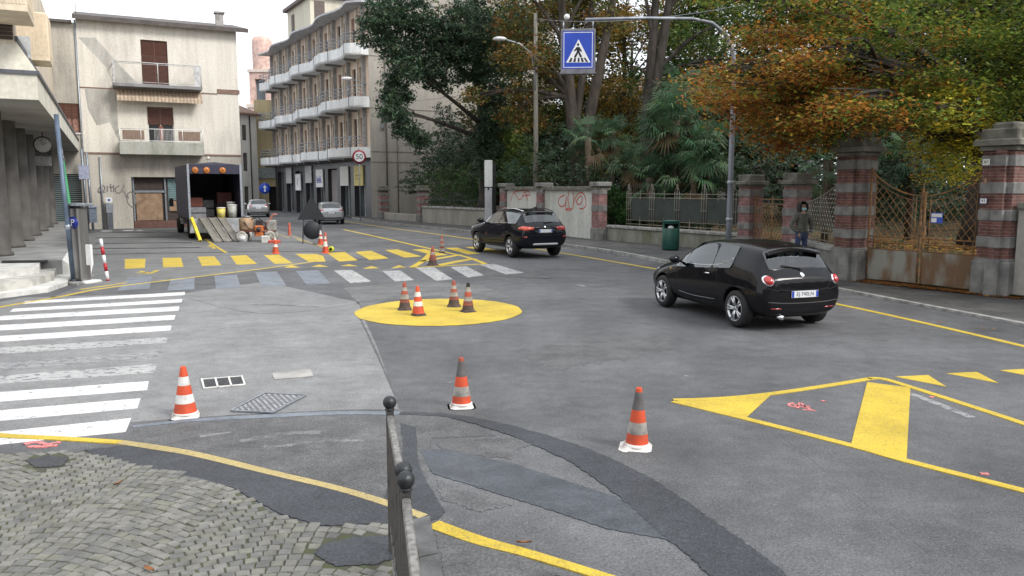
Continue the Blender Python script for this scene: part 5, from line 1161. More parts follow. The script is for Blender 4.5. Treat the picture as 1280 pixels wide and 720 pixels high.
plate(2.05, .17, .14, '43', NAVY, WHITEP, 'navy rimmed house number plate on the right gate pillar, the lower one', -.235)
plate(2.88, .15, .13, '61', WHITEP, mat('cream_enamel', (.6, .6, .5), .4), 'small cream number plate on the right gate pillar, the upper one', -.235)
m_ = MB(); m_.bbox((-.07, -.05, -.1), (.07, .0, .1), .02)
pb = m_.build('intercom_box', mat('bellbox', (.3, .17, .12), .6)); pb.location = Vector((pR.x, pR.y, 2.52))+Matrix.Rotation(rzG, 3, 'Z') @ Vector((-.235, -.335, 0)); pb.rotation_euler = (0, 0, rzG)
pb.scale = (.5, .5, .6)
tag(pb, 'little bell box fixed between the two number plates on the right pillar', 'bell box')
# tall rusty gate between pL and pR: local x from left pillar to right pillar
def frame_on(a, b):
    d = b-a; return math.atan2(d.y, d.x), d.length
rz_, span = frame_on(pL, pR); gx0 = .40; gx1 = span-.40; gm = (gx0+gx1)/2
GT = thing('iron_gate', 'tall rusty two leaf iron gate with lattice work and stained solid lower panels', 'gate', (pL.x, pL.y, .06), rz_)
def topz(x): u = abs((x-gm)/(gx1-gx0)*2); return 2.12+.62*u**2.0
for side in (0, 1):
    a, b = (gx0, gm-.015) if side == 0 else (gm+.015, gx1)
    lf = MB()
    for x in (a+.03, b-.03): lf.tube([(x, 0, .04), (x, 0, topz(x)+(.1 if x in (a+.03,) else 0))], .026, 6)
    xs_ = [a+(b-a)*i/10 for i in range(11)]
    lf.tube([(x, 0, topz(x)) for x in xs_], .022, 6); lf.tube([(x, 0, topz(x)-.12) for x in xs_], .012, 5)
    for z in (.82, .98, 1.12): lf.tube([(a, 0, z), (b, 0, z)], .018, 5)
    k = 7
    for i in range(1, k): x = a+(b-a)*i/k; lf.tube([(x, .01, .82), (x, .01, 1.12)], .01, 4)
    for x in (a+.16, b-.16): lf.tube([(x, 0, .82), (x, 0, topz(x))], .012, 5)
    lo = lf.build('gate_leaf', RUST, GT)
    pn = MB(); pn.box((a+.01, -.012, .05), (b-.01, .012, .80)); pn.box((a+.06, -.02, .1), (b-.06, -.0125, .75)); pn.build('solid_panel', mat('stained_panel', (.25, .25, .22), .75, col2=(.15, .09, .05), scale=2.5, lo=.42, hi=.6, stretch=(1, 1, .4)), lo)
    lat = MB(); st_ = .19; x0, x1 = a+.16, b-.16
    # diagonals clipped to the area between z=1.12 and the curved top
    def seg(c, sgn):
        pts = []
        for q in range(0, 61):
            x = x0+(x1-x0)*q/60; z = c+sgn*(x-x0)*1.25
            if 1.12 < z < topz(x)-.12: pts.append((x, 0, z))
        if len(pts) > 1: lat.tube([pts[0], pts[-1]], .008, 4)
    c = -1.2
    while c < 5: seg(c, 1); seg(c, -1); c += st_*1.25
    bo = lat
    nx = int((x1-x0)/(st_*.5))
    for i in range(nx+1):
        for j in range(24):
            if (i+j) % 2: continue
            x = x0+i*st_*.5; z = -1.2+j*st_*.625+ .0
            zz = z
            if 1.16 < zz < topz(x)-.16 and x < x1: lat.sphere((x, 0, zz), .022, 6, 4)
    lat.build('lattice', RUST, lo)
lk = MB(); lk.tube([(gm-.015, 0, 1.8), (gm-.015, 0, 2.42)], .02, 5); lk.tube([(gm-.12, 0, 2.2), (gm+.1, 0, 2.2)], .012, 5); lk.tube([(gm-.1, 0, 2.3), (gm, 0, 2.2), (gm+.1, 0, 2.3)], .01, 5); lk.build('finial', RUST, GT); lk = MB(); lk.box((gm-.09, -.03, 1.2), (gm+.09, .03, 1.42)); lk.build('lock', RUST, GT)
sgn = thing('gate_notice', 'small blue and white notice wired to the right leaf of the rusty gate', 'notice', Vector((pL.x, pL.y, 0))+Matrix.Rotation(rz_, 3, 'Z') @ Vector((gm+.36, -.03, 1.68)), rz_)
m_ = MB(); m_.box((-.14, -.006, -.12), (.14, 0, .12)); m_.build('board', mat('notice_blue', (.03, .09, .5), .4), sgn)
m_ = MB(); m_.box((-.125, -.009, .02), (.125, -.0065, .1)); m_.box((-.125, -.009, -.1), (.0, -.0065, .0)); m_.build('white_field', WHITEP, sgn)
# wicket gate
rzw, spw = frame_on(p2k, p1k)
WG = thing('wicket_gate', 'small orange rusted lattice gate between the two pink brick pillars', 'gate', (p2k.x, p2k.y, .12), rzw)
m_ = MB(); a, b = .36, spw-.36
for x in (a, b, (a+b)/2): m_.tube([(x, 0, .05), (x, 0, 2.0)], .02, 5)
for z in (.08, .3, 1.72, 1.88): m_.tube([(a, 0, z), (b, 0, z)], .016, 5)
for x in (a-.0, b): m_.tube([(x, 0, 1.9), (x+(.1 if x == a else -.1), 0, 2.15), (x+(.02 if x == a else -.02), 0, 2.3)], .012, 5)
m_.build('frame', RUST, WG)
m_ = MB(); bo = MB(); st_ = .2
for i in range(-12, 12):
    for sg_ in (1, -1):
        pts = [(x, 0, .3+i*st_*1.2+sg_*(x-a)*1.2) for x in np.linspace(a, b, 41)]; pts = [p for p in pts if .3 < p[2] < 1.72]
        if len(pts) > 1: m_.tube([pts[0], pts[-1]], .009, 4)
for i in range(0, 10):
    for j in range(0, 16):
        x = a+i*st_/2; z = .3+j*st_*.6
        if (i+j) % 2 == 0 and x < b and .32 < z < 1.7: bo.sphere((x, 0, z), .026, 6, 4)
m_.v += []; b0_ = len(m_.v); m_.v += bo.v; m_.f += [tuple(i+b0_ for i in f) for f in bo.f]; m_.m += bo.m; m_.sm += bo.sm; m_.build('lattice', RUST, WG)
# curved flank railing on low wall between p1k and pL
rzf, spf = frame_on(p1k, pL)
LW = thing('low_flank_wall', 'low stone wall carrying the curved railing right of the hooded person', 'wall', (p1k.x, p1k.y, .08), rzf)
m_ = MB(); m_.bbox((.33, -.2, 0), (spf-.45, .2, .62), .02); m_.build('wall', STN_G, LW); m_ = MB(); m_.bbox((.33, -.25, .62), (spf-.45, .25, .72), .02); m_.build('coping', KERB, LW)
FR = thing('curved_railing', 'grey iron railing with lattice whose top sweeps up to the tall gate pillar', 'railing', (p1k.x, p1k.y, .80), rzf)
m_ = MB(); a, b = .4, spf-.46
def tz(x): u = (x-a)/(b-a); return 1.12+.85*u**1.8
for z in (.1, .32): m_.tube([(a, 0, z), (b, 0, z)], .015, 5)
m_.tube([(a+(b-a)*i/10, 0, tz(a+(b-a)*i/10)) for i in range(11)], .02, 6)
for i in range(0, 8): x = a+(b-a)*i/7; m_.tube([(x, 0, 0), (x, 0, .32 if 0 < i < 7 else tz(x)+.1)], .012, 5)
m_.tube([(a+.45*(b-a), 0, .3), (a+.45*(b-a), 0, tz(a+.45*(b-a))+.18)], .014, 5)
m_.build('frame', IRONG, FR)
m_ = MB(); bo = MB()
for i in range(-16, 16):
    for sg_ in (1, -1):
        pts = [(x, 0, .32+i*.24+sg_*(x-a)*1.2) for x in np.linspace(a, b, 61)]; pts = [p for p in pts if .32 < p[2] < tz(p[0])]
        if len(pts) > 1: m_.tube([pts[0], pts[-1]], .009, 4)
for i in range(0, 40):
    for j in range(0, 18):
        x = a+i*.1; z = .32+j*.12
        if (i+j) % 2 == 0 and x < b and z < tz(x)-.05: bo.sphere((x, 0, z), .024, 6, 4)
b0_ = len(m_.v); m_.v += bo.v; m_.f += [tuple(i+b0_ for i in f) for f in bo.f]; m_.m += [1]*len(bo.m); m_.sm += bo.sm; m_.build('lattice', [IRONG, mat('boss_pale', (.38, .38, .34), .6)], FR)
# long railing on low wall, from wicket pillar to the bush
endw = G(752, 300, .1)+U_*.1+V_*.15
rzr, spr = frame_on(endw, p2k)
LW2 = thing('low_garden_wall', 'low mossy wall under the long railing behind the green bin', 'wall', (endw.x, endw.y, .1), rzr)
m_ = MB(); m_.bbox((.0, -.2, 0), (spr-.34, .2, .58), .02); m_.build('wall', plaster('mossy_wall', (.27, .265, .235), (.13, .14, .09), 1.5, .6, .35), LW2); m_ = MB(); m_.bbox((0, -.26, .58), (spr-.34, .26, .68), .02); m_.build('coping', KERB, LW2)
RL = thing('garden_railing', 'long grey iron railing with paired rails and star tipped triple uprights', 'railing', (endw.x, endw.y, .78), rzr)
a, b = 1.6, spr-.36; m_ = MB()
for z in (.1, .27, 1.2, 1.36): m_.tube([(a, 0, z), (b, 0, z)], .014, 5)
m_.build('rail', IRONG, RL)
nx = 4
for k in range(nx+1):
    x = a+.15+(b-a-.6)*k/nx; m_ = MB()
    for dx in (-.13, 0, .13): m_.tube([(x+dx, 0, 0), (x+dx, 0, 1.5 if dx == 0 else 1.45)], .011, 5)
    m_.tube([(x-.13, 0, 1.45), (x-.09, 0, 1.56), (x, 0, 1.6), (x+.09, 0, 1.56), (x+.13, 0, 1.45)], .01, 5); m_.tube([(x-.17, 0, .74), (x+.17, 0, .74)], .012, 5)
    for q in range(4): an = q*PI/4; m_.tube([(x-.09*math.cos(an), 0, 1.68-.09*math.sin(an)), (x+.09*math.cos(an), 0, 1.68+.09*math.sin(an))], .008, 4)
    m_.tube([(x, 0, 1.45), (x, 0, 1.7)], .01, 4); m_.build('upright', IRONG, RL)
    if k < nx:
        xm = x+(b-a-.6)/nx/2; m2 = MB(); m2.tube([(xm, 0, 0), (xm, 0, .42)], .01, 4); m2.tube([(xm, 0, 1.1), (xm, 0, 1.5)], .01, 4); m2.build('stub', IRONG, RL)
m_ = MB(); m_.box((a+.3, .02, .3), (b, .028, 1.17)); m_.build('mesh_screen', mat('screen_dark', (.035, .045, .04), .7, var=.3, scale=2), RL)
# white graffitied wall with pillars
w0 = G(628, 287, .1)+V_*.25; w1 = G(745, 300.5, .1)+V_*.25
rzw, spw = frame_on(w0, w1)
WW = thing('white_garden_wall', 'tall off-white garden wall with red graffiti behind the black car', 'wall', (w0.x, w0.y, .1), rzw)
m_ = MB(); m_.box((0, -.15, 0), (spw, .15, 2.2)); m_.build('wall', plaster('stained_white_wall', (.58, .585, .56), (.36, .38, .32), .9, .55, .28), WW)
m_ = MB(); m_.bbox((-.3, -.3, 2.2), (spw+.3, .3, 2.36), .03); m_.build('coping', STN_D, WW)
for x in (.1, spw*.46, spw):
    m_ = MB(); m_.box((x-.32, -.3, .5), (x+.32, .1, 2.2)); m_.build('brick_pilaster', BR_P, WW)
    m_ = MB(); m_.bbox((x-.36, -.34, 0), (x+.36, .1, .55), .02); m_.bbox((x-.34, -.32, 1.28), (x+.34, .1, 1.55), .02); m_.bbox((x-.34, -.32, 2.02), (x+.34, .1, 2.19), .02); m_.bbox((x-.4, -.4, 2.37), (x+.4, .3, 2.55), .03); m_.build('stone_block', STN_G, WW)
def wpt(px, py):
    nrm = Vector((-math.sin(rzw), math.cos(rzw), 0)); ax = Vector((math.cos(rzw), math.sin(rzw), 0)); f = 1000.
    d = Vector((px-640, f*math.cos(TILT)+(360-py)*math.sin(TILT), -f*math.sin(TILT)+(360-py)*math.cos(TILT))); k = (w0.dot(nrm)-.15)/d.dot(nrm); p = d*k+Vector((0, 0, CAM_H)); return ((p-w0).dot(ax), p.z-.1)
gr = [[(639, 251), (642, 241), (650, 250), (656, 240), (660, 251)], [(643, 240), (652, 238), (660, 239), (663, 244)], [(653, 245), (662, 244)],
      [(706, 244), (700, 247), (698, 253), (701, 258), (706, 256), (708, 246), (707, 261)], [(712, 237), (710, 248), (712, 260), (716, 260), (717, 248), (715, 236), (712, 237)], [(712, 260), (707, 262), (714, 263)],
      [(717, 252), (722, 243), (728, 241), (732, 248), (732, 257), (728, 261), (724, 260)], [(720, 252), (726, 245), (728, 250), (724, 256), (720, 252)]]
scrawl(WW, [[wpt(*p) for p in l] for l in gr], mat('red_spray', (.50, .09, .07), .8), .028, -.156)
# low wall and pillars to the left, before the apartment block
q0 = G(476, 274, .1)+V_*.2; q1 = G(525, 278, .1)+V_*.2; q2 = G(606, 285, .1)+V_*.4
for p, lb in ((q0, 'slim banded brick pillar at the corner of the apartment block'), (q1, 'slim banded brick pillar at the left end of the low hedge wall')):
    pillar(p, lb, .6, 2.35, BR_P, 3, 'flat', ST_A, .1, .6, group='small pillars far along the wall')
rzl, spl = frame_on(q1, q2)
LW3 = thing('hedge_wall', 'low grey garden wall under the green hedge', 'wall', (q1.x, q1.y, .1), rzl)
m_ = MB(); m_.bbox((.3, -.2, 0), (spl, .2, 1.0), .02); m_.build('wall', plaster('grey_wall', (.36, .345, .31), (.24, .235, .2), 1., .6, .35), LW3); m_ = MB(); m_.bbox((.3, -.26, 1.0), (spl, .26, 1.12), .02); m_.build('coping', KERB, LW3)
m_ = MB(); rail(m_, [(.4, 0), (spl, 0)], 1.12, 1.6, .5, .015, (.1, .9)); m_.build('railing', DKMET, LW3)
rzq, spq = frame_on(q0, q1)
LW4 = thing('side_yard_wall', 'plain rendered low wall joining the two slim pillars by the apartment block', 'wall', (q0.x, q0.y, .1), rzq)
m_ = MB(); m_.bbox((.3, -.1, 0), (spq-.3, .15, .5), .02); m_.build('wall', plaster('grey_wall2', (.34, .33, .3), (.22, .21, .19), 1.), LW4)

# wall going on beyond the right gate pillar
rzn, spn = frame_on(pR, W(-9, 17.2))
LW5 = thing('boundary_wall', 'plain garden wall going on beyond the right gate pillar', 'wall', (pR.x, pR.y, .04), rzn)
m_ = MB(); m_.box((.42, -.14, 0), (spn, .14, 1.9)); m_.build('wall', plaster('grey_wall3', (.34, .33, .3), (.22, .21, .19), 1.), LW5); m_ = MB(); m_.bbox((.42, -.22, 1.9), (spn, .22, 2.04), .02); m_.build('coping', STN_D, LW5)
# ================================================================ cars
def carpaint(name, c, metal=0., rough=.22):
    m = mat(name, c, rough, metal, var=.08, scale=3, coat=.5 if not metal else .85, spec=0.05 if not metal else .3); m.node_tree.nodes['Principled BSDF'].inputs['Coat Roughness'].default_value = .015; return m
PB = carpaint('black_paint', (.006, .006, .008), rough=.3)
PB2 = carpaint('blue_black_paint', (.008, .009, .014), rough=.3)
PS = carpaint('silver_paint', (.36, .37, .38), .6, .35)
PS2 = carpaint('light_silver_paint', (.45, .46, .47), .6, .35)
def car_glass():
    m = bpy.data.materials.new('car_glass'); m.use_nodes = True; t = m.node_tree; N = t.nodes; K = t.links.new; N.clear()
    tr = N.new('ShaderNodeBsdfTransparent'); tr.inputs['Color'].default_value = (.42, .46, .46, 1); g = N.new('ShaderNodeBsdfGlossy'); g.inputs['Roughness'].default_value = .02; g.inputs['Color'].default_value = (.95, .98, 1, 1)
    f = N.new('ShaderNodeLayerWeight'); f.inputs['Blend'].default_value = .5; pw = N.new('ShaderNodeMath'); pw.operation = 'POWER'; pw.inputs[1].default_value = 4.; K(f.outputs['Facing'], pw.inputs[0]); mx_ = N.new('ShaderNodeMixShader'); o = N.new('ShaderNodeOutputMaterial')
    mm_ = N.new('ShaderNodeMath'); mm_.operation = 'MULTIPLY_ADD'; mm_.inputs[1].default_value = .85; mm_.inputs[2].default_value = .10; K(pw.outputs[0], mm_.inputs[0])
    K(mm_.outputs[0], mx_.inputs[0]); K(tr.outputs[0], mx_.inputs[1]); K(g.outputs[0], mx_.inputs[2]); K(mx_.outputs[0], o.inputs['Surface']); return m
CGL = car_glass()
REDL = mat('red_lens', (.42, .012, .012), .15, var=.1, coat=1.); ORL = mat('orange_red_lens', (.62, .06, .02), .15, coat=1., var=.1)
CHR = mat('chrome', (.75, .76, .78), .12, 1., var=.05); RIMM = mat('alloy', (.55, .56, .58), .28, .9, var=.1)
PLB = mat('plate_white', (.68, .70, .72), .4, var=.05); PLU = mat('plate_blue', (.02, .06, .42), .35, var=.05)
TYRE = mat('tyre', (.016, .016, .017), .8, var=.3, scale=20); DKPL = mat('dark_plastic', (.03, .03, .032), .6, var=.2)
def build_wheel(parent, x, y, r, w_, out, spokes=5, first=None):
    if first:
        c = first.copy(); COL.objects.link(c); c.parent = parent; c.location = (x, y, r); c.rotation_euler = (0, 0, 0 if out > 0 else PI)
        for k in [o for o in COL.objects if o.parent == first]:
            d = k.copy(); COL.objects.link(d); d.parent = c
        return c
    M_ = Matrix.Rotation(-PI/2, 4, 'X')
    m_ = MB(); m_.lathe([(r*.66, w_*.5), (r*.70, w_*.52), (r*.9, w_*.5), (r*.98, w_*.38), (r, w_*.2), (r, -w_*.2), (r*.98, -w_*.38), (r*.9, -w_*.5), (r*.66, -w_*.5)], 36, 0, M_)
    m_.lathe([(r*.66, w_*.4), (.0, w_*.05)], 24, 1, M_); m_.lathe([(r*.66, w_*.5), (r*.66, w_*.3)], 36, 1, M_)
    t = m_.build('wheel', [TYRE, BLACK], parent, (x, y, r)); 
    rm = MB(); rm.lathe([(r*.60, w_*.34), (r*.64, w_*.5), (r*.69, w_*.515), (r*.69, w_*.45), (r*.62, w_*.2)], 36, 0, M_)
    for k in range(spokes):
        for dd in (-.13, .13):
            a = 2*PI*k/spokes; a0 = a+dd*.55; a1 = a+dd*1.3
            p0 = Vector((math.cos(a0)*r*.12, w_*.33, math.sin(a0)*r*.12)); p1 = Vector((math.cos(a1)*r*.64, w_*.46, math.sin(a1)*r*.64))
            rm.tube([p0, p0.lerp(p1, .5)+Vector((0, w_*.03, 0)), p1], [r*.075, r*.06, r*.065], 6)
    rm.lathe([(0, w_*.43), (r*.12, w_*.42), (r*.17, w_*.3)], 16, 0, M_)
    rm.build('rim', RIMM, t)
    if out < 0: t.rotation_euler = (0, 0, PI)
    return t
def car(name, label, loc, rz, paint, st, groups, wb, track, wr, ww, arch=1.13, details=None, cat='car', group=None, spokes=5, sc=1.):
    root = thing(name, label, cat, loc, rz, group); root.scale = (sc,)*3
    bm = bmesh.new(); crl = bm.edges.layers.float.new('crease_edge'); vcl = bm.verts.layers.float.new('crease_vert'); rings = []
    for (x, zb, yb, s_, w_, h_, g_, r_, zt) in st:
        half = [(0, zb), (yb, zb), s_, w_, h_, g_, r_, (0, zt)]
        pts = half+[(-y, z) for y, z in half[-2:0:-1]]
        rings.append([bm.verts.new((x, y, z)) for y, z in pts])
    n = 14; F = {}
    for i in range(len(rings)-1):
        for j in range(n):
            k = (j+1) % n; F[(i, j)] = bm.faces.new((rings[i][j], rings[i][k], rings[i+1][k], rings[i+1][j]))
    bm.faces.new(rings[0][::-1]); bm.faces.new(rings[-1])
    gnames = []
    for gi, (gname, keys, th) in enumerate(groups):
        fs = [F[k] for k in keys]
        bmesh.ops.inset_region(bm, faces=fs, thickness=th, depth=-.004, use_even_offset=True)
        for f in fs: f.material_index = gi+2
        st__ = set(fs)
        for f in fs:
            for e in f.edges:
                if any(q not in st__ for q in e.link_faces): e[crl] = .9
        for f in fs:
            for v_ in f.verts:
                if sum(1 for q in v_.link_faces if q in st__) == 1: v_[vcl] = .95
        gnames.append(gname)
    bmesh.ops.recalc_face_normals(bm, faces=bm.faces)
    for f in bm.faces: f.smooth = True
    me = bpy.data.meshes.new('shell'); bm.to_mesh(me); bm.free()
    mats_ = [paint, BLACK]+[CGL]*len(groups)
    for m_ in mats_: me.materials.append(m_)
    tmp = bpy.data.objects.new('tmp_shell', me); COL.objects.link(tmp)
    md = tmp.modifiers.new('s', 'SUBSURF'); md.levels = 3; md.render_levels = 3
    dg = bpy.context.evaluated_depsgraph_get(); me2 = bpy.data.meshes.new_from_object(tmp.evaluated_get(dg)); tmp.modifiers.clear(); tmp.data = me2
    # wheel arches
    cut = MB()
    for sx in (1, -1):
        for sy in (1, -1):
            M_ = Matrix.Translation((sx*wb/2, sy*(track/2+.12), wr+.015)) @ Matrix.Rotation(-PI/2, 4, 'X')
            rr = wr*arch; cut.lathe([(0, -.36), (rr, -.36), (rr, .36), (0, .36)], 40, 0, M_, smooth=False)
    cme_o = cut.build('tmp_cut', BLACK)
    bmx = bmesh.new(); bmx.from_mesh(cme_o.data); bmesh.ops.remove_doubles(bmx, verts=bmx.verts, dist=1e-5); bmesh.ops.recalc_face_normals(bmx, faces=bmx.faces)
    for f in bmx.faces: f.material_index = 0
    bmx.to_mesh(cme_o.data); bmx.free()
    md = tmp.modifiers.new('b', 'BOOLEAN'); md.operation = 'DIFFERENCE'; md.object = cme_o; md.solver = 'EXACT'
    try: md.material_mode = 'TRANSFER'
    except Exception: pass
    dg = bpy.context.evaluated_depsgraph_get(); dg.update(); me3 = bpy.data.meshes.new_from_object(tmp.evaluated_get(dg))
    bvm = bmesh.new(); bvm.from_mesh(me2); bvh = BVHTree.FromBMesh(bvm)
    # split by material
    mnames = [m_.name if m_ else '' for m_ in me3.materials]
    def part(pname, cond, mm):
        b = bmesh.new(); b.from_mesh(me3); dl = [f for f in b.faces if not cond(f.material_index)]; bmesh.ops.delete(b, geom=dl, context='FACES')
        if not b.faces: b.free(); return None
        m_ = bpy.data.meshes.new(pname); b.to_mesh(m_); b.free(); m_.materials.clear()
        for q in mm: m_.materials.append(q)
        o = link(pname, m_, root)
        return o
    body = part('body', lambda i: i < 2 or i >= 2+len(groups), [paint, BLACK]+[CGL]*len(groups)+[BLACK])
    for p in body.data.polygons:
        if p.material_index >= 2: p.material_index = 1
    for gi, g_ in enumerate(gnames):
        o = part(g_, lambda i, gi=gi: i == gi+2, [CGL])
        if o:
            for p in o.data.polygons: p.material_index = 0
    bpy.data.objects.remove(tmp); bpy.data.objects.remove(cme_o)
    def hit(mode, a, b):
        if mode == 'rear': o, d = Vector((-6, a, b)), Vector((1, 0, 0))
        elif mode == 'front': o, d = Vector((6, a, b)), Vector((-1, 0, 0))
        elif mode == 'left': o, d = Vector((a, 4, b)), Vector((0, -1, 0))
        elif mode == 'right': o, d = Vector((a, -4, b)), Vector((0, 1, 0))
        r_ = bvh.ray_cast(o, d); return (r_[0], r_[1] if r_[1].dot(d) < 0 else -r_[1]) if r_[0] is not None else (None, None)
    def patch(pname, mode, outline, m_, off=.006, rings_=5, par=None, dome=0.):
        cx_ = sum(p[0] for p in outline)/len(outline); cy_ = sum(p[1] for p in outline)/len(outline)
        vs = []; nn = len(outline); h0 = None
        for q in range(rings_, -1, -1):
            f = q/rings_
            for p in outline:
                pt, no = hit(mode, cx_+(p[0]-cx_)*f, cy_+(p[1]-cy_)*f)
                if pt is None: pt, no = h0
                h0 = (pt, no); vs.append(pt+no*(off*(1 if q < rings_ else -.5)+dome*(1-f*f)))
        fs = []
        for q in range(rings_):
            for i in range(nn): j = (i+1) % nn; fs.append((q*nn+i, q*nn+j, (q+1)*nn+j, (q+1)*nn+i))
        mb_ = MB(); mb_.add(vs, fs, 0, True); return mb_.build(pname, m_, par or root)
    def seam(pname, mode, pts, m_=BLACK, r=.005, par=None, k=5):
        c = smooth_line([(a, b, 0) for a, b in pts], k) if len(pts) > 2 else [Vector((*pts[0], 0)).lerp(Vector((*pts[1], 0)), i/10) for i in range(11)]
        q = [hit(mode, p.x, p.y)[0] for p in c]; q = [p for p in q if p is not None]
        mb_ = MB(); mb_.tube(q, r, 5); return mb_.build(pname, m_, par or root)
    w0 = build_wheel(root, wb/2, track/2, wr, ww, 1, spokes)
    for sx, sy in ((-1, 1), (1, -1), (-1, -1)): build_wheel(root, sx*wb/2, sy*track/2, wr, ww, sy, spokes, w0)
    xa = st[4][0]; hb = st[4][5][1]
    SEAT = mat('seat_cloth', (.05, .05, .055), .85, var=.3, scale=12)
    for sx_, nm_ in ((xa-.55, 'front_seat'), (xa-1.4, 'rear_seat')):
        for sy_ in (.36, -.36):
            m_ = MB(); m_.bbox((sx_-.1, sy_-.25, .45), (sx_+.4, sy_+.25, .6), .05); m_.bbox((sx_-.22, sy_-.24, .55), (sx_-.08, sy_+.24, hb+.12), .05); so2 = m_.build('seat', SEAT, root)
            m_ = MB(); m_.bbox((sx_-.2, sy_-.12, hb+.12), (sx_-.11, sy_+.12, hb+.32), .04); m_.build('headrest', SEAT, so2)
    m_ = MB(); m_.bbox((xa+.25, -.66, .6), (xa+.7, .66, hb-.02), .05); m_.build('dashboard', DKPL, root)
    m_ = MB(); m_.tube([(xa+.12+.05*math.sin(a_*PI/8), .36+.18*math.cos(a_*PI/8), hb-.02+.16*math.sin(a_*PI/8)) for a_ in range(17)], .014, 6); m_.build('steering_wheel', BLACK, root)
    if details: details(root, hit, patch, seam)
    bvm.free(); return root
def mirror_pts(pts): return [(-a, b) for a, b in pts]
def ell(cx_, cy_, a, b, n=20): return [(cx_+a*math.cos(2*PI*i/n), cy_+b*math.sin(2*PI*i/n)) for i in range(n)]
def rear_plate(root, hit, z, txt, w_=.52, h=.11, off=.012):
    pt, no = hit('rear', 0, z); p = MB(); p.box((-.012, -w_/2, -h/2), (0, w_/2, h/2)); o = p.build('number_plate', PLB, root, (pt.x-off, 0, z))
    q = MB(); q.box((-.0135, w_/2-.045, -h/2+.003), (-.0125, w_/2-.002, h/2-.003)); q.box((-.0135, -w_/2+.002, -h/2+.003), (-.0125, -w_/2+.045, h/2-.003)); q.build('blue_band', PLU, o)
    if txt: text_obj('lettering', txt, h*.82, BLACK, o, (-.0135, 0, 0), (PI/2, 0, -PI/2), .0005)
def mirror(root, x, z, y, m_, sz=1.):
    for s_ in (1, -1):
        b = MB(); b.sphere((x, s_*(y+.13), z+.03), .1*sz, 12, 8, sc=(.75, 1.1, .72)); b.tube([(x+.02, s_*(y-.05), z-.03), (x, s_*(y+.08), z)], .025, 6); b.build('wing_mirror', m_, root)
# --- small black three door hatchback
ST_M = [
 (2.03, .30, .40, (.50, .34), (.60, .50), (.56, .62), (.42, .67), (.22, .69), .70),
 (1.86, .22, .55, (.72, .30), (.80, .50), (.74, .70), (.55, .78), (.30, .82), .83),
 (1.25, .18, .62, (.82, .28), (.865, .55), (.80, .83), (.64, .91), (.36, .95), .96),
 (.82, .18, .62, (.83, .28), (.865, .55), (.81, .88), (.70, .97), (.42, 1.03), 1.045),
 (.12, .18, .62, (.83, .28), (.865, .58), (.815, .92), (.63, 1.325), (.45, 1.385), 1.405),
 (-.45, .18, .62, (.83, .28), (.865, .62), (.815, .955), (.61, 1.365), (.43, 1.43), 1.45),
 (-1.05, .18, .62, (.83, .28), (.87, .65), (.815, 1.0), (.59, 1.345), (.42, 1.415), 1.435),
 (-1.52, .19, .60, (.81, .30), (.865, .66), (.79, 1.02), (.56, 1.28), (.41, 1.355), 1.375),
 (-1.81, .22, .58, (.76, .34), (.83, .64), (.74, .93), (.60, .985), (.42, 1.01), 1.02),
 (-1.92, .27, .55, (.70, .38), (.77, .60), (.69, .84), (.54, .89), (.36, .91), .915),
 (-1.965, .32, .45, (.60, .42), (.66, .60), (.58, .78), (.46, .82), (.30, .83), .835)]
ST_M = [t if not 3 <= i <= 7 else t[:5]+((t[5][0], t[5][1]-.03), (t[6][0]+.01, t[6][1]+(.025 if i > 3 else -.01)))+t[7:] for i, t in enumerate(ST_M)]
def gl_groups(side1, side2, rear, front=(3,), th=.007):
    g = []
    for nm, ks in (('side_window', side1), ('quarter_window', side2)):
        g.append((nm, [(i, 4) for i in ks], th)); g.append((nm, [(i, 9) for i in ks], th))
    g.append(('windscreen', [(i, j) for i in front for j in (5, 6, 7, 8)], th)); g.append(('rear_window', [(i, j) for i in rear for j in (5, 6, 7, 8)], th+.012)); return g
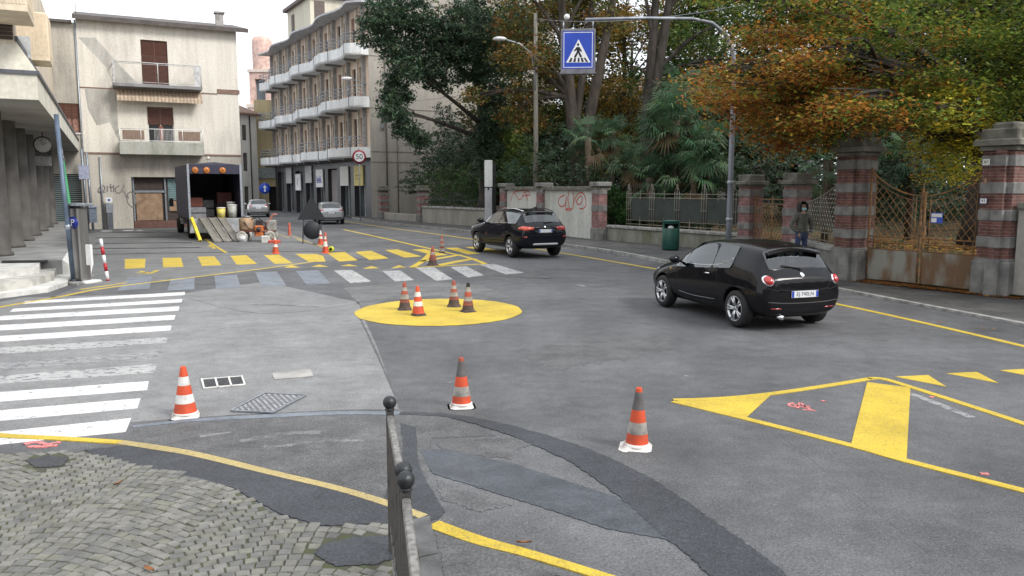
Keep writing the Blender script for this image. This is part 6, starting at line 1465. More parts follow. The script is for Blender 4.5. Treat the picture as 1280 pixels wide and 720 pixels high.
def det_mito(root, hit, patch, seam):
    for s_ in (1, -1):
        o = patch('light_surround', 'rear', ell(s_*.65, .848, .086, .09), CHR, .008, 5, dome=.01)
        patch('tail_light', 'rear', ell(s_*.65, .848, .072, .076), REDL, .02, 5, dome=.03)
        patch('bumper_reflector', 'rear', [(s_*.42, .375), (s_*.62, .385), (s_*.62, .40), (s_*.42, .39)], REDL, .006)
    patch('badge', 'rear', ell(0, .935, .042, .042), CHR, .01, 3)
    rear_plate(root, hit, .62, 'EJ 740LN')
    seam('tailgate_seam', 'rear', [(-.55, .98), (-.5, .80), (-.44, .70), (-.2, .68), (.2, .68), (.44, .70), (.5, .80), (.55, .98)], BLACK, .006)
    seam('bumper_seam', 'rear', [(-.70, .73), (-.52, .69), (-.44, .70)], BLACK, .005); seam('bumper_seam', 'rear', [(.70, .73), (.52, .69), (.44, .70)], BLACK, .005)
    seam('bumper_crease', 'rear', [(-.68, .50), (-.3, .47), (.3, .47), (.68, .50)], DKPL, .012)
    for md in ('left', 'right'):
        seam('door_seam', md, [(.66, .93), (.72, .7), (.70, .45), (.6, .31), (-.35, .30), (-.62, .42), (-.68, .7), (-.60, .97)], BLACK, .005)
        seam('side_crease', md, [(.62, .40), (.1, .375), (-.6, .395)], CHR if False else GREYMET, .006)
        seam('window_trim', md, [(.72, .955), (.1, .955), (-.4, .985), (-.75, 1.04), (-1.0, 1.15)], CHR, .007)
        seam('bonnet_seam', md, [(1.75, .73), (1.3, .86), (.9, .92)], BLACK, .004)
        pt, no = hit(md, -.38, .83); h = MB(); sgn_ = 1 if md == 'left' else -1; h.tube([(-.28, pt.y+.028*sgn_, .835), (-.36, pt.y+.04*sgn_, .84), (-.45, pt.y+.028*sgn_, .84)], .013, 6); h.build('door_handle', CHR, root)
        patch('side_repeater', md, ell(1.02, .80, .035, .016, 10), mat('amber', (.6, .3, .05), .2), .006, 2)
        patch('headlight', md, [(1.78, .66), (1.9, .72), (1.62, .82), (1.58, .74)], mat('lamp_glass', (.5, .52, .54), .1, .3), .006, 3)
    mirror(root, .62, .98, .82, PB2)
    sp_ = MB(); vs = []
    for i in range(9):
        y = -.52+1.04*i/8; k = 1-(abs(y)/.56)**2*.35; vs += [(-1.38, y, 1.388-.06*(y/.52)**2), (-1.68, y*.97, 1.315-.065*(y/.52)**2), (-1.67, y*.97, 1.295-.065*(y/.52)**2), (-1.40, y, 1.34-.06*(y/.52)**2)]
    sp_.add(vs, [(4*i+q, 4*i+4+q, 4*i+4+(q+1) % 4, 4*i+(q+1) % 4) for i in range(8) for q in range(4)]+[(0, 1, 2, 3), (35, 34, 33, 32)], 0, False); sp_.build('spoiler', PB, root)
    wp = MB(); a = hit('rear', 0, 1.03)[0]; b = hit('rear', .34, 1.08)[0]; wp.tube([a+Vector((-.02, 0, 0)), b+Vector((-.025, 0, 0))], .010, 5); wp.sphere(a+Vector((-.015, 0, -.01)), .03, 10, 6); wp.build('wiper', BLACK, root)
    ex = MB(); ex.tube([(-1.75, .42, .25), (-1.98, .42, .24)], [.035, .038], 12); ex.build('exhaust', CHR, root)
    un = MB(); un.box((-1.7, -.62, .2), (1.7, .62, .24)); un.build('underbody', BLACK, root)
mr, mf = Vector((3.84, 13.42, 0)), Vector((3.0, 15.94, 0)); dm = (mf-mr).normalized(); left_n = Vector((-dm.y, dm.x, 0))
mid = (mr+mf)/2 - left_n*.82
car('hatchback_car', 'shiny black three door hatchback with round tail lights, nearest on the right', (mid.x, mid.y, .012), math.atan2(dm.y, dm.x), PB, ST_M, gl_groups((3, 4), (5,), (7,)), 2.51, 1.50, .315, .21, details=det_mito)
# --- black off-road estate
ST_X = [
 (2.32, .42, .45, (.60, .46), (.72, .65), (.70, .85), (.50, .93), (.28, .96), .97),
 (2.14, .32, .62, (.84, .42), (.92, .68), (.86, .96), (.64, 1.03), (.34, 1.07), 1.08),
 (1.45, .28, .68, (.90, .40), (.945, .70), (.88, 1.03), (.72, 1.10), (.40, 1.15), 1.16),
 (.98, .28, .68, (.91, .40), (.945, .70), (.89, 1.07), (.78, 1.15), (.44, 1.21), 1.225),
 (.25, .28, .68, (.91, .40), (.945, .72), (.89, 1.10), (.69, 1.51), (.52, 1.585), 1.61),
 (-.45, .28, .68, (.91, .40), (.945, .74), (.89, 1.12), (.68, 1.555), (.50, 1.635), 1.66),
 (-1.15, .28, .68, (.91, .40), (.95, .76), (.89, 1.14), (.67, 1.55), (.50, 1.63), 1.655),
 (-1.80, .29, .66, (.90, .42), (.95, .76), (.875, 1.15), (.65, 1.485), (.49, 1.575), 1.60),
 (-2.12, .32, .64, (.86, .46), (.92, .78), (.84, 1.10), (.70, 1.17), (.48, 1.20), 1.21),
 (-2.24, .36, .62, (.80, .50), (.86, .74), (.79, 1.02), (.64, 1.08), (.42, 1.10), 1.105),
 (-2.30, .42, .50, (.70, .54), (.76, .72), (.68, .92), (.54, .96), (.36, .975), .98)]
def det_x(root, hit, patch, seam):
    for s_ in (1, -1):
        patch('tail_light', 'rear', [(s_*.42, .98), (s_*.60, .95), (s_*.80, .93), (s_*.86, 1.0), (s_*.82, 1.10), (s_*.62, 1.08), (s_*.42, 1.06)], ORL if s_ > 0 else REDL, .012, 5, dome=.015)
        patch('bumper_reflector', 'rear', [(s_*.68, .70), (s_*.82, .71), (s_*.82, .76), (s_*.68, .75)], REDL, .006, 3)
        md = 'left' if s_ > 0 else 'right'
        patch('tail_light_side', md, [(-2.2, .96), (-1.98, .98), (-1.92, 1.04), (-2.14, 1.08), (-2.2, 1.04)], ORL if s_ > 0 else REDL, .008, 4)
    patch('badge', 'rear', ell(0, 1.06, .04, .04), CHR, .012, 3); rear_plate(root, hit, .93, '')
    sk = MB(); p0 = hit('rear', 0, .5)[0]; sk.bbox((p0.x-.03, -.48, .45), (p0.x+.05, .48, .51), .02); sk.build('skid_plate', RIMM, root)
    seam('tailgate_seam', 'rear', [(-.66, 1.12), (-.62, .9), (-.56, .80), (-.2, .78), (.2, .78), (.56, .80), (.62, .9), (.66, 1.12)], BLACK, .006)
    for md in ('left', 'right'):
        sg_ = 1 if md == 'left' else -1
        seam('door_seam', md, [(.78, 1.1), (.84, .8), (.8, .5), (-.22, .48)], BLACK, .005); seam('door_seam', md, [(-.25, 1.13), (-.26, .8), (-.25, .48)], BLACK, .005); seam('door_seam', md, [(-.25, .48), (-.9, .5), (-1.12, .8), (-1.2, 1.12)], BLACK, .005)
        seam('window_trim', md, [(.85, 1.135), (0, 1.15), (-.9, 1.17), (-1.5, 1.2), (-1.7, 1.3)], CHR, .009)
        for x in (-.1, -1.0): pt = hit(md, x, .98)[0]; h = MB(); h.tube([(x+.1, pt.y+.02*sg_, .98), (x, pt.y+.035*sg_, .985), (x-.1, pt.y+.02*sg_, .98)], .014, 6); h.build('door_handle', PB2, root)
        rr = MB(); rr.tube([(.1, .60*sg_, 1.60), (-.4, .59*sg_, 1.655), (-1.2, .58*sg_, 1.65), (-1.75, .56*sg_, 1.58)], .018, 6); rr.build('roof_rail', CHR if md == 'left' else DKPL, root)
        ar = MB()
        pts = [(1.1, .40), (.5, .36), (0, .36), (-.9, .36), (-1.05, .40)]; sl_ = seam('sill_cladding', md, pts, DKPL, .05)
        patch('headlight', md, [(2.0, .82), (2.2, .86), (1.9, .98), (1.82, .92)], mat('lamp_glass', (.5, .52, .54), .1, .3), .006, 3)
    mirror(root, .78, 1.17, .9, PB2, 1.25)
    sp_ = MB(); sp_.bbox((-1.93, -.54, 1.53), (-1.68, .54, 1.555), .01); sp_.build('spoiler', PB, root)
    wp = MB(); a = hit('rear', 0, 1.19)[0]; b = hit('rear', -.34, 1.22)[0]; wp.tube([a+Vector((-.02, 0, 0)), b+Vector((-.025, 0, 0))], .012, 5); wp.build('wiper', BLACK, root)
    fn = MB(); fn.prism([(-1.62, -.02), (-1.45, 0), (-1.62, .02)], 1.64, 1.72); fn.build('aerial_fin', PB, root)
xr = G(637, 322); dx_ = (Vector((-1.22, 29.75, 0))-xr).normalized(); ln = Vector((-dx_.y, dx_.x, 0)); ctr = xr+dx_*1.405-ln*.92
car('offroad_car', 'black high off-road estate car in front of the graffitied white wall', (ctr.x, ctr.y, .012), math.atan2(dx_.y, dx_.x), PB2, ST_X, gl_groups((3, 4), (5, 6), (7,)), 2.81, 1.62, .365, .24, details=det_x)
# --- two silver cars far up the street
def det_s(txt):
    def f(root, hit, patch, seam):
        for s_ in (1, -1): patch('tail_light', 'rear', [(s_*.48, .86), (s_*.72, .84), (s_*.76, .95), (s_*.5, .97)], REDL, .012, 4, dome=.01)
        rear_plate(root, hit, .78 if txt else .74, txt)
        for md in ('left', 'right'):
            seam('door_seam', md, [(.66, .93), (.70, .6), (.6, .32)], BLACK, .006); seam('door_seam', md, [(-.3, .95), (-.3, .6), (-.35, .32)], BLACK, .006)
            seam('window_trim', md, [(.72, .955), (0, .97), (-.8, 1.0)], DKPL, .01)
        mirror(root, .62, .98, .82, PS)
        seam('bumper_line', 'rear', [(-.62, .42), (0, .40), (.62, .42)], DKPL, .05); patch('badge', 'rear', ell(0, .9, .04, .04), CHR, .01, 2)
        un = MB(); un.box((-1.7, -.62, .2), (1.7, .62, .24)); un.build('underbody', BLACK, root)
    return f
sr = (G(399, 279)+G(430.5, 279))/2*.965; ds = Vector((-math.sin(R(19)), math.cos(R(19)), 0)); c_ = sr+ds*1.95
car('silver_hatchback', 'light silver hatchback parked in front of the shops, behind the triangular sign', (c_.x, c_.y, .01), math.atan2(ds.y, ds.x), PS2, ST_M, gl_groups((3, 4), (5, 6), (7,)), 2.51, 1.5, .315, .2, details=det_s(''), group=None, sc=1.03)
ar_ = (G(311, 271)+G(336, 271))/2*.98; ds = Vector((-math.sin(R(19)), math.cos(R(19)), 0)); c_ = ar_+ds*1.95
car('silver_estate', 'silver car with bright red tail lights beyond the box truck', (c_.x, c_.y, .01), math.atan2(ds.y, ds.x), PS, ST_M, gl_groups((3, 4), (5, 6), (7,)), 2.51, 1.5, .315, .2, details=det_s(''), sc=1.04)

# ================================================================ box truck with open tail, ramps and load
tr = G(272, 299); rzT = R(90)+R(27.5)
TK = thing('box_truck', 'dark blue covered box truck with open tail and three orange warning lamps', 'truck', (tr.x, tr.y, 0), rzT)
TARP = mat('dark_blue_tarpaulin', (.065, .065, .10), .6, var=.3, scale=2, bump=.3, bscale=3)
hw = 1.2; Lb = 6.0; zt = 3.46; zf = .98
m_ = MB(); m_.box((0, hw-.05, zf), (Lb, hw, zt)); m_.box((0, -hw, zf), (Lb, -hw+.05, zt)); m_.box((0, -hw+.05, zt-.05), (Lb, hw-.05, zt)); m_.box((Lb-.05, -hw+.05, zf), (Lb, hw-.05, zt-.05))
m_.add([(0, hw, zt), (0, 0, zt+.12), (0, -hw, zt), (Lb, hw, zt), (Lb, 0, zt+.12), (Lb, -hw, zt)], [(0, 1, 4, 3), (1, 2, 5, 4), (0, 2, 1)])
m_.build('cover', TARP, TK)
m_ = MB(); m_.box((-.04, hw-.09, zf), (.0, hw+.005, zt+.02)); m_.build('tail_post', GALV, TK); m_ = MB(); m_.box((-.04, -hw-.005, zf), (0, -hw+.09, zt+.02)); m_.build('tail_post', GALV, TK)
m_ = MB(); m_.box((-.03, -hw+.09, zt-.42), (0, hw-.09, zt+.0)); m_.build('header', mat('header_navy', (.03, .03, .06), .6), TK)
m_ = MB(); m_.box((0, -hw+.05, zf-.1), (Lb, hw-.05, zf)); m_.box((0, -hw+.02, .5), (.2, -hw+.1, zf-.1)); m_.build('load_floor', mat('truck_floor', (.10, .09, .08), .8), TK)
m_ = MB(); m_.bbox((-.06, -hw, .32), (-.0, hw, zf+.0), .01); m_.build('tailgate', mat('tailgate_grey', (.42, .44, .46), .5, .3, var=.3, scale=3), TK)
for y in (.85, .35, -.35):
    m_ = MB(); M_ = Matrix.Translation((-.05, y, zt-.26)) @ Matrix.Rotation(PI/2, 4, 'Y'); m_.lathe([(0, -.05), (.08, -.045), (.14, -.02), (.15, .02)], 18, 0, M_); lo = m_.build('warning_lamp', mat('amber_lens', (.50, .17, .03), .4), TK)
    m_ = MB(); m_.lathe([(0, -.06), (.045, -.057)], 12, 0, M_); m_.build('lamp_centre', mat('dark_amber', (.25, .07, .02), .3), lo)
m_ = MB(); m_.tube([(.4, .2, zt+.1), (.4, .2, zt+.25)], .03, 6); m_.sphere((.4, .2, zt+.3), .09, 10, 8); m_.build('beacon', mat('beacon_pale', (.6, .55, .5), .3), TK)
m_ = MB(); m_.box((.2, -.45, .45), (Lb+1.6, .45, .75)); m_.build('chassis', BLACK, TK)
m_ = MB(); m_.bbox((Lb+.15, -1.0, .5), (Lb+1.9, 1.0, 2.5), .12); cb = m_.build('cab', mat('cab_white', (.5, .5, .5), .4), TK)
m_ = MB(); m_.tube([(Lb+1.6, 1.0, 1.7), (Lb+1.6, 1.3, 1.75)], .02, 5); m_.bbox((Lb+1.5, 1.22, 1.4), (Lb+1.62, 1.42, 1.85), .02); m_.build('mirror', BLACK, TK)
for x in (1.5, Lb+.9):
    for s_ in (1, -1):
        m_ = MB(); M_ = Matrix.Translation((x, s_*.98, .42)) @ Matrix.Rotation(-PI/2, 4, 'X'); m_.lathe([(0, .12), (.2, .12), (.24, .15), (.38, .15), (.42, .08), (.42, -.08), (.38, -.15), (0, -.15)], 28, 0, M_); m_.build('wheel', TYRE, TK)
for s_ in (1, -1):
    m_ = MB(); m_.box((-.03, s_*.75-.2, .18), (.03, s_*.75+.2, .32)); m_.build('mudflap', BLACK, TK)
# things inside
def inT(x, y, z=0.): return Vector((tr.x, tr.y, 0))+Matrix.Rotation(rzT, 3, 'Z') @ Vector((x, y, z))
def bucket(name, label, loc, r, h, mm, rz=0, top=None):
    t = thing(name, label, 'bucket', loc, rz); m_ = MB(); m_.lathe([(0, 0), (r*.85, 0), (r, h), (r*.93, h), (r*.8, .02)], 20); m_.build('tub', mm, t)
    m_ = MB(); m_.lathe([(0, h*.96), (r*1.04, h*.96), (r*1.04, h*1.04), (0, h*1.06)], 20); m_.build('lid', top or WHITEP, t)
    m_ = MB(); m_.tube([(-r, 0, h*.8), (-r*.8, -r*.5, h*.45), (0, -r*1.12, h*.35), (r*.8, -r*.5, h*.45), (r, 0, h*.8)], .008, 5); m_.build('handle', GALV, t); return t
bucket('paint_bucket', 'yellow and white paint bucket at the edge of the truck floor', inT(.3, -.25, zf), .2, .48, mat('bucket_yellow', (.65, .55, .12), .5, var=.2), rzT-PI/2)
bucket('paint_drum', 'grey white drum near the right side inside the truck', inT(.4, -.78, zf), .23, .6, mat('drum_grey', (.42, .43, .4), .5, var=.2), rzT-PI/2)
bucket('paint_drum', 'pale drum in the right rear corner of the truck, beside the grey white drum', inT(.95, -.8, zf), .2, .72, mat('drum_pale', (.5, .48, .42), .5, var=.2), rzT-PI/2)
def crate(label, x, y, a, b, h, mm):
    t = thing('equipment_crate', label, 'crate', inT(x, y, zf), rzT); m_ = MB(); m_.bbox((-a/2, -b/2, 0), (a/2, b/2, h), .02); m_.build('box', mm, t); m_ = MB(); m_.box((-a/2-.01, -b/2-.01, h*.45), (a/2+.01, b/2+.01, h*.55)); m_.build('strap', DKPL, t)
crate('grey equipment crate on the left inside the truck', .8, .75, .8, .7, .5, mat('crate_grey', (.2, .2, .22), .7)); crate('red brown equipment crate on the left inside the truck behind the grey crate', 1.9, .75, .8, .7, .95, mat('crate_red', (.22, .07, .05), .7)); crate('red equipment crate deep inside the truck on the right', 2.6, -.7, .8, .7, 1.2, mat('crate_red2', (.13, .04, .035), .7)); crate('white crate deep inside the truck in the middle', 3.4, .1, .7, .8, .8, mat('crate_white', (.35, .35, .36), .7))
# ramps
ALU = mat('ramp_aluminium', (.33, .31, .27), .5, .5, var=.3, scale=8)
for i, (y, lb) in enumerate(((.62, 'left aluminium loading ramp leaning on the truck tail'), (.22, 'middle aluminium loading ramp leaning on the truck tail'), (-.2, 'right aluminium loading ramp leaning on the truck tail'))):
    a = inT(-.08, y, 1.02); b = inT(-2.3, y-.35, .03); d = b-a; wv_ = Vector((-d.y, d.x, 0)).normalized()
    t = thing('loading_ramp', lb, 'ramp', (b.x, b.y, 0), 0, 'ramps on the truck tail'); m_ = MB(); o = Vector((b.x, b.y, 0))
    for s_ in (-1, 1): m_.tube([a-o+wv_*.15*s_, b-o+wv_*.15*s_], .035, 4)
    m_.build('side_rail', ALU, t); m_ = MB()
    for k in range(20):
        p = a.lerp(b, (k+.5)/20)-o; dn = d.normalized()*.045
        m_.add([p-wv_*.13-dn, p+wv_*.13-dn, p+wv_*.13+dn, p-wv_*.13+dn, p-wv_*.13-dn-Vector((0, 0, .02)), p+wv_*.13-dn-Vector((0, 0, .02)), p+wv_*.13+dn-Vector((0, 0, .02)), p-wv_*.13+dn-Vector((0, 0, .02))], [(0, 1, 2, 3), (7, 6, 5, 4), (0, 4, 5, 1), (1, 5, 6, 2), (2, 6, 7, 3), (3, 7, 4, 0)])
    m_.build('tread', ALU, t)
t = thing('yellow_bar', 'yellow wooden bar leaning against the truck tail on the left', 'bar', inT(-1.7, .95, 0), rzT); m_ = MB(); m_.tube([(0, 0, .04), (1.6, .15, 1.0)], .09, 4); tag(t); m_.build('bar', mat('bar_yellow', (.75, .6, .05), .6), t)
m_ = MB(); m_.tube([(.0, 0, .04), (-.02, 0, .03)], .05, 4); m_.build('end_cap', BLACK, t)
bucket('upturned_box', 'small white tub standing at the foot of the right loading ramp', inT(-2.45, -.75, 0), .22, .3, WHITEP, rzT-PI/2)
# ================================================================ road marking machine
mc = G(322, 301.5); MC = thing('road_marking_machine', 'orange and cream road marking machine standing right of the truck tail', 'machine', (mc.x, mc.y, 0), R(8))
m_ = MB(); m_.box((-.75, -.3, .42), (.75, .3, .5)); m_.tube([(-.75, -.3, .46), (.8, -.3, .46)], .035, 5); m_.tube([(-.75, .3, .46), (.8, .3, .46)], .035, 5); m_.build('frame', mat('frame_redbrown', (.22, .09, .06), .6), MC)
for x, y in ((-.62, -.36), (.62, -.36), (-.62, .36), (.62, .36)):
    m_ = MB(); M_ = Matrix.Translation((x, y, .24)) @ Matrix.Rotation(PI/2, 4, 'X'); m_.lathe([(0, .1), (.1, .1), (.13, .06), (.16, .1), (.24, .07), (.24, -.07), (.16, -.1), (0, -.1)], 20, 0, M_); m_.build('wheel', mat('cream_tyre', (.4, .39, .34), .7), MC)
m_ = MB(); m_.lathe([(0, .0), (.3, 0), (.33, .08), (.33, .5), (.24, .56), (0, .58)], 20, c=(-.45, 0, .5)); m_.build('paint_tank', mat('tank_tan', (.36, .24, .15), .6, var=.4, scale=4), MC)
m_ = MB(); m_.lathe([(.16, 0), (.2, .0), (.2, .06), (0, .07)], 16, c=(-.45, 0, 1.08)); m_.build('tank_lid', GREYMET, MC)
m_ = MB(); m_.bbox((-.08, -.32, .25), (.32, .1, .72), .06); m_.build('engine', mat('engine_orange', (.55, .15, .04), .5, var=.3, scale=6), MC)
m_ = MB(); m_.bbox((-.02, -.2, .72), (.26, .1, .98), .05); m_.tube([(.12, -.3, .6), (.12, -.42, .5)], .09, 10); m_.build('engine_top', mat('engine_black', (.05, .04, .04), .5), MC)
m_ = MB(); m_.tube([(.3, -.2, .5), (.55, -.22, .95), (.75, -.22, 1.22), (.88, -.22, 1.2)], .025, 6); m_.tube([(.3, .2, .5), (.55, .22, .95), (.75, .22, 1.22), (.88, .22, 1.2)], .025, 6); m_.tube([(.75, -.22, 1.2), (.75, .22, 1.2)], .02, 6); m_.build('handlebar', mat('handle_pinkred', (.45, .18, .13), .5), MC)
m_ = MB(); m_.tube([(-.2, -.2, 1.0), (.1, -.3, 1.1), (.4, -.25, .8), (.5, -.3, .5)], .022, 6); m_.tube([(-.5, -.34, .9), (-.3, -.42, .6), (0, -.4, .45)], .02, 6); m_.build('hose', BLACK, MC)
m_ = MB(); m_.bbox((.4, -.2, .5), (.85, .25, .95), .05); m_.build('bead_hopper', mat('hopper_grey', (.3, .29, .27), .5), MC)
bucket('white_pail', 'white pail on the road in front of the marking machine', G(309, 300), .24, .42, mat('pail_white', (.62, .6, .55), .5), 0)
t = thing('plastic_jerrycan', 'white jerrycan lying beside the marking machine', 'jerrycan', G(332, 303), R(20)); m_ = MB(); m_.bbox((-.2, -.12, 0), (.2, .12, .3), .04); m_.build('can', mat('can_white', (.55, .55, .52), .5), t); m_ = MB(); m_.tube([(-.1, 0, .3), (-.1, 0, .34), (.08, 0, .34), (.08, 0, .3)], .015, 5); m_.tube([(.15, 0, .3), (.15, 0, .35)], .03, 8); m_.build('handle', BLACK, t)
t = thing('cone_base_stack', 'flat red base lying beside the marking machine', 'base', G(343, 303.5), R(10)); m_ = MB(); m_.bbox((-.25, -.2, 0), (.25, .2, .12), .03); m_.build('slab', mat('base_red', (.5, .08, .05), .6), t); m_ = MB(); m_.lathe([(0, .12), (.1, .12), (.07, .2), (0, .2)], 12); m_.build('stub', mat('base_red', (.5, .08, .05), .6), t)

# ================================================================ traffic cones
CO = mat('cone_orange', (.66, .085, .025), .6, col2=(.42, .06, .025), scale=7, var=.2); CW = mat('cone_white', (.66, .65, .62), .5, col2=(.40, .39, .36), scale=12, lo=.3, hi=.5); CG = mat('cone_dirty_white', (.36, .34, .31), .6, col2=(.18, .17, .155), scale=9, lo=.35, hi=.6)
CR = mat('cone_dirty_red', (.42, .08, .045), .65, col2=(.14, .055, .04), scale=6, lo=.35, hi=.6); CD = mat('cone_dark_base', (.10, .065, .055), .8, col2=(.05, .04, .038), scale=8); CPK = mat('cone_faded', (.55, .13, .08), .6, var=.2)
BW = mat('cone_base_white', (.62, .60, .57), .6, col2=(.38, .30, .27), scale=6, lo=.35, hi=.5); TG = mat('cone_tip_grey', (.13, .125, .125), .8, col2=(.085, .075, .075), scale=9)
def cone(label, loc, h, cols, base_m, rz=0., tilt=(0, 0), bw=.19, bands=((0, .06), (.06, .24), (.24, .43), (.43, .62), (.62, .82), (.82, 1.)), group=None, rb=.115, rt=.028):
    """cols: one material for each band from the foot up"""
    t = thing('traffic_cone', label, 'traffic cone', loc, rz, group); t.rotation_euler = (tilt[0], tilt[1], rz)
    m_ = MB(); n = 8
    m_.bbox((-bw, -bw, 0), (bw, bw, .028), .05); m_.lathe([(bw*.78, .028), (rb*1.12, .045), (rb*1.0, .05)], 24); m_.build('base', base_m, t)
    def rr(f): return rb+(rt-rb)*f
    z0 = .045; H_ = h-z0
    bo = MB(); mats_ = []
    for m__ in cols:
        if m__ not in mats_: mats_.append(m__)
    main = [c for c in cols if c not in (CW, CG)]; mm = []
    for m__ in main:
        if m__ not in mm: mm.append(m__)
    bo = MB()
    for (a, b), c in zip(bands, cols):
        if c in (CW, CG):
            q = MB(); q.lathe([(rr(a)+.0015, z0+H_*a), (rr(b)+.0015, z0+H_*b)], 24); q.build('reflective_band', c, t)
        bo.lathe([(rr(a), z0+H_*a), (rr(b), z0+H_*b)], 24, mm.index(c) if c in mm else 0)
    bo.lathe([(rt, z0+H_), (rt*.8, z0+H_+.008), (rt*.55, z0+H_)], 24, mm.index(main[-1]))
    bo.build('cone_body', mm, t); return t
g3 = 'cones near the camera'
cone('clean orange and white cone with pale base beside the left zebra crossing', G(232, 520), .52, [CO, CO, CW, CO, CW, CO], BW, R(20), bw=.16, bands=((0, .03), (.03, .22), (.22, .41), (.41, .61), (.61, .80), (.80, 1)))
cone('faded cone with grey tip and pale base between the yellow disc and the dark arc', G(577, 508), .535, [CO, CO, CG, CO, TG, CR], BW, R(8), bw=.15, bands=((0, .02), (.02, .17), (.17, .38), (.38, .60), (.60, .94), (.94, 1)), rb=.105)
cone('faded cone with grey tip and dirty square base, nearest to the yellow hatched triangle', G(796, 559), .555, [CO, CO, CG, CO, TG, CO], BW, R(-12), (.01, .02), bw=.16, bands=((0, .02), (.02, .19), (.19, .40), (.40, .62), (.62, .94), (.94, 1)), rb=.105)
B5 = ((0, .22), (.22, .36), (.36, .54), (.54, .68), (.68, .82), (.82, 1))
cone('leftmost dirty cone on the yellow disc, brown at the foot', G(506, 387.5), .54, [CD, CR, CG, CR, CG, CR], CD, R(15), bw=.17, bands=B5)
cone('cleanest red and white cone on the yellow disc, the one standing in front', G(523, 394.5), .55, [CO, CO, CW, CO, CW, CO], CD, R(40), (-.01, -.015), bw=.16, bands=((0, .05), (.05, .28), (.28, .45), (.45, .63), (.63, .80), (.80, 1)))
cone('dirty cone furthest back on the yellow disc, with a pale top band', G(567.5, 383.5), .52, [CD, CR, CG, CR, CG, CR], CD, R(5), bw=.17, bands=B5)
cone('rightmost dirty cone on the yellow disc, with a black tip', G(585, 390), .56, [CD, CR, CG, CR, CG, BLACK], CD, R(30), (.01, .01), bw=.17, bands=((0, .18), (.18, .34), (.34, .5), (.5, .68), (.68, .86), (.86, 1)))
cone('dirty cone at the tip of the small hatched island', G(541, 331.5), .58, [CD, CR, CR, CG, CR, CR], CD, R(15), bw=.2, rb=.14, bands=B5)
cone('thin faded cone on the far edge of the small hatched island', G(552.5, 316), .62, [CG, CR, CG, CR, CG, CR], CD, R(15), bw=.14, rb=.11, bands=B5)
cone('orange and white cone on the road in front of the marking machine', G(344.5, 317), .60, [CO, CO, CW, CO, CO, CW], CO, R(15), bw=.17, bands=B5)
cone('orange and white cone beside the yellow zebra stripe right of the triangular sign', G(407, 316.5), .62, [CO, CO, CW, CW, CO, CW], CO, R(15), bw=.17, bands=B5)
cone('pale topped cone just right of the marking machine', G(340, 299), .75, [CO, CO, CO, CW, CW, CW], CO, R(15), bw=.19, bands=B5)
cone('plain faded pink red cone standing alone far up the road', G(362, 294), .62, [CPK]*6, CPK, 0, bw=.12, rb=.09, rt=.05)
cone('small cone half hidden behind the triangular sign', G(401, 305.5), .6, [CO, CO, CW, CO, CW, CW], CO, R(15), bw=.17, bands=B5)
cone('thin pink marker cone just behind the cone right of the triangular sign', G(407, 309), .6, [CPK]*6, CPK, 0, bw=.12, rb=.09, rt=.04)
t = thing('reel_of_tape', 'small bright yellow green reel beside the cone right of the triangular sign', 'reel', G(414, 315), 0); m_ = MB(); M_ = Matrix.Translation((0, 0, .11)) @ Matrix.Rotation(PI/2, 4, 'X'); m_.lathe([(.05, .05), (.11, .05), (.11, -.05), (.05, -.05)], 16, 0, M_); m_.build('coil', mat('lime_yellow', (.6, .65, .05), .5), t); m_ = MB(); m_.lathe([(.05, .07), (.05, -.07), (0, -.07)], 12, 0, M_); m_.build('core', BLACK, t)

# ================================================================ temporary sign seen from behind
sp = G(391, 304); TS = thing('roadworks_sign', 'temporary sign stand seen from behind with a black triangle above a black disc', 'road sign', (sp.x, sp.y, 0), R(12))
SB = mat('sign_back_black', (.018, .02, .025), .6)
m_ = MB(); m_.prism([(-.62, 0), (.58, 0), (0, 1.02)], -.02, .02); m_.v = [(v[0], v[2], v[1]+1.02) for v in m_.v]; m_.build('triangle', SB, TS)
m_ = MB(); M_ = Matrix.Translation((0, 0, .56)) @ Matrix.Rotation(PI/2, 4, 'X'); m_.lathe([(0, .02), (.38, .02), (.39, 0), (.38, -.02), (0, -.02)], 32, 0, M_); m_.build('disc', SB, TS)
m_ = MB()
for s_ in (-1, 1): m_.tube([(s_*.36, .03, 1.25), (s_*.38, .05, 0)], .014, 5); m_.tube([(s_*.36, .03, 1.2), (s_*.42, -.45, 0)], .014, 5)
m_.tube([(-.37, .04, .95), (.37, .04, .95)], .012, 5); m_.tube([(0, .03, .9), (0, .03, 1.05)], .012, 5); m_.build('stand', DKMET, TS)

# ================================================================ overhead crossing sign on its curved lamp post
lp = G(905, 318, .1)+U_*-.2
post = thing('sign_mast', 'grey curved mast arching over the road from the pavement by the green bin', 'mast', (lp.x, lp.y, .1), 0)
arm_end = Vector((-5.2, -2.55, 7.3)); m_ = MB(); 
pts = [(0, 0, 0), (0, 0, 1.2), (0, 0, 3.5), (0, 0, 6.0), (-.05, -.02, 6.7), (-.35, -.17, 7.3), (-.9, -.44, 7.62), (-1.6, -.78, 7.68), (-3.4, -1.67, 7.52), tuple(arm_end)]
m_.tube(pts, [.1, .095, .09, .075, .07, .065, .06, .055, .05, .045], 12); m_.build('pole', mat('mast_grey', (.27, .29, .33), .5, .4, var=.3, scale=2, stretch=(1, 1, .3)), post)
m_ = MB()
for z in (1.15, 2.4): m_ = MB(); m_.lathe([(.1, z), (.115, z+.02), (.115, z+.1), (.1, z+.12)], 14); m_.build('clamp', GALV, post)
sgn = Vector((lp.x, lp.y, .1))+arm_end
CS = thing('crossing_sign', 'blue pedestrian crossing sign box hanging over the road', 'road sign', (PX(722.5, 64, 25.2).x, 25.2, PX(722.5, 64, 25.2).z), R(-4))
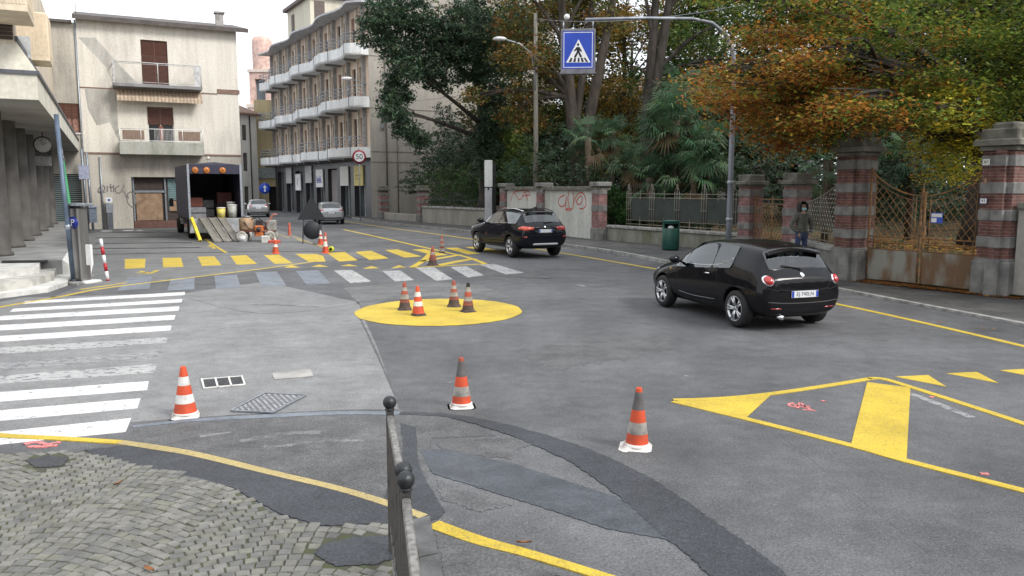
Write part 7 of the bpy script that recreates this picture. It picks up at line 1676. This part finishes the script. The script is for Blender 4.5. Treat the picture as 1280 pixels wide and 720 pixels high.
hw_, hh_ = .51, .60; m_ = MB(); m_.bbox((-hw_-.02, -.14, -hh_-.05), (hw_+.02, .14, hh_+.05), .03); m_.box((-hw_-.05, -.16, -hh_-.09), (hw_+.05, .16, -hh_-.05)); m_.build('light_box', mat('box_grey', (.17, .17, .19), .5, .3), CS)
m_ = MB(); m_.tube([(-.45, 0, hh_+.03), (-.45, 0, hh_+.3)], .02, 5); m_.build('bracket', GALV, CS); m_ = MB(); m_.tube([(.45, 0, hh_+.03), (.45, 0, hh_+.28)], .02, 5); m_.build('bracket', GALV, CS); m_ = MB(); m_.sphere((-.35, 0, hh_+.42), .09, 10, 8); m_.build('sensor_ball', WHITEP, CS)
BLU = mat('sign_blue', (.008, .05, .42), .35, var=.1); WHI = mat('sign_white', (.75, .76, .78), .4, var=.05)
m_ = MB(); m_.box((-hw_+.04, -.146, -hh_+.06), (hw_-.04, -.1405, hh_-.03)); fc = m_.build('blue_face', BLU, CS)
m_ = MB(); a, b, c, d, e, y0_, y1_ = -hw_+.07, hw_-.07, -hh_+.09, hh_-.06, .018, -.149, -.1465
m_.box((a, y0_, c), (b, y1_, c+e)); m_.box((a, y0_, d-e), (b, y1_, d)); m_.box((a, y0_, c+e), (a+e, y1_, d-e)); m_.box((b-e, y0_, c+e), (b, y1_, d-e)); m_.build('white_line', WHI, fc)
def flat(parent, pts, mm, name, y):
    q = MB(); q.add([(a, y, b) for a, b in pts], [tuple(range(len(pts)))]); return q.build(name, mm, parent)
flat(fc, [(-.36, -.36), (.38, -.36), (.01, .33)], WHI, 'white_triangle', -.1495)
q = MB()
def qp(pts): q.add([(a, -.1525, b) for a, b in pts], [tuple(range(len(pts)))])
for x0, x1, x2, x3 in ((-.28, -.2, -.17, -.22), (-.15, -.07, -.06, -.11), (-.01, .05, .045, .0), (.11, .18, .14, .08), (.24, .31, .22, .17)): qp([(x0, -.345), (x1, -.345), (x2, -.22), (x3, -.22)])
qp(ell(.0, .17, .035, .04, 12)); qp([(-.05, .1), (.055, .1), (.05, -.06), (-.04, -.06)]); qp([(-.05, .09), (-.02, .04), (-.11, -.04), (-.13, -.01)]); qp([(.05, .09), (.03, .03), (.09, -.05), (.12, -.02)])
qp([(-.04, -.05), (.02, -.05), (-.06, -.21), (-.11, -.21), (-.12, -.18)]); qp([(-.01, -.05), (.05, -.05), (.12, -.18), (.1, -.21), (.06, -.2)])
q.build('pedestrian_symbol', BLACK, fc)

# ================================================================ wooden pole with street lamp, wires
wp0 = PX(670, 236, 44); wp0.z = 0; WP = thing('wooden_pole_lamp', 'tall wooden pole with a small curved arm street lamp behind the white wall', 'street lamp', (wp0.x, wp0.y, .2), 0)
Hp = 11.4; m_ = MB(); m_.tube([(0, 0, 0), (-.02, 0, Hp*.5), (-.06, 0, Hp)], [.15, .13, .10], 10); m_.build('pole', mat('pole_wood', (.20, .185, .155), .85, var=.35, scale=4, stretch=(3, 3, .3)), WP)
m_ = MB(); m_.tube([(-.08, -.14, 7.4), (-.12, -.18, 8.4), (-.3, -.25, 9.3), (-.9, -.5, 9.75), (-1.6, -.8, 9.9)], .04, 8); m_.build('lamp_arm', GALV, WP)
m_ = MB(); m_.sphere((-1.95, -.95, 9.92), .2, 14, 8, sc=(1.8, 1, .6)); m_.build('lamp_head', mat('lamp_white', (.6, .6, .6), .4), WP)
wt = Vector((wp0.x, wp0.y, .2))
def wire(name, label, a, b, sag, r=.012, mm=None):
    m_ = MB(); pts = [a.lerp(b, i/16)-Vector((0, 0, sag*4*(i/16)*(1-i/16))) for i in range(17)]; m_.tube([p-a for p in pts], r, 4); o = m_.build(name, mm or GREYMET, None, a); return tag(o, label, 'cable')
wire('overhead_cable', 'overhead cable running right from the wooden pole through the trees', wt+Vector((-.05, -.1, 11.1)), PX(1010, -12, 30), .5, .018)
wire('overhead_cable', 'overhead cable running down left from the wooden pole to the apartment block', wt+Vector((-.1, -.1, 10.6)), pc @ Vector((LC+.1, 2.2, 6.2)), .5, .016, DKMET)
wire('overhead_cable', 'thin upper cable from the apartment block wall towards the wooden pole', pc @ Vector((LC+.1, 1.5, 9.0)), wt+Vector((-.1, -.1, 7.9)), .25, .012, DKMET)

# ================================================================ pavement furniture on the right
bn = G(838, 313.5, .1); BN = thing('litter_bin', 'dark green round litter bin on the right pavement with paper in its mouth', 'litter bin', (bn.x, bn.y, .1), R(-8))
GRN = mat('bin_green', (.010, .075, .055), .45, var=.2, scale=5)
m_ = MB(); m_.lathe([(0, .05), (.29, .05), (.31, .08), (.31, .82), (.30, .83)], 28)
m_.lathe([(.31, 1.0), (.31, 1.06), (.33, 1.07), (.33, 1.10), (0, 1.13)], 28)
for k in range(28):
    a0 = 2*PI*k/28; a1 = 2*PI*(k+1)/28; am = (a0+a1)/2
    if abs(math.sin(am)) > .62 and math.sin(am) < 0: continue
    m_.add([(.31*math.cos(a0), .31*math.sin(a0), .82), (.31*math.cos(a1), .31*math.sin(a1), .82), (.31*math.cos(a1), .31*math.sin(a1), 1.0), (.31*math.cos(a0), .31*math.sin(a0), 1.0)], [(0, 1, 2, 3)])
m_.build('body', GRN, BN); m_ = MB(); m_.lathe([(.305, .8), (0, .78)], 20); m_.build('inner_bag', BLACK, BN)
m_ = MB(); m_.lathe([(.2, 0), (.2, .05), (0, .05)], 16); m_.build('foot', DKMET, BN)
m_ = MB(); m_.sphere((-.04, -.2, .86), .1, 8, 6, sc=(1.1, .8, .7)); pp = m_.build('crumpled_paper', WHITEP); pp.location = (bn.x, bn.y, .1); tag(pp, 'crumpled white paper poking out of the green litter bin', 'paper')
tm = G(613.5, 286, .1)+U_*.3; TM = thing('pavement_totem', 'slim pale two part box post between the hedge wall and the white wall', 'totem', (tm.x, tm.y, .1), R(8))
m_ = MB(); m_.bbox((-.2, -.12, 0), (.2, .14, 2.3), .02); m_.build('lower_box', mat('totem_grey', (.42, .43, .45), .5, var=.15), TM); m_ = MB(); m_.bbox((-.22, -.15, 2.36), (.22, .16, 3.85), .02); m_.build('upper_box', mat('totem_pale', (.56, .57, .57), .5, var=.12), TM)
m_ = MB(); m_.box((.2, -.08, .1), (.42, .12, 3.7)); m_.box((-.15, -.1, 2.3), (.15, .12, 2.36)); m_.sphere((-.02, -.17, 2.25), .05, 8, 6); m_.build('dark_back', BLACK, TM)
# round speed sign hanging at the corner balcony, blue arrow sign
def disc_sign(name, label, loc, rz, r, ring, face, cat='road sign', pole=None):
    t = thing(name, label, cat, loc, rz); m_ = MB(); M_ = Matrix.Rotation(PI/2, 4, 'X'); m_.lathe([(0, .0), (r, 0), (r, -.03), (0, -.03)], 32, 0, M_); d_ = m_.build('rim', ring, t)
    m_ = MB(); m_.lathe([(0, .006), (r*.72, .004)], 32, 0, M_); f_ = m_.build('face', face, d_)
    return t, f_
SR = mat('sign_red', (.42, .02, .03), .4)
pt = PX(449, 196, 59); t, f_ = disc_sign('speed_limit_sign', 'round red rimmed speed limit sign at the corner of the lowest balcony', (pt.x, pt.y, pt.z), R(10), .5, mat('dull_red', (.3, .04, .05), .5), WHI)
text_obj('number', '50', .52, BLACK, f_, (0, -.012, 0)); m_ = MB(); m_.tube([(0, .05, .0), (.3, .6, .0)], .03, 5); m_.tube([(0, .05, -4.8+.0), (0, .05, .6)], .035, 6); m_.build('pole', GREYMET, t)
t.location.z = pt.z
pt = PX(331, 235.5, 84); t, f_ = disc_sign('blue_arrow_sign', 'round blue sign with a white upward arrow at the street end', (pt.x, pt.y, pt.z), R(10), .56, BLU, BLU)
m_ = MB(); m_.add([(-.07, -.02, -.34), (.07, -.02, -.34), (.07, -.02, .08), (-.07, -.02, .08)], [(0, 1, 2, 3)]); m_.add([(-.2, -.02, .08), (.2, -.02, .08), (0, -.02, .36)], [(0, 1, 2)]); m_.build('arrow', WHI, f_)
m_ = MB(); m_.tube([(0, .04, -pt.z), (0, .04, .6)], .04, 6); m_.build('pole', GREYMET, t)

# ================================================================ left kerb furniture
pl = G(92, 352, .05); PO = thing('blue_grey_post', 'tall blue grey sign post in front of the steps', 'post', (pl.x, pl.y, 0), 0)
m_ = MB(); m_.tube([(0, 0, 0), (-.14, -.02, 4.15)], .055, 10); m_.build('pole', mat('post_bluegrey', (.11, .15, .21), .5, .3, var=.5, scale=1.5), PO); m_ = MB(); m_.lathe([(.06, .0), (.09, .02), (.09, .1), (.06, .12)], 10); m_.build('collar', DKMET, PO)
m_ = MB(); m_.lathe([(.058, 1.35), (.07, 1.37), (.07, 1.45), (.058, 1.47)], 10, c=(-.05, 0, 0)); m_.build('clamp', GALV, PO)
pg = G(100, 349, .05)+U_*.45; GP = thing('green_post', 'green post with a narrow edge-on sign beside the parking meter', 'post', (pg.x, pg.y, 0), 0)
m_ = MB(); m_.tube([(0, 0, 0), (-.26, 0, 3.05)], .045, 8); m_.build('pole', mat('post_green', (.03, .24, .09), .5, var=.2), GP); m_ = MB(); m_.tube([(-.26, 0, 3.05), (-.33, 0, 3.55)], .05, 6); m_.build('striped_top', mat('top_stripes', (.5, .5, .5), .5, col2=(.12, .10, .10), scale=14, lo=.48, hi=.52), GP)
m_ = MB(); m_.bbox((-.42, -.02, .9), (-.36, .12, 2.2), .01, M=Matrix.Rotation(.0, 4, 'Y')); 
pk = G(104, 350.5, .05); PM = thing('parking_meter', 'brushed steel parking meter column with a round blue P sign', 'parking meter', (pk.x, pk.y, .03), R(-18))
m_ = MB(); m_.bbox((-.13, -.16, 0), (.13, .16, 1.86), .03); m_.build('column', mat('brushed_steel', (.34, .33, .32), .35, .8, var=.3, scale=3, stretch=(1, 1, .2)), PM)
m_ = MB(); m_.bbox((-.16, -.17, 0.0), (-.11, .17, 1.9), .01); m_.build('dark_side', mat('meter_dark', (.05, .05, .055), .5), PM); m_ = MB(); m_.bbox((-.2, -.25, 1.9), (.24, .25, 1.96), .02); m_.build('canopy', GREYMET, PM)
M_ = Matrix.Translation((-.02, -.175, 1.48)) @ Matrix.Rotation(PI/2, 4, 'X'); m_ = MB(); m_.lathe([(0, .012), (.15, .01), (.15, -.01)], 24, 0, M_); ps = m_.build('parking_disc', mat('p_blue', (.008, .02, .22), .35), PM); text_obj('letter', 'P', .24, WHI, ps, (-.02, -.192, 1.48))
m_ = MB(); m_.bbox((-.3, -.25, -.03), (.35, .28, .03), .03); m_.build('plinth', MARB, PM)
bx_ = G(112, 330, .55)+U_*.3; o = MB().bbox((-.09, -.03, -.25), (.09, .03, .25), .01).build('white_notice', WHITEP, None, (bx_.x, bx_.y, .75), R(-20)); tag(o, 'small white notice board fixed low beside the parking meter', 'notice')
rp = G(135, 351, 0); RP = thing('striped_pole', 'thin red and white striped pole leaning beside the parking meter', 'pole', (rp.x, rp.y, 0), 0); RP.rotation_euler = (0, R(-6.5), 0)
for i in range(5): m_ = MB(); m_.tube([(0, 0, .04+i*.21), (0, 0, .04+(i+1)*.21)], .042, 10); m_.build('band', (SR if i % 2 == 0 else WHI) if False else ([WHI, SR][i % 2]), RP)
m_ = MB(); m_.tube([(0, 0, 0), (0, 0, .04)], .045, 8); m_.build('foot', SR, RP)
# fence along the arcade pavement
AF = thing('arcade_railing', 'dark railing along the edge of the arcade pavement behind the parking meter', 'railing', W(29, -1.05, .45), R(90)+ST_A)
m_ = MB(); rail(m_, [(0, 0), (21, 0)], 0, 1.0, 1.5, .03, (1., .12)); m_.build('rail', DKMET, AF); m_ = MB()
for i in range(140): m_.box((.1+i*.15, -.01, .12), (.13+i*.15, .01, .98))
m_.build('bars', DKMET, AF)
for px, lb, h, c, ww_ in ((111, 'grey street post with a faded blue plate against the house corner', 4.6, 'a', .1), (117, 'plain grey street post right of the one with the blue plate', 4.4, 'b', .1)):
    g_ = bz(px, 288); t = thing('street_post', lb, 'post', W(52.2, g_[0], 0), ST_A, 'posts at the house corner'); m_ = MB(); m_.tube([(0, 0, 0), (-.1, 0, h)], .07, 8); m_.build('pole', GALV, t)
    if c == 'a': m_ = MB(); m_.box((-.3, -.12, 2.9), (.22, -.08, 3.7)); m_.build('plate', mat('faded_blue', (.35, .38, .5), .5), t)
    else: m_ = MB(); m_.lathe([(.075, 1.0), (.09, 1.02), (.09, 1.1), (.075, 1.12)], 8); m_.build('collar', DKMET, t)
t = thing('waste_skip', 'blue grey container behind the railing at the house corner', 'container', W(50.8, -.95, .0), ST_A); m_ = MB(); m_.bbox((-.3, -.3, .47), (.3, .3, 1.3), .05); m_.build('body', mat('skip_bluegrey', (.14, .17, .22), .6), t); m_ = MB(); m_.bbox((-.34, -.34, 1.3), (.34, .34, 1.38), .03); m_.build('lid', mat('skip_lid', (.2, .24, .32), .6), t)

# ================================================================ pedestrian railings in the foreground
Pz = 1.0
b1, b2, b3 = G(487, 503, Pz), G(504, 588, Pz), G(507, 600, Pz)
RM = mat('railing_paint', (.045, .048, .052), .45, .3, col2=(.09, .085, .08), scale=18, lo=.5, hi=.75, bump=.1, bscale=80); RT = mat('railing_worn_top', (.30, .29, .27), .5, .5, col2=(.17, .165, .16), scale=30, lo=.38, hi=.62)
BALL = mat('ball_finial', (.035, .038, .042), .42, .4, var=.3, scale=30, bump=.15, bscale=90)
def ped_rail(label, a, b):
    a = Vector((a.x, a.y, 0)); b = Vector((b.x, b.y, 0)); rz, L_ = frame_on(a, b); t = thing('pedestrian_railing', label, 'railing', a, rz, 'railing panels on the near pavement')
    for x in (0, L_):
        m_ = MB(); m_.tube([(x, 0, 0), (x, 0, Pz-.035)], .034, 4); po = m_.build('post', RM, t)
        m_ = MB(); m_.sphere((x, 0, Pz), .043, 24, 16); m_.lathe([(.026, -.055), (.032, -.045), (.022, -.03)], 16, c=(x, 0, Pz)); m_.build('ball', BALL, po)
    m_ = MB(); m_.bbox((.03, -.02, .885), (L_-.03, .02, .925), .006); m_.build('top_rail', [RT], t)
    m_ = MB(); m_.box((.03, -.018, .16), (L_-.03, .018, .19)); m_.build('bottom_rail', RM, t)
    k = max(6, int(L_/.15))
    m_ = MB()
    for i in range(1, k): x = L_*i/k; m_.box((x-.006, -.014, .19), (x+.006, .014, .885))
    m_.build('bars', RM, t)
    return t
dirn = (b3-b1).normalized()
ped_rail('iron railing panel furthest from the camera with ball topped posts', b1, b2)
ped_rail('iron railing panel nearest the camera, cut off by the photo edge', b3, b3+Vector((.20, -1.12, 0)).normalized()*1.3)

# ================================================================ person
def skin_body(name, joints, edges, mm, parent, sub=2, root_i=0):
    me = bpy.data.meshes.new(name); me.from_pydata([j[0] for j in joints], edges, []); o = bpy.data.objects.new(name, me); COL.objects.link(o)
    md = o.modifiers.new('sk', 'SKIN'); md.use_smooth_shade = True
    sv = me.skin_vertices[0].data
    for i, j in enumerate(joints): sv[i].radius = j[1] if isinstance(j[1], tuple) else (j[1], j[1]); sv[i].use_root = (i == root_i)
    m2 = o.modifiers.new('ss', 'SUBSURF'); m2.levels = sub; m2.render_levels = sub
    dg = bpy.context.evaluated_depsgraph_get(); dg.update(); me2 = bpy.data.meshes.new_from_object(o.evaluated_get(dg)); bpy.data.objects.remove(o)
    me2.name = name; me2.materials.clear()
    for m_ in (mm if isinstance(mm, list) else [mm]): me2.materials.append(m_)
    for p in me2.polygons: p.use_smooth = True; p.material_index = 0
    return link(name, me2, parent)
pp = G(1000, 334.5, .1); PS_ = thing('person', 'person in a dark grey hooded jacket with a light blue face mask, hands in pockets', 'person', (pp.x, pp.y, .1), R(14)); PS_.scale = (1.05,)*3
SK = mat('skin', (.42, .26, .19), .55, var=.1); JE = mat('jeans', (.04, .06, .13), .85, var=.3, scale=30); JK = mat('jacket_grey', (.12, .12, .105), .8, var=.35, scale=7, bump=.4, bscale=18); SHO = mat('shoe', (.03, .028, .026), .6)
J = [((0, 0, .94), (.155, .11)), ((0, .0, 1.12), (.14, .10)), ((0, 0, 1.32), (.165, .105)), ((0, 0, 1.44), (.11, .08)), ((0, -.01, 1.52), .055), ((0, -.03, 1.60), (.075, .09)), ((0, -.03, 1.68), (.078, .095)), ((0, -.02, 1.73), .05),
     ((.20, 0, 1.40), .06), ((.31, .04, 1.17), .048), ((.22, -.10, .98), .035), ((.19, -.13, .93), (.02, .035)),
     ((-.20, 0, 1.40), .06), ((-.31, .04, 1.17), .048), ((-.22, -.10, .98), .035), ((-.19, -.13, .93), (.02, .035)),
     ((.10, 0, .86), .095), ((.11, -.01, .48), .06), ((.12, .02, .09), .042), ((.13, -.13, .035), (.045, .03)),
     ((-.10, 0, .86), .095), ((-.12, -.01, .48), .06), ((-.13, .02, .09), .042), ((-.15, -.13, .035), (.045, .03))]
E_e = [(0, 1), (1, 2), (2, 3), (3, 4), (4, 5), (5, 6), (6, 7), (3, 8), (8, 9), (9, 10), (10, 11), (3, 12), (12, 13), (13, 14), (14, 15), (0, 16), (16, 17), (17, 18), (18, 19), (0, 20), (20, 21), (21, 22), (22, 23)]
bd = skin_body('body', J, E_e, [SK, JE, SHO], PS_)
for p in bd.data.polygons:
    z = p.center.z; p.material_index = 2 if z < .1 else (1 if z < 1.02 else 0)
# hands: five fingers each, tucked at the pocket openings
for s_ in (1, -1):
    pj = [((s_*.20, -.12, .95), (.018, .032)), ((s_*.175, -.145, .90), (.014, .036))]; ed = [(0, 1)]
    for k in range(4):
        o_ = len(pj); pj += [((s_*(.155+.0), -.13-.0+.018*(k-1.5)*-1, .875), .009), ((s_*.135, -.135+.018*(1.5-k), .845-.004*(k == 1)), .008), ((s_*.12, -.125+.018*(1.5-k), .83), .007)]; ed += [(1, o_), (o_, o_+1), (o_+1, o_+2)]
    o_ = len(pj); pj += [((s_*.15, -.175, .925), .010), ((s_*.125, -.185, .905), .009)]; ed += [(0, o_), (o_, o_+1)]
    skin_body('hand', pj, ed, SK, bd, 1)
jj = [((0, 0, .90), (.185, .14)), ((0, 0, 1.12), (.17, .13)), ((0, 0, 1.30), (.19, .13)), ((0, .0, 1.44), (.145, .105)), ((0, .0, 1.525), (.09, .09)),
      ((.205, 0, 1.385), .085), ((.325, .04, 1.16), .068), ((.23, -.09, .99), .05), ((-.205, 0, 1.385), .085), ((-.325, .04, 1.16), .068), ((-.23, -.09, .99), .05)]
skin_body('jacket', jj, [(0, 1), (1, 2), (2, 3), (3, 4), (3, 5), (5, 6), (6, 7), (3, 8), (8, 9), (9, 10)], JK, PS_)
m_ = MB(); vs = []; n1, n2 = 20, 12          # open hood
for j in range(n2+1):
    ph = PI*(.0+.78*j/n2)
    for i in range(n1+1):
        a = PI*(-.20+1.40*i/n1); r_ = .128*(1 if j < 9 else 1-.02*(j-9)); vs.append((r_*math.sin(ph)*math.cos(a), -.005+r_*1.12*math.sin(ph)*math.sin(a), 1.645+.15*math.cos(ph)))
m_.add(vs, [(j*(n1+1)+i, j*(n1+1)+i+1, (j+1)*(n1+1)+i+1, (j+1)*(n1+1)+i) for j in range(n2) for i in range(n1)], 0, True)
ho = m_.build('hood', mat('hood_dark', (.03, .03, .03), .9, var=.3), PS_); so_ = ho.modifiers.new('t', 'SOLIDIFY'); so_.thickness = .018
m_ = MB(); m_.sphere((0, -.062, 1.605), .078, 16, 10, sc=(.95, .78, .72)); m_.build('face_mask', mat('mask_blue', (.42, .66, .74), .7, var=.08), PS_)
m_ = MB()
for s_ in (1, -1): m_.sphere((s_*.03, -.118, 1.672), .011, 8, 6)
m_.build('eyes', BLACK, bd); m_ = MB(); m_.tube([(0, -.115, 1.67), (0, -.14, 1.64)], [.012, .017], 8); m_.build('nose', SK, bd)
m_ = MB()
for s_ in (1, -1): m_.tube([(s_*.018, -.122, 1.692), (s_*.045, -.117, 1.694)], .005, 5)
m_.build('eyebrows', SHO, bd); m_ = MB(); m_.tube([(0, -.135, .95), (0, -.145, 1.2), (0, -.12, 1.44)], .006, 5); m_.build('zip', DKMET, PS_)

# ================================================================ leaf litter
def litter(name, label_pts, n, size, pal, seed, zf):
    rg = np.random.default_rng(seed); P = []
    for (a, b, wd) in label_pts:
        k = int(n/len(label_pts)); u = rg.random(k)[:, None]; q = np.array(a)*(1-u)+np.array(b)*u+rg.normal(size=(k, 3))*np.array([wd, wd, 0]); q[:, 2] = zf+rg.random(k)*.012; P.append(q)
    P = np.concatenate(P); cols = np.array(pal)[rg.integers(0, len(pal), len(P))]*(1+rg.normal(size=(len(P), 1))*.25)
    o = leaf_mesh(name, P, size, cols, .88, .7, 0, seed); o['kind'] = 'stuff'; return o
LP = [(.30, .12, .03), (.22, .08, .025), (.36, .20, .05), (.16, .07, .03)]
litter('fallen_leaves', [(tuple(pL-U_*.75-V_*.1), tuple(pR-U_*.75-V_*.1), .2), (tuple(pL-U_*.6-V_*.35), tuple(pR-U_*.6-V_*.3), .12), (tuple(pL+V_*.2), tuple(pR+V_*.2), .25)], 4200, .08, LP, 5, .085)
litter('garden_leaves', [(tuple(W(8, 22)), tuple(W(20, 26)), 1.8), (tuple(W(8, 28)), tuple(W(24, 34)), 3)], 5000, .16, [(.40, .19, .04), (.30, .13, .03), (.45, .28, .06)], 6, .5)
litter('scattered_leaves', [((3, 26, 0), (5.8, 19, 0), .4), ((6.5, 16, 0), (8.2, 12, 0), .3), (tuple(W(20, 17)), tuple(W(34, 18.5)), .8)], 60, .06, LP, 8, .04)
for i, (px, py, lb) in enumerate([(655, 684, 'curled brown leaf lying on the fresh yellow line'), (148, 609, 'small orange leaf on the cobbles'), (187, 718, 'brown leaf at the bottom edge of the cobbles')]):
    p = G(px, py); m_ = MB(); vs = []; 
    for k in range(7): u = k/6-.5; wd_ = .016*math.cos(u*PI); vs += [(u*.1, -wd_, .012+.012*abs(u)+.004), (u*.1, 0, .004+.02*u*u), (u*.1, wd_, .012+.01*abs(u))]
    fs = []
    for k in range(6): fs += [(3*k, 3*k+3, 3*k+4, 3*k+1), (3*k+1, 3*k+4, 3*k+5, 3*k+2)]
    m_.add(vs, fs, 0, True); o = m_.build('fallen_leaf', mat('dead_leaf', (.26, .10, .03), .7), None, (p.x, p.y, .026), i*1.3); tag(o, lb, 'leaf')

# ================================================================ unseen houses added behind the viewer only for the cars' paint to reflect
for i, (x, wd, hh, cc, lb) in enumerate([(-34, 22, 11, (.5, .42, .32), 'ochre house added behind the viewer on the left for car reflections'), (-10, 20, 9, (.45, .43, .4), 'grey house added behind the viewer in the middle for car reflections'), (12, 22, 12, (.42, .33, .27), 'brown house added behind the viewer on the right for car reflections')]):
    t = thing('house', lb, 'house', (x, -16-i, 0), 0); m_ = MB(); hs = [(1.5+3*a_, 2.8+3*a_, z, z+1.7) for a_ in range(int(wd/3)-1) for z in (1, 4.3, 7.2)]
    wall(m_, 0, wd, 0, hh, hs, .2); m_.v = [(wd-v[0], -v[1], v[2]) for v in m_.v]; m_.box((0, -8, 0), (wd, -.3, hh-.05)); m_.build('wall', plaster('far_render_%d' % i, cc, tuple(q*.7 for q in cc), .4), t)
    m_ = MB(); m_.box((-.4, -8.4, hh), (wd+.4, .4, hh+.3)); m_.build('roof', bpy.data.materials['roof_tile_brown'], t)
